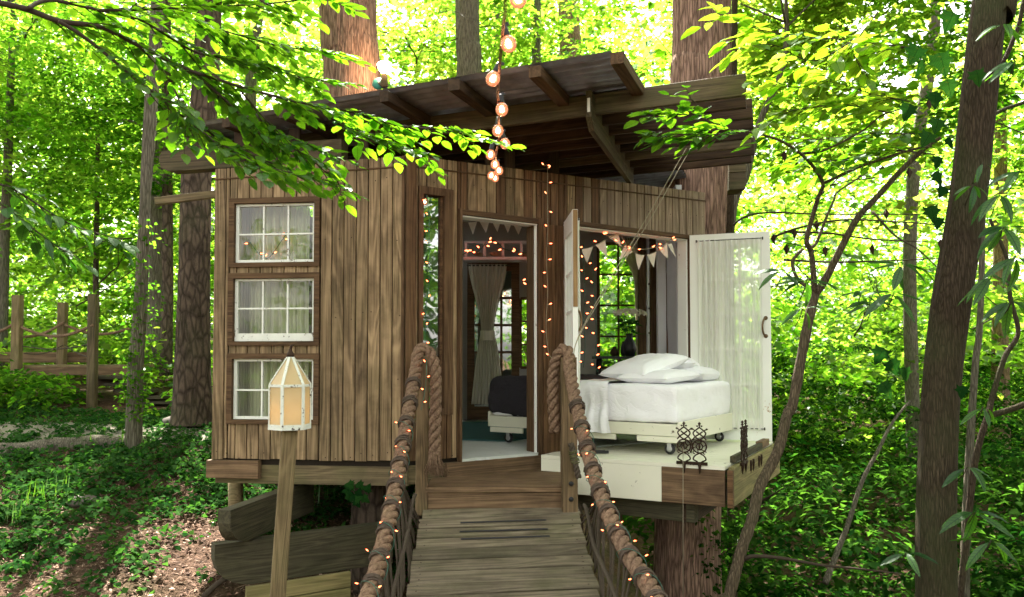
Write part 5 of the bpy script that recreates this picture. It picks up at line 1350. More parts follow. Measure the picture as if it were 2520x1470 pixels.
def trunk_mesh(pts, mat, n=28, amp=0.05, fz=2.2, fa=3.0, step=0.12, flare=0.0, ridge=True):
    P = [V(p[:3]) for p in pts]; rr = [p[3] for p in pts]
    L = sum((P[i+1]-P[i]).length for i in range(len(P)-1)); k = max(3, int(L/len(P)/step))
    C = cat_rom(P, k); m = MB(); vs = []; N = len(C)
    for i, c in enumerate(C):
        f = i/(N-1)*(len(rr)-1); j = min(int(f), len(rr)-2); r = rr[j]+(rr[j+1]-rr[j])*(f-j)
        T = (C[min(i+1, N-1)]-C[max(i-1, 0)]).normalized(); u = V((1, 0, 0)); u = (u-T*u.dot(T)).normalized(); b = T.cross(u)
        for q in range(n):
            a = 2*math.pi*q/n; d = V((math.cos(a), math.sin(a), 0))
            nz = noise.noise(V((d.x*fa, d.y*fa, c.z*fz)))
            e = (1-abs(nz)*2.2)*amp if ridge else nz*amp
            e += 0.04*noise.noise(V((d.x, d.y, c.z*0.5)))
            rad = r*(1+e)
            if flare and i < N*0.16: rad *= 1+flare*(1-i/(N*0.16))**2*(1+0.4*math.sin(a*4+1))
            vs.append(c+(u*math.cos(a)+b*math.sin(a))*rad)
    m.add(vs, [(i*n+q, i*n+(q+1) % n, (i+1)*n+(q+1) % n, (i+1)*n+q) for i in range(N-1) for q in range(n)], True)
    return m
# crown kinds, shared by the trees (origin at the crown's middle)
def crown_centres(n, rx, rz, seed, low=-1.0):
    g = np.random.default_rng(seed); out = []
    while len(out) < n:
        p = g.uniform(-1, 1, 3); d = np.linalg.norm(p)
        if d < 1 and d > 0.25*g.random() and p[2] > low: out.append(p*np.array([rx, rx, rz])*(1+0.25*g.normal()))
    return np.array(out)
CROWN = {}
CROWN['beech'] = spray_mesh('beech_crown', crown_centres(95, 2.3, 2.6, 1), NPR.uniform(0.35, 0.8, 95), 0.10, 60, 0.145, M['leaf_bg'])
CROWN['maple'] = spray_mesh('maple_crown', crown_centres(85, 2.1, 2.9, 2), NPR.uniform(0.35, 0.85, 85), 0.13, 62, 0.155, M['leaf_yel'], aspect=0.8)
CROWN['hornbeam'] = spray_mesh('hornbeam_crown', crown_centres(90, 2.0, 2.4, 3), NPR.uniform(0.3, 0.75, 90), 0.10, 62, 0.13, M['leaf_mid'])
CROWN['pine'] = spray_mesh('pine_crown', crown_centres(60, 2.6, 1.8, 4), NPR.uniform(0.3, 0.7, 60), 0.2, 50, 0.15, M['leaf_mid'], aspect=0.2)
CROWN['small'] = spray_mesh('sapling_crown', crown_centres(34, 1.1, 1.3, 5), NPR.uniform(0.25, 0.5, 34), 0.10, 60, 0.09, M['leaf_mid'])
def limbs(mb, base, top, r, n, seed, spread=1.6):
    g = random.Random(seed)
    for k in range(n):
        f = g.uniform(0.35, 0.95); p = base.lerp(top, f); a = g.uniform(0, 6.28); L = spread*g.uniform(0.5, 1.0)
        e = p+V((math.cos(a)*L, math.sin(a)*L, L*g.uniform(0.1, 0.7))); mid = p.lerp(e, 0.5)+V((g.uniform(-.15, .15), g.uniform(-.15, .15), 0.12))
        mb.tube(cat_rom([p, mid, e], 4), [r*0.38*(1-0.9*i/8) for i in range(9)], 6)
def tree(name, label, pts, bark, crown=None, cz=None, cs=1.0, group=None, n=28, amp=0.05, nl=5, seed=0, step=0.12, flare=0.0, fz=2.2, fa=3.0, spread=1.6, coff=(0, 0)):
    base = V(pts[0][:3]); t = thing(name, label, 'tree', base, group)
    mb = trunk_mesh(pts, None, n, amp, fz, fa, step, flare)
    if nl: limbs(mb, V(pts[-2][:3]), V(pts[-1][:3]), pts[-2][3], nl, seed, spread)
    mb.build('trunk', M[bark], t, base)
    if crown:
        p = V(pts[-1][:3]) if cz is None else V((pts[-1][0]+coff[0], pts[-1][1]+coff[1], cz))
        obj('crown', CROWN[crown], Matrix.Translation(p) @ Matrix.Rotation(seed*1.3, 4, 'Z') @ Matrix.Scale(cs, 4), t)
    return t
def col(px_y, Y, zb, zt, k=5):
    """trunk axis from picture readings [(xc, y, width), ...] at depth Y, run down to zb and up to zt"""
    out = []
    for (x, y, w) in px_y:
        p = at(x, y, Y); out.append((p.x, Y, p.z, w*Y/F/2))
    out.sort(key=lambda q: q[2])
    a, b = out[0], out[-1]
    if zb < a[2]: out.insert(0, (a[0], Y, zb, a[3]*1.08))
    if zt > b[2]:
        s = (zt-b[2]); lx = (b[0]-out[-2][0])/max(0.3, b[2]-out[-2][2]); lx = max(-0.06, min(0.06, lx)); out.append((b[0]+lx*s*0.6, Y, zt, max(0.02, b[3]*0.55)))
    return out
# --- the big trunks round the cabin
tree('pine_tree', 'stout reddish pine trunk rising behind the roof with a lit lamp', col([(856, 0, 134), (862, 120, 134), (866, 240, 134)], 11.0, -1.2, 12), 'pine', 'pine', 12.5, 1.3, n=120, amp=0.045, fz=1.0, fa=9.0, step=0.05, seed=1)
tree('pine_tree', 'thin grey pine trunk behind the roof under the bulb string', col([(1150, 0, 58), (1152, 120, 58), (1155, 210, 60)], 14.0, -1.5, 13), 'greybark', 'pine', 13.5, 1.2, n=40, amp=0.04, seed=2)
tree('pine_tree', 'thick furrowed pine trunk beside the bed balcony and roof rafters', col([(1727, 0, 138), (1722, 180, 142), (1715, 450, 140), (1693, 1250, 150), (1692, 1470, 158)], 8.62, -4.0, 12), 'pine', 'pine', 12.5, 1.3, n=130, amp=0.055, fz=0.9, fa=10.0, step=0.05, seed=3, coff=(1.5, 0))
tree('pine_tree', 'dark plated pine trunk just beyond the window wall', col([(508, 150, 60), (492, 330, 64), (484, 430, 68), (478, 700, 72), (474, 900, 82), (472, 1015, 92)], 9.3, -0.78, 10), 'darkpine', 'pine', 10.5, 1.0, n=64, amp=0.06, fz=2.2, fa=5.0, step=0.06, seed=4, coff=(-1.5, 0.5))
tree('ivy_clad_tree', 'slim pale trunk wrapped in ivy left of the dark pine', col([(388, 0, 30), (377, 180, 31), (367, 330, 30), (357, 500, 24), (346, 750, 32), (334, 900, 36), (330, 1025, 38)], 8.4, -1.0, 8), 'greybark', 'hornbeam', 7.2, 1.0, n=30, amp=0.03, step=0.06, seed=5, coff=(-0.8, 1.0))
tree('grey_tree', 'broad grey trunk between the ivy-clad tree and the dark pine', col([(386, 560, 42), (384, 700, 42), (385, 830, 46)], 14.0, -0.3, 7), 'greybark', 'beech', 5.2, 0.9, seed=6, coff=(-2.4, 0.5))
tree('ivy_clad_tree', 'dark ivy-wrapped trunk close against the broad grey one', col([(412, 560, 26), (413, 700, 26), (410, 830, 28)], 13.2, -0.3, 6), 'darkpine', 'hornbeam', 4.4, 0.8, seed=7, coff=(-0.6, 0))
tree('pine_tree', 'reddish far pine at the top between the thin pine and thick furrowed pine', col([(1400, 0, 52), (1402, 100, 52), (1404, 180, 54)], 18.0, -1.5, 13), 'pine', 'pine', 13, 1.2, n=40, seed=8)
tree('beech_tree', 'slim beech trunk seen right of the hanging bulb string', col([(1322, 60, 20), (1320, 160, 22)], 16.0, -1.5, 8), 'greybark', 'beech', 5.6, 1.0, seed=9, n=18)
tree('beech_tree', 'young beech trunk just right of the thin grey pine', col([(1222, 60, 18), (1224, 150, 20)], 17.0, -1.5, 9), 'greybark', 'maple', 5.0, 1.1, seed=10, n=18)
tree('beech_tree', 'leaning pale trunk glimpsed left of the stout reddish pine', col([(640, 20, 20), (628, 110, 22), (618, 190, 26)], 15.0, -0.6, 8), 'greybark', 'beech', 4.4, 1.05, seed=11, n=18, coff=(0.8, 0))
tree('maple_tree', 'straight dark sapling close beside the balcony pine', col([(1808, 0, 15), (1806, 150, 16), (1803, 420, 17), (1796, 560, 20)], 9.6, -3.2, 6), 'mosstrunk', 'maple', 5.0, 0.7, seed=12, n=14, coff=(1.3, 2.2))
tree('maple_tree', 'slanting grey sapling behind the rear beam ends', col([(1930, 150, 15), (1870, 300, 15), (1840, 420, 18), (1795, 620, 20)], 10.6, -3.2, 5), 'greybark', 'maple', 5.0, 1.0, seed=13, n=14, coff=(1.2, 1.0))
tree('beech_tree', 'buff trunk with a flared foot far down the ravine', col([(2462, 950, 40), (2460, 1080, 46), (2458, 1165, 64)], 22.0, -3.4, 9), 'pine', 'beech', 6.5, 1.3, seed=14, n=24, flare=0.6)
tree('beech_tree', 'thin straight trunk behind the big leaning trunk at the ravine', col([(2415, 700, 14), (2400, 900, 15), (2385, 1130, 18), (2375, 1400, 20)], 9.0, -3.6, 5), 'greybark', 'hornbeam', 4.6, 0.9, seed=15, n=14)
tree('maple_tree', 'pale leaning trunk in the bright gap under the sun glare', col([(2300, 60, 26), (2285, 180, 28), (2240, 560, 30)], 17.0, -3.2, 10), 'greybark', 'maple', 9.0, 0.9, seed=16, n=18, coff=(4.5, 0))
tree('hornbeam_tree', 'dark slender trunk standing on the bank behind the rope posts', col([(238, 560, 12), (236, 700, 13), (240, 800, 14)], 17.0, -0.2, 6), 'darkpine', 'hornbeam', 4.4, 1.0, seed=17, n=14)
tree('beech_tree', 'grey trunk at the far left edge beyond the rope-rail landing', col([(20, 380, 20), (12, 560, 22), (8, 720, 24)], 14.0, -0.2, 7), 'greybark', 'beech', 4.8, 1.0, seed=18, n=16)
# near trunk at the right, leaning
near = tree('poplar_tree', 'dark grey-brown trunk leaning in the foreground on the ravine side', col([(2462, -60, 78), (2436, 0, 80), (2408, 250, 82), (2381, 500, 84), (2341, 747, 88), (2316, 965, 84), (2305, 1200, 87), (2304, 1470, 90)], 4.8, -3.3, 5.2), 'mosstrunk', 'hornbeam', 6.6, 0.9, n=72, amp=0.022, fz=4.0, fa=9.0, step=0.035, seed=19, coff=(1.6, 1.2))
# forked sapling beside the balcony
def D3(x, y): return (1599.6+0.36526*x, 0.36526*y)
def D6(x, y): return (1599.6+0.36526*x, 492.2+0.36526*y)
def D9(x, y): return (1599.6+0.36526*x, 965.3+0.36526*y)
def path(pts, Y0, Y1): return [at(p[0], p[1], Y0+(Y1-Y0)*i/(len(pts)-1)) for i, p in enumerate(pts)]
fork = thing('forked_sapling', 'curved forked sapling rising in front of the balcony corner', 'tree', at(1792, 1500, 5.6))
stem = path([D9(470, 1560), D9(530, 1380), D9(620, 1050), D9(690, 850), D9(740, 640), D9(860, 400), D9(925, 150), D6(962, 1370), D6(1050, 900), D6(1108, 640)], 5.55, 5.75)
stem = [V((stem[0].x-0.15, stem[0].y, -3.4))]+stem
b1 = path([D6(1108, 640), D6(1180, 540), D6(1290, 320), D6(1400, 120), D6(1530, -20), D3(1720, 1120), D3(1870, 985), D3(1960, 930)], 5.75, 5.3)
b2 = path([D6(1105, 640), D6(1105, 540), D6(1085, 350), D6(1055, 270), D6(1110, 60), D6(1135, -20), D3(1165, 1240), D3(1105, 1130), D3(1020, 1040), D3(900, 960), D3(760, 910), D3(600, 880)], 5.75, 5.0)
b3 = path([D6(1070, 330), D6(1120, 290), D6(1180, 140), D6(1240, 0), D3(1270, 1290), D3(1470, 1160)], 5.75, 6.0)
b4 = path([D6(1090, 600), D6(1000, 540), D6(960, 420), D6(1030, 330)], 5.75, 5.8)
b5 = path([D3(1160, 1240), D3(1400, 1130), D3(1600, 1060), D3(1800, 1000), D3(1900, 990)], 5.5, 5.2)
b6 = path([D3(1020, 1035), D3(1150, 1020), D3(1280, 965), D3(1450, 870), D3(1560, 780), D3(1740, 720)], 5.3, 5.0)
m = MB(); S = cat_rom(stem, 6); m.tube(S, [0.042-0.008*i/len(S)+0.002*math.sin(i*1.9) for i in range(len(S))], 14); m.build('trunk', M['sapbark'], fork)
for bb, r0, r1 in ((b1, 0.030, 0.012), (b2, 0.022, 0.006), (b3, 0.014, 0.005), (b4, 0.014, 0.012), (b5, 0.012, 0.006), (b6, 0.010, 0.004)):
    Sb = cat_rom(bb, 5); m = MB(); m.tube(Sb, [r0+(r1-r0)*i/(len(Sb)-1) for i in range(len(Sb))], 9); m.build('branch', M['sapbark'], fork)
tw = path([D9(620, 1135), D9(700, 1105), D9(900, 1120), D9(1150, 1165), D9(1400, 1190), D9(1700, 1225)], 5.6, 5.2); m = MB(); Sb = cat_rom(tw, 5); m.tube(Sb, [0.016-0.012*i/(len(Sb)-1) for i in range(len(Sb))], 8); m.build('branch', M['twig'], fork)
# leaning dead stem in the ravine, and the stem at the far right
ds = thing('dead_sapling', 'pale dead sapling slanting across the ravine undergrowth', 'tree', at(2030, 1440, 8.0)); Sb = cat_rom(path([D9(1180, 1290), D9(1240, 1130), D9(1330, 900), D9(1430, 600), D9(1540, 390), D9(1630, 210), D9(1750, 60)], 7.8, 8.4), 5)
m = MB(); m.tube(Sb, [0.032-0.02*i/(len(Sb)-1) for i in range(len(Sb))], 9); m.build('trunk', M['greybark'], ds)
rs = thing('crooked_sapling', 'dark crooked sapling at the right edge beyond the foreground trunk', 'tree', at(2365, 1480, 5.6)); Sb = cat_rom(path([D9(2080, 1420), D9(2110, 1180), D9(2190, 470), D9(2285, 130), D6(2300, 1350), D6(2390, 1060), D6(2480, 895), D6(2425, 650), D6(2405, 400), D6(2290, 130)], 5.6, 5.8), 5)
m = MB(); m.tube(Sb, [0.026-0.014*i/(len(Sb)-1) for i in range(len(Sb))], 9); m.build('trunk', M['mosstrunk'], rs)
Sb = cat_rom(path([D9(2270, 165), D9(2420, 120), D9(2530, 80)], 5.7, 5.6), 5); m = MB(); m.tube(Sb, [0.022, ]*len(Sb), 8); m.build('branch', M['mosstrunk'], rs)
Sb = cat_rom(path([D3(2270, 800), D3(2380, 740), D3(2530, 690)], 5.2, 5.2), 4); m = MB(); m.tube(Sb, 0.012, 7); m.build('branch', M['mosstrunk'], rs)
Sb = cat_rom(path([D3(2350, 450), D3(2400, 380), D3(2480, 180), D3(2520, 0)], 5.0, 5.0), 5); m = MB(); m.tube(Sb, 0.014, 7); m.build('branch', M['mosstrunk'], rs)
# long bare horizontal branches in the ravine air
br = thing('bare_branch', 'bare horizontal branches with withered leaves in front of the ravine', 'branch', at(1960, 560, 7.0))
for P_, Y_ in (([D6(560, 170), D6(640, 115), D6(800, 85), D6(1100, 95), D6(1500, 98), D6(1950, 95)], 7.0), ([D6(820, 255), D6(1000, 190), D6(1300, 135), D6(1700, 150), D6(1980, 170)], 6.6), ([D6(900, 215), D6(1200, 225), D6(1500, 265), D6(1900, 285)], 6.8), ([D6(900, 405), D6(1250, 420), D6(1600, 410), D6(1950, 395)], 7.2), ([D6(1500, 80), D6(1650, 240), D6(1800, 330), D6(1950, 470)], 6.4), ([D9(750, 735), D9(830, 690), D9(910, 640)], 6.2)):
    Sb = cat_rom(path(P_, Y_, Y_-0.4), 5); m = MB(); m.tube(Sb, [0.011-0.007*i/(len(Sb)-1) for i in range(len(Sb))], 6); m.build('twig', M['twig'], br)
for (x, y) in (D6(970, 210), D6(835, 250), D6(920, 320), D6(1120, 160), D6(1590, 80), D6(1500, 320), D6(1955, 285), D6(1180, 330), D3(905, 1040), D3(990, 1095), D3(1570, 1140), D3(1745, 1150), D3(1880, 690)):
    p = at(x, y, 6.5); m = MB()
    for k in range(3):
        a = k*2.1+x; m.add([p+V((0, 0, 0.03)), p+V((0.03*math.cos(a), 0.02*math.sin(a), -0.01)), p+V((0.005, 0, -0.07)), p+V((-0.012, 0.01, -0.02))], [(0, 1, 2, 3)])
    m.build('withered_leaf', M['iron'], br)

# --- leaves that can be told apart one by one: shared leaf meshes
def leaf_shape(kind, curl, mat, seed):
    m = MB(); g = random.Random(seed); K = 9
    if kind in ('beech', 'long'):
        asp = 0.56 if kind == 'beech' else 0.26; vs = []
        for i in range(K+1):
            t = i/K; w = asp/2*(math.sin(math.pi*t**(0.85 if kind == 'beech' else 0.95)))**0.8*(1+(0.09 if kind == 'beech' and i % 2 else 0))
            z = -curl*t*t; vs += [(t, -w, z+0.16*w+0.01*g.uniform(-1, 1)), (t, 0, z), (t, w, z+0.16*w+0.01*g.uniform(-1, 1))]
        m.add(vs, [f for i in range(K) for f in ((i*3, i*3+3, i*3+4, i*3+1), (i*3+1, i*3+4, i*3+5, i*3+2))], False)
        m.add([(-0.14, -0.006, 0), (0, -0.006, 0.0), (0, 0.006, 0.0), (-0.14, 0.006, 0)], [(0, 1, 2, 3)])
    else:                                   # five-lobed ivy
        o = [(0, 0), (0.05, 0.25), (-0.08, 0.46), (0.22, 0.36), (0.34, 0.55), (0.5, 0.28), (0.75, 0.18), (1.0, 0.0)]
        out = o+[(x, -y) for x, y in o[-2:0:-1]]
        vs = [(0.32, 0, 0.04)]+[(x, y, -curl*(x*x+y*y)+0.02*g.uniform(-1, 1)) for x, y in out]; n = len(out)
        m.add(vs, [(0, i+1, (i+1) % n+1) for i in range(n)])
    return m.mesh(kind+'_leaf', mat)
BEECH = [leaf_shape('beech', c, M['leaf_fg'], i) for i, c in enumerate((0.05, 0.18, 0.3, -0.08))]
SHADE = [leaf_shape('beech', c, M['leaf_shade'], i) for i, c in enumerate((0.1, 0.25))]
LONG = [leaf_shape('long', c, M['leaf_long'], i) for i, c in enumerate((0.1, 0.3, 0.5))]
IVY = [leaf_shape('ivy', c, M['leaf_ivyobj'], i) for i, c in enumerate((0.1, 0.3))]
def place_leaf(p, d, nrm, L, kind, parent):
    d = V(d).normalized(); nrm = V(nrm); nrm = (nrm-d*nrm.dot(d)).normalized(); s = nrm.cross(d)
    Mx = Matrix((d*L, s*L, nrm*L)).transposed().to_4x4(); Mx.translation = V(p)
    return obj('leaf', rng.choice(kind), Mx, parent)
def leaf_mass(L, kind, mat):
    n = len(L); k = rng.choice(kind); tv = np.empty(len(k.vertices)*3); k.vertices.foreach_get('co', tv); tv = tv.reshape(-1, 3); tf = [tuple(p.vertices) for p in k.polygons]; m = len(tv)
    X = np.empty((n, 3, 3)); T = np.empty((n, 3))
    for i, (p, d, nn, s) in enumerate(L):
        d = V(d).normalized(); nn = V(nn); nn = (nn-d*nn.dot(d)).normalized(); sd = nn.cross(d); X[i] = np.array(Matrix((d*s, sd*s, nn*s))); T[i] = p
    vs = (np.einsum('vk,nkj->nvj', tv, X)+T[:, None]).reshape(-1, 3); me = bpy.data.meshes.new('foliage')
    F_ = np.array(tf)[None]+(np.arange(n)*m)[:, None, None]; me.from_pydata(vs.tolist(), [], F_.reshape(-1, len(tf[0])).tolist())
    a = me.attributes.new('tint', 'FLOAT', 'FACE'); a.data.foreach_set('value', np.repeat(NPR.random(n), len(tf)).astype(np.float32)); me.materials.append(mat); return me
def leafy_branch(name, label, limbs_, kind, size, mat, cap, density, twl, parent=None, seed=1, down=0.25, mass_mat=None, tmin=0.1, toward=None, mainr=0.016):
    """limbs_: list of (points, r0, r1). Twigs and alternate leaves along them; the nearest 'cap' leaves are parts, the rest one mass"""
    g = random.Random(seed); t = parent or thing(name, label, 'branch', limbs_[0][0][0]); L = []; tm = MB()
    for pts, r0, r1 in limbs_:
        S = cat_rom(pts, 6); m = MB(); m.tube(S, [r0+(r1-r0)*i/(len(S)-1) for i in range(len(S))], 8); m.build('limb', M['twig'], t)
        acc = 0; nxt = 0.05
        tot = sum((S[i+1]-S[i]).length for i in range(len(S)-1))
        for i in range(1, len(S)):
            seg = S[i]-S[i-1]; acc += seg.length
            while acc > nxt:
                f = nxt/tot; nxt += density*g.uniform(0.6, 1.4)
                if f < tmin: continue
                p = S[i-1].lerp(S[i], g.random()); d = seg.normalized(); sgn = g.choice((-1, 1)); side = d.cross(V((0, 0, 1))).normalized()*sgn
                td = (d*g.uniform(0.5, 1.0)+side*g.uniform(0.3, 1.0)+V((0, 0, g.uniform(-down*1.6, down*0.4)))).normalized(); tl_ = twl*g.uniform(0.5, 1.2)*(1-0.4*f)
                k = 4; tp = [p]
                for j in range(k): tp.append(tp[-1]+(td+V((0, 0, -0.10*j))).normalized()*tl_/k)
                tm.tube(tp, [0.0032-0.0005*j for j in range(k+1)], 4)
                nlv = max(2, int(tl_/(size*0.52)))
                for j in range(nlv+1):
                    ff = (j+0.6)/(nlv+0.6)*k; a = min(k-1, int(ff)); q = tp[a].lerp(tp[a+1], ff-a); sd = td.cross(V((0, 0, 1))).normalized()*(1 if j % 2 else -1)
                    ld = (td*g.uniform(0.5, 1.0)+sd*g.uniform(0.4, 1.0)*(0.2 if j == nlv else 1)+V((0, 0, g.uniform(-0.22, 0.06)))).normalized()
                    nn = V((g.gauss(0, 0.17), g.gauss(0, 0.17), 1)); L.append((q, ld, nn, size*g.uniform(0.7, 1.25)))
    if tm.v: tm.build('twigs', M['twig'], t)['kind'] = 'stuff'
    L.sort(key=lambda q: -q[3]/max(1, q[0].y))
    for q in L[:cap]: place_leaf(*q, kind, t)
    rest = L[cap:]
    if rest:
        o = obj('foliage', leaf_mass(rest, kind, mass_mat or mat), None, t); o['kind'] = 'stuff'
    return t
D1 = lambda pts: [(x*0.3432, y*0.3432) for x, y in pts]
def P1(pts, Y0, Y1): return path(D1(pts), Y0, Y1)
L1 = P1([(-250, -40), (0, 22), (200, 70), (420, 150), (680, 185), (830, 240), (960, 310), (1350, 500), (1560, 570), (1850, 660), (2250, 755), (2500, 800), (2890, 905), (3210, 935), (3480, 1005)], 3.5, 4.15)
L2 = P1([(200, 62), (260, 25), (330, 5), (430, 10), (720, 75), (1000, 140), (1170, 240), (1350, 350), (1500, 400), (1800, 450), (2100, 540), (2400, 600)], 3.55, 4.3)
L2b = P1([(720, 75), (1000, 70), (1300, 55), (1700, 40), (2000, 20), (2400, -40)], 3.7, 3.9)
L3 = P1([(420, 155), (550, 230), (700, 340), (950, 550), (1150, 700), (1250, 800), (1400, 880), (1630, 1020), (1870, 1140), (2100, 1225), (2350, 1300)], 3.5, 4.05)
L4 = P1([(1350, 500), (1600, 700), (1850, 950), (2000, 1020), (2200, 1120), (2330, 1230), (2450, 1300)], 3.85, 4.2)
L5 = P1([(1700, 620), (1850, 800), (2000, 950), (2200, 1040), (2400, 1120)], 3.95, 4.1)
L6 = P1([(2250, 755), (2450, 900), (2700, 1000), (2900, 1080), (3100, 1130)], 4.05, 4.2)
L7 = P1([(1250, 640), (1350, 850), (1500, 980), (1700, 1090), (1900, 1190), (2100, 1240)], 3.8, 3.7)
L8 = P1([(1100, 0), (1350, 130), (1700, 250), (2000, 330), (2300, 380), (2420, 420)], 4.0, 4.3)
leafy_branch('beech_branch', 'long beech branch reaching over the roof toward the bulb string', [(L1, 0.016, 0.003), (L2, 0.011, 0.003), (L2b, 0.008, 0.003), (L3, 0.010, 0.002), (L4, 0.006, 0.002), (L5, 0.005, 0.002), (L6, 0.005, 0.002), (L7, 0.005, 0.002), (L8, 0.006, 0.002)],
             BEECH, 0.078, M['leaf_fg'], 300, 0.040, 0.33, seed=4, down=0.07, mass_mat=M['leaf_fgs'], tmin=0.10)
# leaf spray in front of the rafter ends
bA = path([D3(640, 885), D3(560, 880), D3(450, 850), D3(330, 790), D3(200, 770), D3(60, 770), D3(-60, 745)], 5.0, 4.9)
bB = path([D3(600, 880), D3(450, 905), D3(300, 905), D3(100, 905), D3(-30, 905)], 5.0, 4.85)
bC = path([D3(330, 790), D3(330, 740), D3(300, 690), D3(270, 660)], 4.95, 4.9)
leafy_branch('beech_branch', 'short leafy spray hanging in front of the rafter ends', [(bA, 0.005, 0.002), (bB, 0.004, 0.002), (bC, 0.003, 0.002)], BEECH, 0.105, M['leaf_fg'], 140, 0.04, 0.22, seed=9, tmin=0.0, down=0.2)
# spray at the far left below, big oak-like leaves high left
bL = path([(-40, 440), (40, 470), (110, 515), (180, 555), (300, 590)], 3.9, 4.2); bL2 = path([(-40, 480), (30, 520), (90, 570), (160, 620)], 3.8, 4.0)
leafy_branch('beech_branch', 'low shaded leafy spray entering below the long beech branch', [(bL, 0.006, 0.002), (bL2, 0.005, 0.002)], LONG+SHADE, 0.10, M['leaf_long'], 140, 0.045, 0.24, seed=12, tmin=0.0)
bM = path([(1900, 310), (1820, 280), (1740, 268), (1640, 272)], 4.9, 4.8)
# bright maple spray top right
mb1 = path([(2250, 120), (2100, 100), (1980, 90), (1860, 70), (1760, 30)], 5.2, 5.0); mb2 = path([(2100, 100), (2000, 150), (1900, 110), (1820, 120)], 5.2, 5.0)
mb3 = path([(2160, 30), (2100, 120), (2130, 180)], 5.3, 5.2); mb4 = path([(2200, 280), (2080, 260), (1960, 270), (1890, 300)], 5.1, 5.0); mb5 = path([(2240, 250), (2140, 230), (2040, 200), (1960, 215), (1880, 190)], 5.2, 5.1)
BE2 = [leaf_shape('beech', c, leafmat('young_maple_leaf', (0.07, 0.16, 0.015), (0.12, 0.20, 0.02), (0.24, 0.54, 0.01), (0.50, 0.62, 0.04), 0.62, 0.03, use_attr=False), i) for i, c in enumerate((0.1, 0.25))]
leafy_branch('maple_branch', 'yellow-green sunlit branch high beside the balcony pine', [(mb1, 0.006, 0.002), (mb2, 0.004, 0.002), (mb3, 0.004, 0.002), (mb4, 0.005, 0.002), (mb5, 0.004, 0.002)], BE2, 0.13, M['leaf_yel'], 260, 0.06, 0.30, seed=21, tmin=0.0)
mb6 = path([(2250, 330), (2120, 330), (2000, 345), (1900, 330)], 5.4, 5.3); mb7 = path([(2300, 380), (2180, 370), (2060, 395), (1940, 400)], 5.5, 5.3); mb8 = path([(2520, 330), (2440, 300), (2400, 330)], 5.2, 5.2)
leafy_branch('maple_branch', 'green leafy branch between the forked sapling and foreground trunk', [(mb6, 0.005, 0.002), (mb7, 0.005, 0.002), (mb8, 0.005, 0.002)], BEECH, 0.12, M['leaf_fg'], 260, 0.06, 0.32, seed=23, tmin=0.0)
# long-leaved twigs round the foreground trunk
def long_twig(label, cl, seed):
    t = thing('long_leaved_twig', label, 'twig', at(*cl[0][:2], cl[0][2])); g = random.Random(seed); m = MB()
    for (x, y, Y, n, sz) in cl:
        c = at(x, y, Y); a0 = g.uniform(0, 6.28)
        for k in range(n):
            a = a0+k*6.28/n+g.uniform(-.3, .3); d = V((math.cos(a), 0.5*math.sin(a), g.uniform(-0.75, 0.1))); place_leaf(c+d*0.02, d, V((g.gauss(0, .3), -0.45, 1)), sz*0.82*g.uniform(0.7, 1.15), LONG, t)
        m = MB(); m.tube([c+V((0.01*g.uniform(-1, 1), 0.10, -0.10)), c+V((0.0, 0.04, -0.05)), c], 0.003, 5); m.build('stem', M['twig'], t)
    return t
long_twig('long drooping green leaves hanging left of the foreground trunk', [(2220, 650, 4.5, 7, 0.24), (2150, 745, 4.6, 6, 0.20), (2200, 720, 4.4, 5, 0.24), (2120, 720, 4.6, 4, 0.16)], 3)
long_twig('long leaves reaching across the open white door edge', [(1985, 690, 4.6, 7, 0.22), (1925, 665, 4.4, 4, 0.2), (1975, 760, 4.6, 4, 0.18)], 4)
long_twig('tall long-leaved stems at the picture edge beyond the foreground trunk', [(2470, 560, 4.3, 6, 0.22), (2440, 680, 4.5, 6, 0.24), (2500, 630, 4.2, 6, 0.22), (2490, 740, 4.3, 6, 0.24), (2460, 480, 4.4, 5, 0.2), (2500, 150, 4.2, 6, 0.2), (2470, 60, 4.3, 5, 0.2), (2510, 420, 4.2, 5, 0.2)], 5)
long_twig('long pointed leaves low beside the foreground trunk foot', [(2400, 1260, 4.5, 5, 0.26), (2440, 1330, 4.4, 5, 0.26), (2380, 1150, 4.6, 4, 0.26), (2420, 1000, 4.5, 3, 0.2), (2230, 1360, 4.6, 4, 0.2)], 6)
long_twig('narrow fresh leaves sprouting in front of the foreground trunk', [(2395, 455, 4.5, 5, 0.17), (2420, 400, 4.45, 3, 0.16)], 7)
# ivy climbing the foreground trunk, and a sprig below the window wall
iv = thing('climbing_ivy', 'dark ivy vine climbing the edge of the foreground trunk', 'ivy', at(2300, 800, 4.65)); g = random.Random(8)
vine = cat_rom([at(2298, 760, 4.72), at(2332, 560, 4.72), at(2352, 400, 4.72), at(2367, 260, 4.72), at(2385, 100, 4.72), at(2397, 0, 4.72)], 8); m = MB(); m.tube(vine, 0.006, 6); m.build('vine', M['twig'], iv)
for (x, y, s) in ((2345, 45, 0.17), (2310, 150, 0.20), (2262, 130, 0.17), (2275, 165, 0.14), (2330, 210, 0.15), (2300, 240, 0.14), (2240, 270, 0.15), (2310, 305, 0.13), (2290, 340, 0.14), (2330, 350, 0.10), (2310, 395, 0.10), (2300, 435, 0.12), (2325, 470, 0.10), (2290, 520, 0.13), (2310, 545, 0.10), (2402, 185, 0.13), (2480, 165, 0.1), (2175, 870, 0.14), (2190, 900, 0.14), (2170, 955, 0.14), (2225, 915, 0.11), (2370, 960, 0.1)):
    s *= 0.78; c = at(x, y, 4.58); a = g.uniform(-0.6, 0.6)-1.57; place_leaf(c+V((0, 0, s*0.3)), V((math.cos(a), -0.15, math.sin(a))), V((g.gauss(0, .3), -1, 0.35)), s, IVY, iv)
iv = thing('ivy_sprig', 'green ivy sprig on the stump below the window wall', 'ivy', at(885, 1215, 6.0))
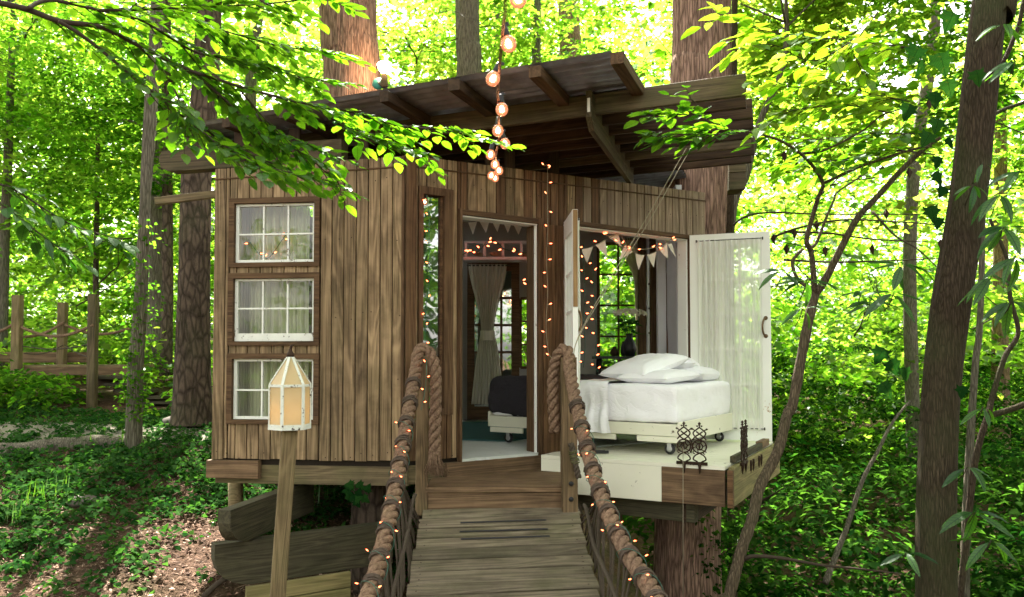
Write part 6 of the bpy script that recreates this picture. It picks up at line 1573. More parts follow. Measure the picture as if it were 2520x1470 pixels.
for k in range(11):
    c = at(868+g.uniform(-16, 40), 1195+g.uniform(-12, 44), 6.0); a = g.uniform(0, 6.28); place_leaf(c, V((math.cos(a), -0.2, math.sin(a)-0.4)), V((g.gauss(0, .3), -1, 0.4)), 0.075, IVY, iv)

# --- masses nobody could count
def vol(n, x0, x1, y0, y1, zf):
    X = NPR.uniform(x0, x1, n); Y = NPR.uniform(y0, y1, n); return np.array([(x, y, zf(x, y)) for x, y in zip(X, Y)])
def gaps(C, thr, sx=0.16, sz=0.3):
    return np.array([c for c in C if noise.noise(V((c[0]*sx, c[1]*sx*0.6, c[2]*sz)))*1.5+noise.noise(V((c[0]*sx*3, c[1]*sx*1.5, c[2]*sz*3)))*0.6 > thr])
def stuff(name, me, label, cat): o = obj(name, me); o['kind'] = 'stuff'; return tag(o, label, cat)
def frus(C, pad=1.3):                                  # keep what the photograph's surroundings can show
    return C[(np.abs(C[:, 0]) < 0.66*C[:, 1]*pad+1.5)]
rngz = np.random.default_rng(3)
C = frus(np.concatenate([vol(5600, -34, 34, 17, 46, lambda x, y: ground_z(x, y)+rngz.uniform(0.15, 1.0)*(4+0.40*y)), vol(2100, -36, 36, 22, 52, lambda x, y: ground_z(x, y)+rngz.uniform(0.0, 5.0))]))
C = gaps(C, -0.32); C = C[~((C[:, 0] > 0.43*C[:, 1]) & (C[:, 0] < 0.57*C[:, 1]) & (C[:, 2] > 0.33*C[:, 1]))]
stuff('distant_woods', spray_mesh('distant_woods', C, NPR.uniform(0.5, 1.3, len(C)), 0.12, 52, 0.27, M['leaf_bg'], aspect=0.7), 'bright mass of far sunlit leaves closing off the forest', 'woods')
C = np.concatenate([vol(430, 7.5, 16, -4, 5.5, lambda x, y: -3+6.8*NPR.random()), vol(260, -14, 8, -17, -9, lambda x, y: -1.5+5.5*NPR.random())])
stuff('woods_around', spray_mesh('woods_around', C, NPR.uniform(0.5, 1.1, len(C)), 0.15, 50, 0.22, M['leaf_mid'], aspect=0.7), 'woods on the near side of the treehouse, mirrored in its glass', 'woods')
C = vol(1300, -52, 52, 46, 66, lambda x, y: ground_z(x, y)+rngz.uniform(0.0, 11.0))
stuff('forest_edge', spray_mesh('forest_edge', C, NPR.uniform(1.2, 2.6, len(C)), 0.14, 66, 0.42, M['leaf_bg'], aspect=0.75), 'farthest pale green trees low behind the trunks', 'woods')
def overhead(n, x0, x1, y0, y1): return vol(n, x0, x1, y0, y1, lambda x, y: 0.47*max(y, 1.0)+2.5+3.0*NPR.random())
C = np.concatenate([overhead(400, 4.6, 14, 4.0, 11.5), overhead(170, -10, -4.2, 3.0, 11.0)])  # unseen canopy added to block sky light over ravine and slope
stuff('added_shade_canopy', spray_mesh('added_shade_canopy', C, NPR.uniform(0.5, 1.1, len(C)), 0.12, 46, 0.20, M['leaf_mid'], aspect=0.7), 'leaf canopy overhead that shades the ravine and the slope', 'canopy')
def lowz(h): return lambda x, y: ground_z(x, y)+h*NPR.random()**1.3
C = frus(vol(1250, 2.0, 20, 9.2, 26, lambda x, y: ground_z(x, y)+(0.15+0.16*y)*NPR.random())); C = C[~((C[:, 0] < 2.6) & (C[:, 1] < 9.4))]
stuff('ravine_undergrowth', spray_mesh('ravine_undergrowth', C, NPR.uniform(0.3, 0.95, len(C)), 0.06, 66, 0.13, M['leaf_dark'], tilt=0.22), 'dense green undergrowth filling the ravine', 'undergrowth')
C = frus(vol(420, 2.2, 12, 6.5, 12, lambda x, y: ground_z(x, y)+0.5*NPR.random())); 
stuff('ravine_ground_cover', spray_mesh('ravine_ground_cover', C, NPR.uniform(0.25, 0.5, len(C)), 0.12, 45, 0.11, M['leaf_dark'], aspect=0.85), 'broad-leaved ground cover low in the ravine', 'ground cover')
C = frus(vol(620, -14, -2.6, 10.2, 19, lambda x, y: ground_z(x, y)+(0.6+0.10*(y-10))*NPR.random())); C = C[~((C[:, 0] > -7.6) & (C[:, 0] < -4.2) & (C[:, 1] > 10.0) & (C[:, 1] < 12.6) & (C[:, 2] > -0.75))]
C = C[~((C[:, 0] > -5.9) & (C[:, 0] < -4.4) & (C[:, 1] < 11.6))]
stuff('bank_shrubbery', spray_mesh('bank_shrubbery', C, NPR.uniform(0.3, 0.7, len(C)), 0.12, 44, 0.14, M['leaf_bg'], aspect=0.75), 'sunlit leafy shrubs on the bank behind the stairs', 'shrubs')
C = frus(vol(170, -8.4, -3.9, 9.7, 11.0, lambda x, y: ground_z(x, y)+0.05+0.38*NPR.random()))
C = C[C[:, 0] < -5.8]
stuff('bank_weeds', spray_mesh('bank_weeds', C, NPR.uniform(0.15, 0.35, len(C)), 0.12, 34, 0.085, M['leaf_mid'], aspect=0.8), 'leafy weeds in front of the rope-rail landing', 'weeds')
tb_ = MB(); g = random.Random(31)
for k in range(230):
    y = g.uniform(12, 24); x = g.uniform(-0.62, 0.66)*y; z = g.uniform(-0.05, 0.46)*y; a = g.uniform(0, 6.28); L = g.uniform(0.8, 2.6); p0 = V((x, y, z)); d = V((math.cos(a), 0.5*math.sin(a), g.uniform(-0.1, 0.9))).normalized(); pts = [p0]
    for j in range(5): d = (d+V((g.uniform(-.3, .3), g.uniform(-.2, .2), g.uniform(-.2, .25)))).normalized(); pts.append(pts[-1]+d*L/5)
    r = g.uniform(0.008, 0.022); tb_.tube(pts, [r*(1-0.15*j) for j in range(6)], 4)
    for j in (2, 3, 4): e = pts[j]+V((g.uniform(-.5, .5), g.uniform(-.3, .3), g.uniform(-.1, .5))); tb_.tube([pts[j], pts[j].lerp(e, 0.5)+V((0, 0, 0.05)), e], [r*0.5, r*0.35, r*0.15], 4)
o = tb_.build('forest_twigs', M['twig']); tag(o, 'thin dark twigs and small branches through the leaves behind the cabin', 'twigs', kind='stuff')
# ivy and litter on the near slope
def near_slope(n, dens):
    out = []
    while len(out) < n:
        y = NPR.uniform(4.6, 10.2); x = NPR.uniform(-0.68*y-0.3, -0.2)
        if dens(x, y) > NPR.random(): out.append((x, y, ground_z(x, y)))
    return np.array(out)
def ivyd(x, y):
    a = noise.noise(V((x*0.9, y*0.9, 2.0)))*0.9+0.45+0.8*(y-6.6)-0.3*max(0, x+3.0)
    if y < 6.4 and x < -2.7: a = noise.noise(V((x*1.4, y*1.4, 9.0)))*1.2+0.30
    return max(0.02, min(1, a))
C = near_slope(2100, ivyd); C[:, 2] += 0.04+0.05*NPR.random(len(C))
stuff('ivy_ground_cover', spray_mesh('ivy_ground_cover', C, NPR.uniform(0.06, 0.16, len(C)), 0.22, 14, 0.052, M['leaf_ivy'], aspect=0.95, tilt=0.45), 'ivy and low weeds spreading over the slope', 'ground cover')
C = near_slope(46000, lambda x, y: 1.0); n = len(C); C[:, 2] += 0.008+0.012*NPR.random(n); a = NPR.random(n)*6.28
ln = NPR.uniform(0.016, 0.048, n); need = NPR.random(n) < 0.80
stuff('leaf_litter', leaf_mesh('leaf_litter', C, np.stack([np.cos(a), np.sin(a), NPR.normal(0, .25, n)], 1), np.stack([NPR.normal(0, .5, n), NPR.normal(0, .5, n), np.ones(n)], 1), np.where(need, ln*2.2, ln), np.where(need, 0.0035, ln*0.55), M['litter']), 'dry leaves and pine needles strewn over the slope', 'leaf litter')
# grass tufts
tufts = [(480, 1100), (600, 1105), (200, 1230), (40, 1290), (1390, 1240)]
Pn, Dn, Nn, Ln = [], [], [], []
for (cx, cy_) in tufts:
    d = ray(cx*0.56, cy_); Y = 7
    for _ in range(40):
        p = d*(Y/d.y); Y -= (p.z-ground_z(p.x, Y))*-1.2 if p.z < ground_z(p.x, Y) and False else (ground_z(p.x, Y)-p.z)*1.2; Y = max(4.5, min(11, Y))
    for k in range(30):
        a = NPR.random()*6.28; Pn.append((p.x+NPR.normal(0, .10), Y+NPR.normal(0, .10), ground_z(p.x, Y))); Dn.append((math.cos(a)*0.5, math.sin(a)*0.5, 1)); Nn.append((math.cos(a), math.sin(a), -0.4)); Ln.append(NPR.uniform(0.12, 0.26))
Ln = np.array(Ln); stuff('grass_tufts', leaf_mesh('grass', np.array(Pn), np.array(Dn), np.array(Nn), Ln, Ln*0.05, M['grass']), 'thin green grass tufts among the ivy', 'grass')
# ivy on the slim trunk and on the balcony pine below
def trunk_ivy(label, pts, r, n, mat, size=0.06):
    C = []; 
    for k in range(n):
        f = random.Random(k*7+1).random(); i = f*(len(pts)-1); j = min(int(i), len(pts)-2); p = V(pts[j]).lerp(V(pts[j+1]), i-j); a = NPR.random()*6.28; C.append((p.x+math.cos(a)*r, p.y+math.sin(a)*r, p.z))
    stuff('trunk_ivy', spray_mesh('trunk_ivy', np.array(C), NPR.uniform(0.04, 0.16, n), 0.8, 7, size, mat, tilt=0.9, aspect=0.8), label, 'ivy')
trunk_ivy('ivy leaves wrapping the slim pale trunk', [at(330, 1020, 8.35), at(334, 900, 8.35), at(346, 750, 8.35), at(354, 560, 8.35)], 0.10, 110, M['leaf_mid'], 0.05)
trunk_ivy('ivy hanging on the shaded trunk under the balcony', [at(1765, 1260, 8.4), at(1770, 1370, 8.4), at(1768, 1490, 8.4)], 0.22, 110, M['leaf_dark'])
# ================================================================ under the cabin
# old cantilever timbers with rounded ends
def old_beam(name, label, px_a, px_b, z, Ya, Yb, h, th, left_round=True):
    a = at_z(*px_a, z); b = at_z(*px_b, z); d = V((b.x-a.x, b.y-a.y, 0)); L = d.length; d.normalize(); s = V((-d.y, d.x, 0)); m = MB()
    prof = [(0, 0), (0.0, -h*0.35), (0.02, -h*0.58), (0.06, -h*0.76), (0.12, -h*0.9), (0.22, -h), (L, -h), (L, 0)]; k = len(prof); vs = []
    for o in (-th/2, th/2):
        for x, zz in prof: vs.append(V((a.x, a.y, z))+d*x+s*o+V((0, 0, zz+0.006*noise.noise(V((x*5, o*20, zz*9))))))
    m.add(vs, [tuple(range(k)), tuple(range(2*k-1, k-1, -1))]+[(i, k+i, k+(i+1) % k, (i+1) % k) for i in range(k)])
    return tag(m.build(name, M['oldlog'], axes=frame(d, V((0, 0, 1)))), label, 'beam')
old_beam('support_beam', 'upper dark timber with a rounded end under the window wall', (552, 1256), (760, 1181), -1.0, 0, 0, 0.25, 0.09)
old_beam('support_beam', 'lower dark timber with a rounded end behind the lantern post', (524, 1338), (960, 1284), -1.262, 0, 0, 0.30, 0.10)
t = thing('brace_boards', 'two pale boards stacked under the lower dark timber', 'boards', at(790, 1440, 5.8))
for k, z in enumerate((-1.62, -1.735)): board('board', at_z(600, 1440, -1.70)*0.0+V((at(600, 1400, 5.45).x, 5.50, z)), V((at(857, 1400, 5.85).x, 5.90, z)), 0.108, 0.04, M['green_beam'], t)
tree('tree_stump', 'dark trunk carrying the cabin below the window wall', [(at(912, 1330, 6.6).x, 6.6, -3.2, 0.18), (at(911, 1330, 6.6).x, 6.6, -2.0, 0.16), (at(910, 1330, 6.6).x, 6.6, -1.4, 0.15), (at(909, 1330, 6.6).x, 6.6, -0.99, 0.145)], 'darkpine', None, nl=0, n=40, amp=0.06, fa=6, step=0.06)
m = MB(); p = at(580, 1180, 6.75); m.tube([(p.x, 6.75, -0.98), (p.x+0.01, 6.75, ground_z(p.x, 6.75)-0.1)], 0.062, 14); tag(m.build('round_post', M['post']), 'round post holding up the outer corner of the cabin', 'post')
m = MB(); a = at(500, 1470, 5.35); b = at(560, 1420, 5.5); m.tube(cat_rom([a, a.lerp(b, 0.5)+V((0, 0, 0.01)), b], 4), [0.02]*9, 7); tag(m.build('fallen_stick', M['twig']), 'dark stick lying beside the rounded timber end', 'stick')
# ================================================================ lantern on its post
LY = 4.7
post_t, post_b = at(713, 1060, LY), at(681, 1500, LY-0.03)
pb_z = ground_z(post_b.x-0.02, LY)-0.15; dirp = (post_t-post_b).normalized(); foot = post_b-dirp*((post_b.z-pb_z)/dirp.z)
tag(board('lantern_post', foot, post_t, 0.088, 0.088, M['post'], None, up=(0.95, 0.3, 0), c=0.006), 'leaning square timber post under the metal lantern', 'post')
lc = at(713, 1056, LY); lan = thing('lantern', 'six-sided metal lantern with amber panes and flaking white paint', 'lantern', lc)
M['lanpaint'] = paint('flaking_lantern_paint', (0.68, 0.71, 0.63), 0.35, (0.045, 0.024, 0.014), 0.6, 0.3, 9.0)
r0, hb, hr, rot = 0.118, 0.245, 0.185, 0.42
def hx(k, r): a = rot+k*math.pi/3; return V((lc.x+r*math.cos(a), lc.y+r*math.sin(a), 0))
zb_, zt_ = lc.z+0.014, lc.z+0.014+hb
m = MB(); m.add([hx(k, r0+0.006)+V((0, 0, zb_)) for k in range(6)]+[hx(k, r0+0.006)+V((0, 0, zb_-0.014)) for k in range(6)], [tuple(range(6)), tuple(range(11, 5, -1))]+[(k, k+6, (k+1) % 6+6, (k+1) % 6) for k in range(6)]); m.build('base', M['lanpaint'], lan)
for k in range(6):
    a, b = hx(k, r0), hx(k+1, r0)
    board('corner_bar', a+V((0, 0, zb_)), a+V((0, 0, zt_)), 0.019, 0.008, M['lanpaint'], lan, up=(b-hx(k-1, r0)), c=0.001)
    for z in (zb_+0.008, zt_-0.004): board('rim_bar', a+V((0, 0, z)), b+V((0, 0, z)), 0.016, 0.009, M['lanpaint'], lan, c=0.001)
    i0, i1 = hx(k, r0-0.004), hx(k+1, r0-0.004); mp = MB(); mp.add([i0+V((0, 0, zb_)), i1+V((0, 0, zb_)), i1+V((0, 0, zt_)), i0+V((0, 0, zt_))], [(0, 1, 2, 3)]); mp.build('pane', M['milk'], lan)
    ap = V((lc.x, lc.y, zt_+hr)); e0 = hx(k, r0+0.002)+V((0, 0, zt_)); e1 = hx(k+1, r0+0.002)+V((0, 0, zt_)); q0 = hx(k, 0.012)+V((0, 0, zt_+hr-0.012)); q1 = hx(k+1, 0.012)+V((0, 0, zt_+hr-0.012))
    mp = MB(); mp.add([e0, e1, q1, q0], [(0, 1, 2, 3)]); mp.build('roof_pane', M['milk'], lan)
    board('roof_bar', e0+V((0, 0, 0.002)), q0+V((0, 0, 0.002)), 0.006, 0.017, M['lanpaint'], lan, c=0.001)
m = MB(); m.lathe([(0.0, 0.03), (0.010, 0.026), (0.012, 0.014), (0.020, 0.0), (0.024, -0.02), (0.0, -0.02)], 12, (lc.x, lc.y, zt_+hr)); m.tube([(lc.x, lc.y, zt_+hr+0.02), (lc.x+0.006, lc.y, zt_+hr+0.045), (lc.x+0.022, lc.y, zt_+hr+0.05)], [0.009, 0.008, 0.005], 8); m.build('finial', M['iron'], lan)
m = MB(); m.lathe([(0.0, -0.02), (0.011, -0.015), (0.014, 0.0), (0.011, 0.012), (0.0, 0.018)], 12, (lc.x-0.012, lc.y+0.0, zb_+0.085)); m.build('bulb', M['candle'], lan)
m = MB(); m.lathe([(0.012, 0.0), (0.012, 0.06), (0.0, 0.06)], 10, (lc.x-0.012, lc.y, zb_)); m.build('socket', M['white'], lan)
# ================================================================ globe bulbs on their cord
def bulb_mesh():
    m = MB(); m.lathe([(0.0, -0.062), (0.014, -0.060), (0.025, -0.051), (0.031, -0.037), (0.032, -0.028), (0.029, -0.014), (0.021, -0.003), (0.012, 0.004)], 20); return m.mesh('bulb', M['bulb'])
def socket_mesh():
    m = MB(); m.lathe([(0.0, 0.048), (0.010, 0.048), (0.014, 0.036), (0.016, 0.004), (0.013, -0.002), (0.0, -0.002)], 12); m.box((0.012, 0, 0.05), (0.02, 0.006, 0.014)); return m.mesh('socket', M['black'])
def core_mesh():
    m = MB(); m.lathe([(0.0, -0.045), (0.010, -0.040), (0.012, -0.028), (0.008, -0.014), (0.0, -0.008)], 10); return m.mesh('filament', M['bulbcore'])
BM, SM, CM = bulb_mesh(), socket_mesh(), core_mesh()
gl = thing('globe_light_string', 'string of glowing globe bulbs hanging down to the cabin front', 'string lights', at(1225, 420, 5.6))
seq = [(1268, 2, 2.55, 20), (1247, 112, 2.80, 14), (1219, 198, 3.15, -22), (1234, 272, 3.55, 4), (1226, 324, 3.95, -3), (1240, 356, 4.3, 14), (1209, 383, 4.65, -10), (1218, 407, 5.0, 2), (1226, 422, 5.35, 12), (1211, 434, 5.6, -12), (1218, 440, 5.9, 3)]
cordp = [at(1243, -40, 2.4), at(1243, 30, 2.55), at(1237, 75, 2.75), at(1229, 172, 3.1), at(1225, 225, 3.4), at(1226, 250, 3.55), at(1228, 308, 3.95), at(1228, 342, 4.3), at(1222, 372, 4.65), at(1220, 396, 5.0), at(1222, 412, 5.35), at(1218, 424, 5.6), at(1220, 428, 6.1)]
m = MB(); Sb = cat_rom(cordp, 6); m.tube([p+V((0.003, 0, 0)) for p in Sb], 0.0028, 5); m.tube([p-V((0.003, 0, 0)) for p in Sb], 0.0028, 5); m.build('cord', M['redwire'], gl)
for (x, y, Y, tl_) in seq:
    c = at(x, y, Y)+V((0, 0, 0.030)); Mx = Matrix.Translation(c) @ Matrix.Rotation(R(-tl_), 4, 'Y') @ Matrix.Scale(0.9, 4)
    obj('bulb', BM, Mx, gl); obj('socket', SM, Mx, gl); obj('filament', CM, Mx, gl)
# ================================================================ fairy lights
fm = MB(); fm.lathe([(0.0, 0.021), (0.0026, 0.015), (0.0036, 0.008), (0.0030, 0.0), (0.0, 0.0)], 8); FM = fm.mesh('bulb', M['fairy'])
hm = MB(); hm.lathe([(0.0034, 0.001), (0.0042, -0.006), (0.0036, -0.016), (0.0, -0.016)], 7); HM = hm.mesh('holder', M['greenwire']); HM2 = HM.copy(); HM2.materials[0] = M['cable']
def fairy(label, pts, n, wire='greenwire', jit=0.015, seed=0, scale=1.0, group='fairy light strings on and in the treehouse'):
    g = random.Random(seed); t = thing('fairy_lights', label, 'fairy lights', pts[0], group); S = cat_rom(pts, 8); m = MB(); m.tube(S, 0.0022*scale, 5); m.build('wire', M[wire], t)
    for k in range(n):
        i = min(len(S)-2, int((k+0.5)/n*(len(S)-1))); p = S[i]; d = V((g.choice((-1, 1))*g.uniform(0.5, 1), g.uniform(-0.9, 0.0), g.uniform(-0.4, 0.7))).normalized()
        q = p+d*(0.018*scale); Mx = Matrix.Translation(q) @ d.to_track_quat('Z', 'Y').to_matrix().to_4x4() @ Matrix.Scale(scale, 4); b = obj('bulb', FM, Mx, t)
        obj('holder', HM if wire == 'greenwire' else HM2, Mx, t)
    return t
def helix(C, y0, y1, turns, r):
    sel = [c for c in C if y0 < c.y < y1]; out = []
    for i, c in enumerate(sel):
        if i % 3: continue
        a = turns*2*math.pi*i/len(sel); out.append(c+V((math.cos(a)*r, -abs(math.sin(a))*r*0.6, math.sin(a)*r)))
    return out
cLc = [c for i, c in enumerate(cL) if i < len(cL)*0.72]; cRc = [c for i, c in enumerate(cR) if i < len(cR)*0.74]
fairy('green-wired fairy lights wound along the left rope rail', helix(cLc, 3.3, 5.6, 9, RR+0.012), 27, seed=1, scale=0.8)
fairy('green-wired fairy lights wound along the right rope rail', helix(cRc, 3.3, 5.7, 9, RR+0.012), 30, seed=2, scale=0.8)
fairy('fairy lights hanging down the post between doorway and bed', [at(1340, 409, 6.6), at(1347, 412, 6.6), at(1347, 480, 6.62), at(1348, 560, 6.65), at(1345, 640, 6.65), at(1348, 720, 6.65), at(1344, 800, 6.65), at(1350, 868, 6.6), at(1365, 885, 6.3)], 17, 'cable', seed=3, scale=1.15)
fairy('fairy lights dangling in front of the tall narrow window', [at(1050, 480, 6.1), at(1056, 540, 6.12), at(1056, 600, 6.12), at(1058, 680, 6.12), at(1050, 740, 6.12), at(1047, 800, 6.12), at(1046, 868, 5.9), at(1050, 900, 5.62), at(1046, 960, 5.62), at(1036, 1010, 5.55)], 15, seed=4)
fairy('fairy lights draped along the indoor shelf', [at(1138, 628, 9.5), at(1160, 615, 9.5), at(1170, 622, 9.5), at(1185, 612, 9.5), at(1200, 594, 9.5), at(1222, 595, 9.5), at(1240, 612, 9.5), at(1262, 618, 9.5), at(1290, 622, 9.5), at(1312, 618, 9.5)], 14, seed=5, scale=1.9)
fairy('small glowing cluster hanging beyond the inner door', [at(1297, 680, 9.3), at(1300, 700, 9.3), at(1303, 714, 9.3), at(1308, 724, 9.3), at(1312, 730, 9.3)], 8, seed=6, scale=2.0)
fairy('fairy lights hanging at the bed opening inside left', [at(1456, 585, 7.6), at(1458, 640, 7.6), at(1462, 700, 7.6), at(1464, 760, 7.6), at(1468, 830, 7.6), at(1462, 890, 7.6), at(1470, 915, 7.6)], 13, seed=7, scale=1.4)
fairy('second strand of fairy lights beside the edge-on door', [at(1437, 600, 7.4), at(1436, 660, 7.4), at(1440, 720, 7.4), at(1436, 780, 7.4), at(1440, 850, 7.4), at(1436, 905, 7.4)], 11, seed=8, scale=1.3)
fairy('fairy lights draped under the bed opening header', [at(1478, 570, 7.3), at(1500, 583, 7.3), at(1530, 606, 7.35), at(1560, 613, 7.4), at(1600, 612, 7.5), at(1630, 602, 7.6), at(1660, 585, 7.7), at(1668, 592, 7.75)], 13, 'cable', seed=9, scale=1.4)
fairy('faint lights hanging indoors behind the top stacked window', [A(wl0+ww*0.9, 0.95, -0.16), A(wl0+ww*0.78, 0.84, -0.16), A(wl0+ww*0.66, 0.80, -0.16), A(wl0+ww*0.5, 0.95, -0.16), A(wl0+ww*0.42, 1.02, -0.16)], 6, seed=10, scale=1.2)
# ================================================================ bunting
def bunting(label, flags, cord, Y0):
    t = thing('bunting', label, 'bunting', cord[0], 'flag strings'); m = MB(); m.tube(cat_rom(cord, 5), 0.0025, 5); m.build('cord', M['cable'], t); g = random.Random(len(flags))
    for (x0, y0, x1, y1, xt, yt, Y) in flags:
        a, b, c = at(x0, y0, Y), at(x1, y1, Y+0.02), at(xt, yt, Y-0.02); m = MB(); n = 7; vs = []; ids = {}
        for i in range(n+1):
            for j in range(n+1-i):
                u, v = i/n, j/n; p = a*(1-u-v)+b*v+c*u; ids[i, j] = len(vs); vs.append(p+V((0, 0.02*math.sin(u*3.1+v*2)*g.uniform(0.8, 1.2), 0)))
        fs = []
        for i in range(n):
            for j in range(n-i):
                fs.append((ids[i, j], ids[i, j+1], ids[i+1, j]))
                if j < n-i-1: fs.append((ids[i, j+1], ids[i+1, j+1], ids[i+1, j]))
        m.add(vs, fs, True); m.build('flag', M['flag'], t)
    return t
def C1(x, y): return (1353.5+x*0.22604, 492.2+y*0.22604)
fl1 = [(345, 540, 470, 508, 405, 692), (495, 490, 605, 430, 625, 620), (635, 400, 745, 365, 780, 510), (815, 490, 905, 565, 750, 655), (930, 580, 1032, 602, 965, 765), (1060, 598, 1163, 560, 1130, 735), (1190, 540, 1280, 465, 1285, 640), (1280, 480, 1330, 470, 1375, 630)]
bunting('cream triangle flags swagged across the bed opening', [(*C1(a, b), *C1(c, d), *C1(e, f), 7.25+0.05*k) for k, (a, b, c, d, e, f) in enumerate(fl1)], [at(*C1(340, 540), 7.25), at(*C1(480, 505), 7.3), at(*C1(620, 430), 7.33), at(*C1(750, 370), 7.36), at(*C1(830, 490), 7.4), at(*C1(920, 575), 7.45), at(*C1(1045, 602), 7.5), at(*C1(1180, 550), 7.55), at(*C1(1290, 460), 7.6)], 7.3)
fl2 = [(1152, 548, 1174, 545, 1164, 578), (1180, 545, 1205, 542, 1196, 574), (1210, 543, 1232, 545, 1224, 572), (1238, 546, 1258, 552, 1250, 574), (1264, 553, 1284, 558, 1276, 578)]
bunting('dim triangle flags hanging high inside the doorway', [(*f, 8.6) for f in fl2], [at(1140, 548, 8.6), at(1190, 543, 8.6), at(1240, 545, 8.6), at(1310, 560, 8.6)], 8.6)
# ================================================================ cast iron ornaments on the balcony edge
def ornament(label, org, ux, wid, hgt, spikes=True):
    t = thing('iron_ornament', label, 'ornament', org, 'cast iron ornaments on the balcony edge'); m = MB(); ux = V(ux).normalized(); g = lambda x, z: V(org)+ux*(x*wid)+V((0, 0, z*hgt))
    def arc(cx, cz, rx, rz, a0, a1, r=0.0055, n=14): m.tube([g(cx+rx*math.cos(a0+(a1-a0)*k/n), cz+rz*math.sin(a0+(a1-a0)*k/n)) for k in range(n+1)], r, 6)
    def curve(pts, r=0.0055): m.tube([g(p[0], p[1]) for p in cat_rom([V((x, z, 0)) for x, z in pts], 5)], r, 6)
    for s in (-1, 1):
        cx = 0.25*s
        arc(cx, 0.44, 0.22, 0.155, 0, 2*math.pi, 0.006, 24); arc(cx, 0.44, 0.10, 0.075, 0, 2*math.pi, 0.005, 16)
        for k in range(6): a = k*math.pi/3; m.tube([g(cx+0.10*math.cos(a), 0.44+0.075*math.sin(a)), g(cx+0.22*math.cos(a+0.3), 0.44+0.155*math.sin(a+0.3))], 0.004, 5)
        m.lathe([(0.0, -0.006), (0.018, -0.004), (0.018, 0.004), (0.0, 0.006)], 10, g(cx, 0.44), frame(V((0, 0, 1)), ux))
        for e in (-1, 1):                        # crossed ogees above and below the roundels
            curve([(cx+0.0*e, 0.60), (cx+0.12*e, 0.66), (cx+0.20*e, 0.76), (cx+0.10*e, 0.84), (cx, 0.90)])
            curve([(cx+0.22*e, 0.60), (cx+0.12*e, 0.68), (cx, 0.74), (cx-0.10*e, 0.80)])
            curve([(cx, 0.28), (cx+0.14*e, 0.22), (cx+0.2*e, 0.13), (cx+0.06*e, 0.06), (cx+0.22*e, 0.0)])
            arc(cx+0.16*e, 0.30, 0.05, 0.035, 0, 5.0, 0.004, 10)
            m.lathe([(0.0, -0.009), (0.011, 0), (0.0, 0.009)], 8, g(cx+0.235*e, 0.86)); m.tube([g(cx+0.14*e, 0.82), g(cx+0.235*e, 0.86)], 0.0045, 5)
        m.tube([g(cx, 0.88), g(cx, 0.97)], 0.0055, 6); m.lathe([(0.0, -0.012), (0.013, 0), (0.0, 0.016)], 8, g(cx, 0.985))
        for k in range(3): m.lathe([(0.0, -0.008), (0.010, 0), (0.0, 0.008)], 8, g(cx+0.07*(k-1), 0.95-0.02*abs(k-1)))
        if spikes: m.tube([g(cx, 0.06), g(cx, -0.06), g(cx, -0.22)], [0.016, 0.011, 0.002], 8)
    for z in (0.015, 0.05): m.tube([g(-0.5, z), g(0.5, z)], 0.007, 6)
    curve([(-0.03, 0.60), (0, 0.52), (0.03, 0.44), (0, 0.36), (-0.03, 0.28)])
    m.build('lattice', M['iron'], t, V(org)); return t
oc = PC-PE*0.24-PD*0.012; ornament('scrolled iron ornament facing the bridge on the balcony corner', (oc.x, oc.y, FLOOR+0.0), PE, 0.235, 0.31)
oc = PC+PE*0.068+PD*0.36; ornament('scrolled iron ornament seen edge-on along the balcony side', (oc.x, oc.y, FLOOR-0.02), PD, 0.235, 0.33)
for k, d in enumerate((0.62, 0.72, 0.95, 1.05)):
    p = PC+PE*0.066+PD*d; m = MB(); m.lathe([(0.0, 0.03), (0.010, 0.028), (0.012, 0.0), (0.006, -0.05), (0.0, -0.075)], 8, (p.x, p.y, FLOOR-0.05)); m.build('iron_spike', M['iron'], balc)
# small things
m = MB(); p = at_z(1474, 1114, FLOOR+0.01); m.box((p.x, p.y, FLOOR+0.014), (0.16, 0.035, 0.02), frame(V((1, 0.05, 0)), V((0, 0, 1)))); m.box((p.x, p.y, FLOOR+0.027), (0.10, 0.02, 0.006), frame(V((1, 0.05, 0)), V((0, 0, 1)))); tag(m.build('remote_control', M['black']), 'flat black remote lying on the balcony floor by the rope', 'remote')
t = thing('hoist_cord', 'pair of thin pale cords slanting from rafters to the bridge post', 'cord', at(1560, 600, 6.2), None)
for dx in (0, 11): m = MB(); m.tube(cat_rom([at(1700-dx, 365, 6.3), at(1600-dx, 540, 6.2), at(1500-dx*0.6, 700, 6.05), at(1440-dx*0.3, 800, 5.98), at(1416, 850, 5.92), at(1411, 885, 5.9)], 5), 0.0035, 5); m.build('cord', M['cable'], t)
m = MB(); m.tube([at(1681, 1100, 5.95), at(1681, 1480, 5.95)], 0.0025, 5); tag(m.build('plumb_line', M['cable']), 'single thin line hanging straight down from the balcony corner', 'cord')
t = thing('garden_swing', 'small pale rope swing hanging in the ravine below the balcony', 'swing', at(1808, 1360, 11.0))
m = MB(); m.tube(cat_rom([at(1804, 1355, 11), at(1806, 1300, 11), at(1812, 1270, 11), at(1806, 1256, 11), at(1802, 1262, 11)], 6), 0.016, 7); m.build('loop', M['white'], t); m = MB(); m.tube([at(1815, 1358, 11), at(1811, 1280, 11)], 0.014, 7); m.build('rope', M['white'], t)
board('seat', at(1796, 1360, 11), at(1818, 1358, 11), 0.03, 0.12, M['siding_grey'], t)
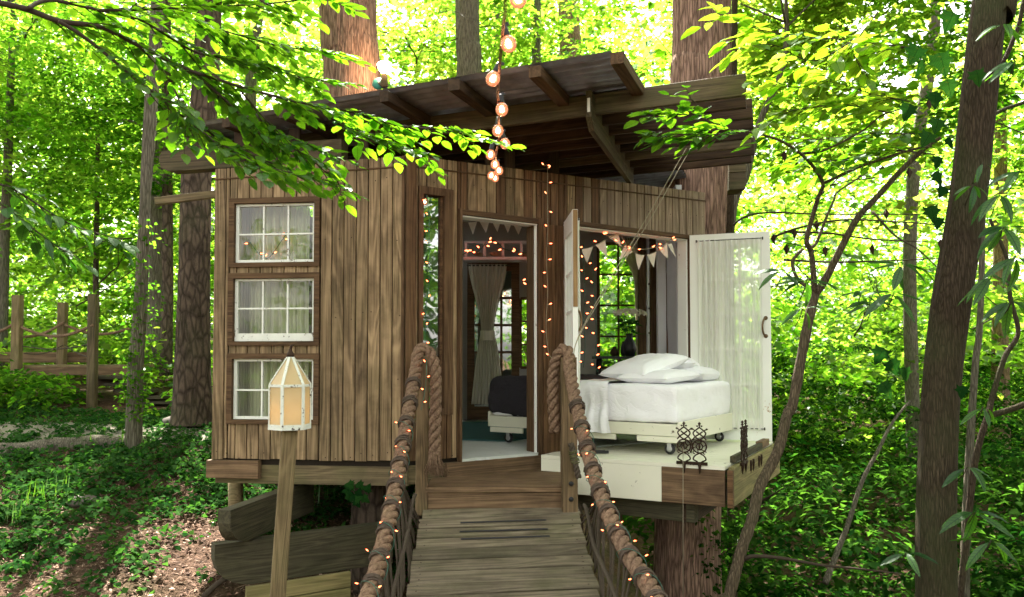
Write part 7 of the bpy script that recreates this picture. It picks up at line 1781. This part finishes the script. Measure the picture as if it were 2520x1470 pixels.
# flood lamp on the stout pine
lp = at(946, 172, 10.45); fl_t = thing('flood_lamp', 'lit flood lamp on a bracket beside the stout reddish pine', 'lamp', lp)
m = MB(); m.lathe([(0.0, 0.10), (0.085, 0.085), (0.095, 0.06), (0.06, -0.02), (0.03, -0.06), (0.0, -0.06)], 16, lp); m.build('bulb', M['flood'], fl_t)
m = MB(); m.lathe([(0.035, -0.05), (0.045, -0.10), (0.05, -0.22), (0.03, -0.24), (0.0, -0.24)], 12, lp); m.build('socket', M['dkpost'], fl_t)
p = at(931, 206, 10.5); m = MB(); m.lathe([(0.0, -0.03), (0.075, -0.03), (0.085, 0.0), (0.06, 0.035), (0.0, 0.04)], 14, p, Matrix.Rotation(R(80), 3, 'X')); m.build('junction_box', plain('teal_plastic', (0.05, 0.25, 0.2), 0.5), fl_t)
m = MB()
for k in range(4): m.tube(cat_rom([p+V((0.02*k, -0.05, 0)), p+V((0.10+0.02*k, -0.06, -0.15)), p+V((0.06+0.04*k, 0, -0.42)), p+V((0.02*k-0.02, 0.02, -0.55))], 6), 0.008, 5)
m.build('wires', M['black'], fl_t)
# ================================================================ stairs and rope-rail landing on the bank
st = thing('stair_landing', 'timber landing with rope rails and steps on the sunny bank', 'stairs', at(200, 960, 11.2)); SY = 11.2
def P(x, y, Y=SY): return at(x, y, Y)
lz = P(180, 898).z
for k in range(5): board('deck_board', V((P(64, 898).x, SY+0.02+0.15*k, lz-0.02)), V((P(326, 898).x, SY+0.02+0.15*k, lz-0.02)), 0.142, 0.035, M['post'], st, up=(0, 1, 0))
board('fascia', V((P(66, 898).x, SY-0.05, lz-0.085)), V((P(322, 898).x, SY-0.05, lz-0.085)), 0.12, 0.04, M['step'], st)
board('upper_beam', V((P(0, 885).x-0.8, SY+0.9, P(0, 880, SY+0.9).z)), V((P(152, 885).x, SY+0.9, P(0, 880, SY+0.9).z)), 0.16, 0.06, M['step'], st)
for (x, y0, y1, Y, w) in ((44, 727, 897, SY-0.1, 0.115), (155, 745, 893, SY+0.75, 0.115), (230, 725, 975, SY-0.45, 0.11)):
    a, b = at(x, y0, Y), at(x-3, y1, Y); board('post', V((b.x, Y, min(b.z, lz)-0.5)), a, w, w, M['post'] if x != 230 else M['beam'], st, up=(1, 0, 0), c=0.01)
def sag(a, b, s, n=8): return [a.lerp(b, k/n)+V((0, 0, -s*math.sin(math.pi*k/n))) for k in range(n+1)]
for a, b, s in ((at(52, 805, SY-0.1), at(230, 800, SY-0.5), 0.14), (at(160, 800, SY+0.7), at(330, 805, SY+0.6), 0.12), (at(-60, 810, SY+0.3), at(44, 790, SY-0.1), 0.1), (at(60, 830, SY-0.1), at(155, 795, SY+0.7), 0.05)):
    mm, _ = twisted(cat_rom(sag(a, b, s), 4), 0.022, 0.12, 6); mm.build('rope', M['rope'], st)
for a, b in ((at(55, 852, SY-0.1), at(230, 845, SY-0.4)), (at(160, 850, SY+0.7), at(250, 880, SY-0.3)), (at(60, 870, SY), at(155, 850, SY+0.7))):
    m = MB(); m.tube(sag(a, b, 0.06), 0.008, 5); m.build('cord', M['thin'], st)
for k, (x, y) in enumerate(((292, 928), (325, 945), (348, 961), (372, 977), (392, 990))):
    p = P(x, y); board('tread', V((p.x-0.26, SY+0.05*k-0.2, p.z)), V((p.x+0.24, SY+0.05*k-0.2, p.z)), 0.26, 0.045, M['oldlog'], st, up=(0, 1, 0))
    board('riser', V((p.x-0.24, SY+0.05*k-0.08, p.z-0.07)), V((p.x+0.23, SY+0.05*k-0.08, p.z-0.07)), 0.10, 0.03, M['roofwood'], st)
# edging log and a few stones
m = MB(); Sb = cat_rom([V((x, y, ground_z(x, y)+0.03)) for x, y in ((-8.2, 8.05), (-6.6, 8.25), (-5.4, 8.30), (-4.6, 8.5), (-3.95, 8.62))], 6); m.tube(Sb, [0.13-0.05*i/(len(Sb)-1)+0.012*math.sin(i*1.7) for i in range(len(Sb))], 12); tag(m.build('edging_log', M['greybark']), 'grey fallen log edging the gravel path', 'log')
def stone(px, Y, r, label, seed):
    d = at(px, 1000, Y); m = MB(); n = 10; vs = []
    for j in range(7):
        for i in range(n):
            a, b = 2*math.pi*i/n, math.pi*j/6; p = V((math.cos(a)*math.sin(b)*1.3, math.sin(a)*math.sin(b), math.cos(b)*0.55)); p *= r*(1+0.35*noise.noise(p*1.5+V((seed, 0, 0)))); vs.append(p+V((d.x, Y, ground_z(d.x, Y)+r*0.2)))
    m.add(vs, [(j*n+i, j*n+(i+1) % n, (j+1)*n+(i+1) % n, (j+1)*n+i) for j in range(6) for i in range(n)], True); tag(m.build('stone', M['stone']), label, 'stone', 'stones on the slope')
stone(205, 7.0, 0.10, 'mossy stone in the sun patch among the ivy', 1); stone(325, 9.0, 0.12, 'flat stone at the end of the fallen log', 4); stone(455, 9.4, 0.22, 'broad flat stone at the foot of the stairs', 8)
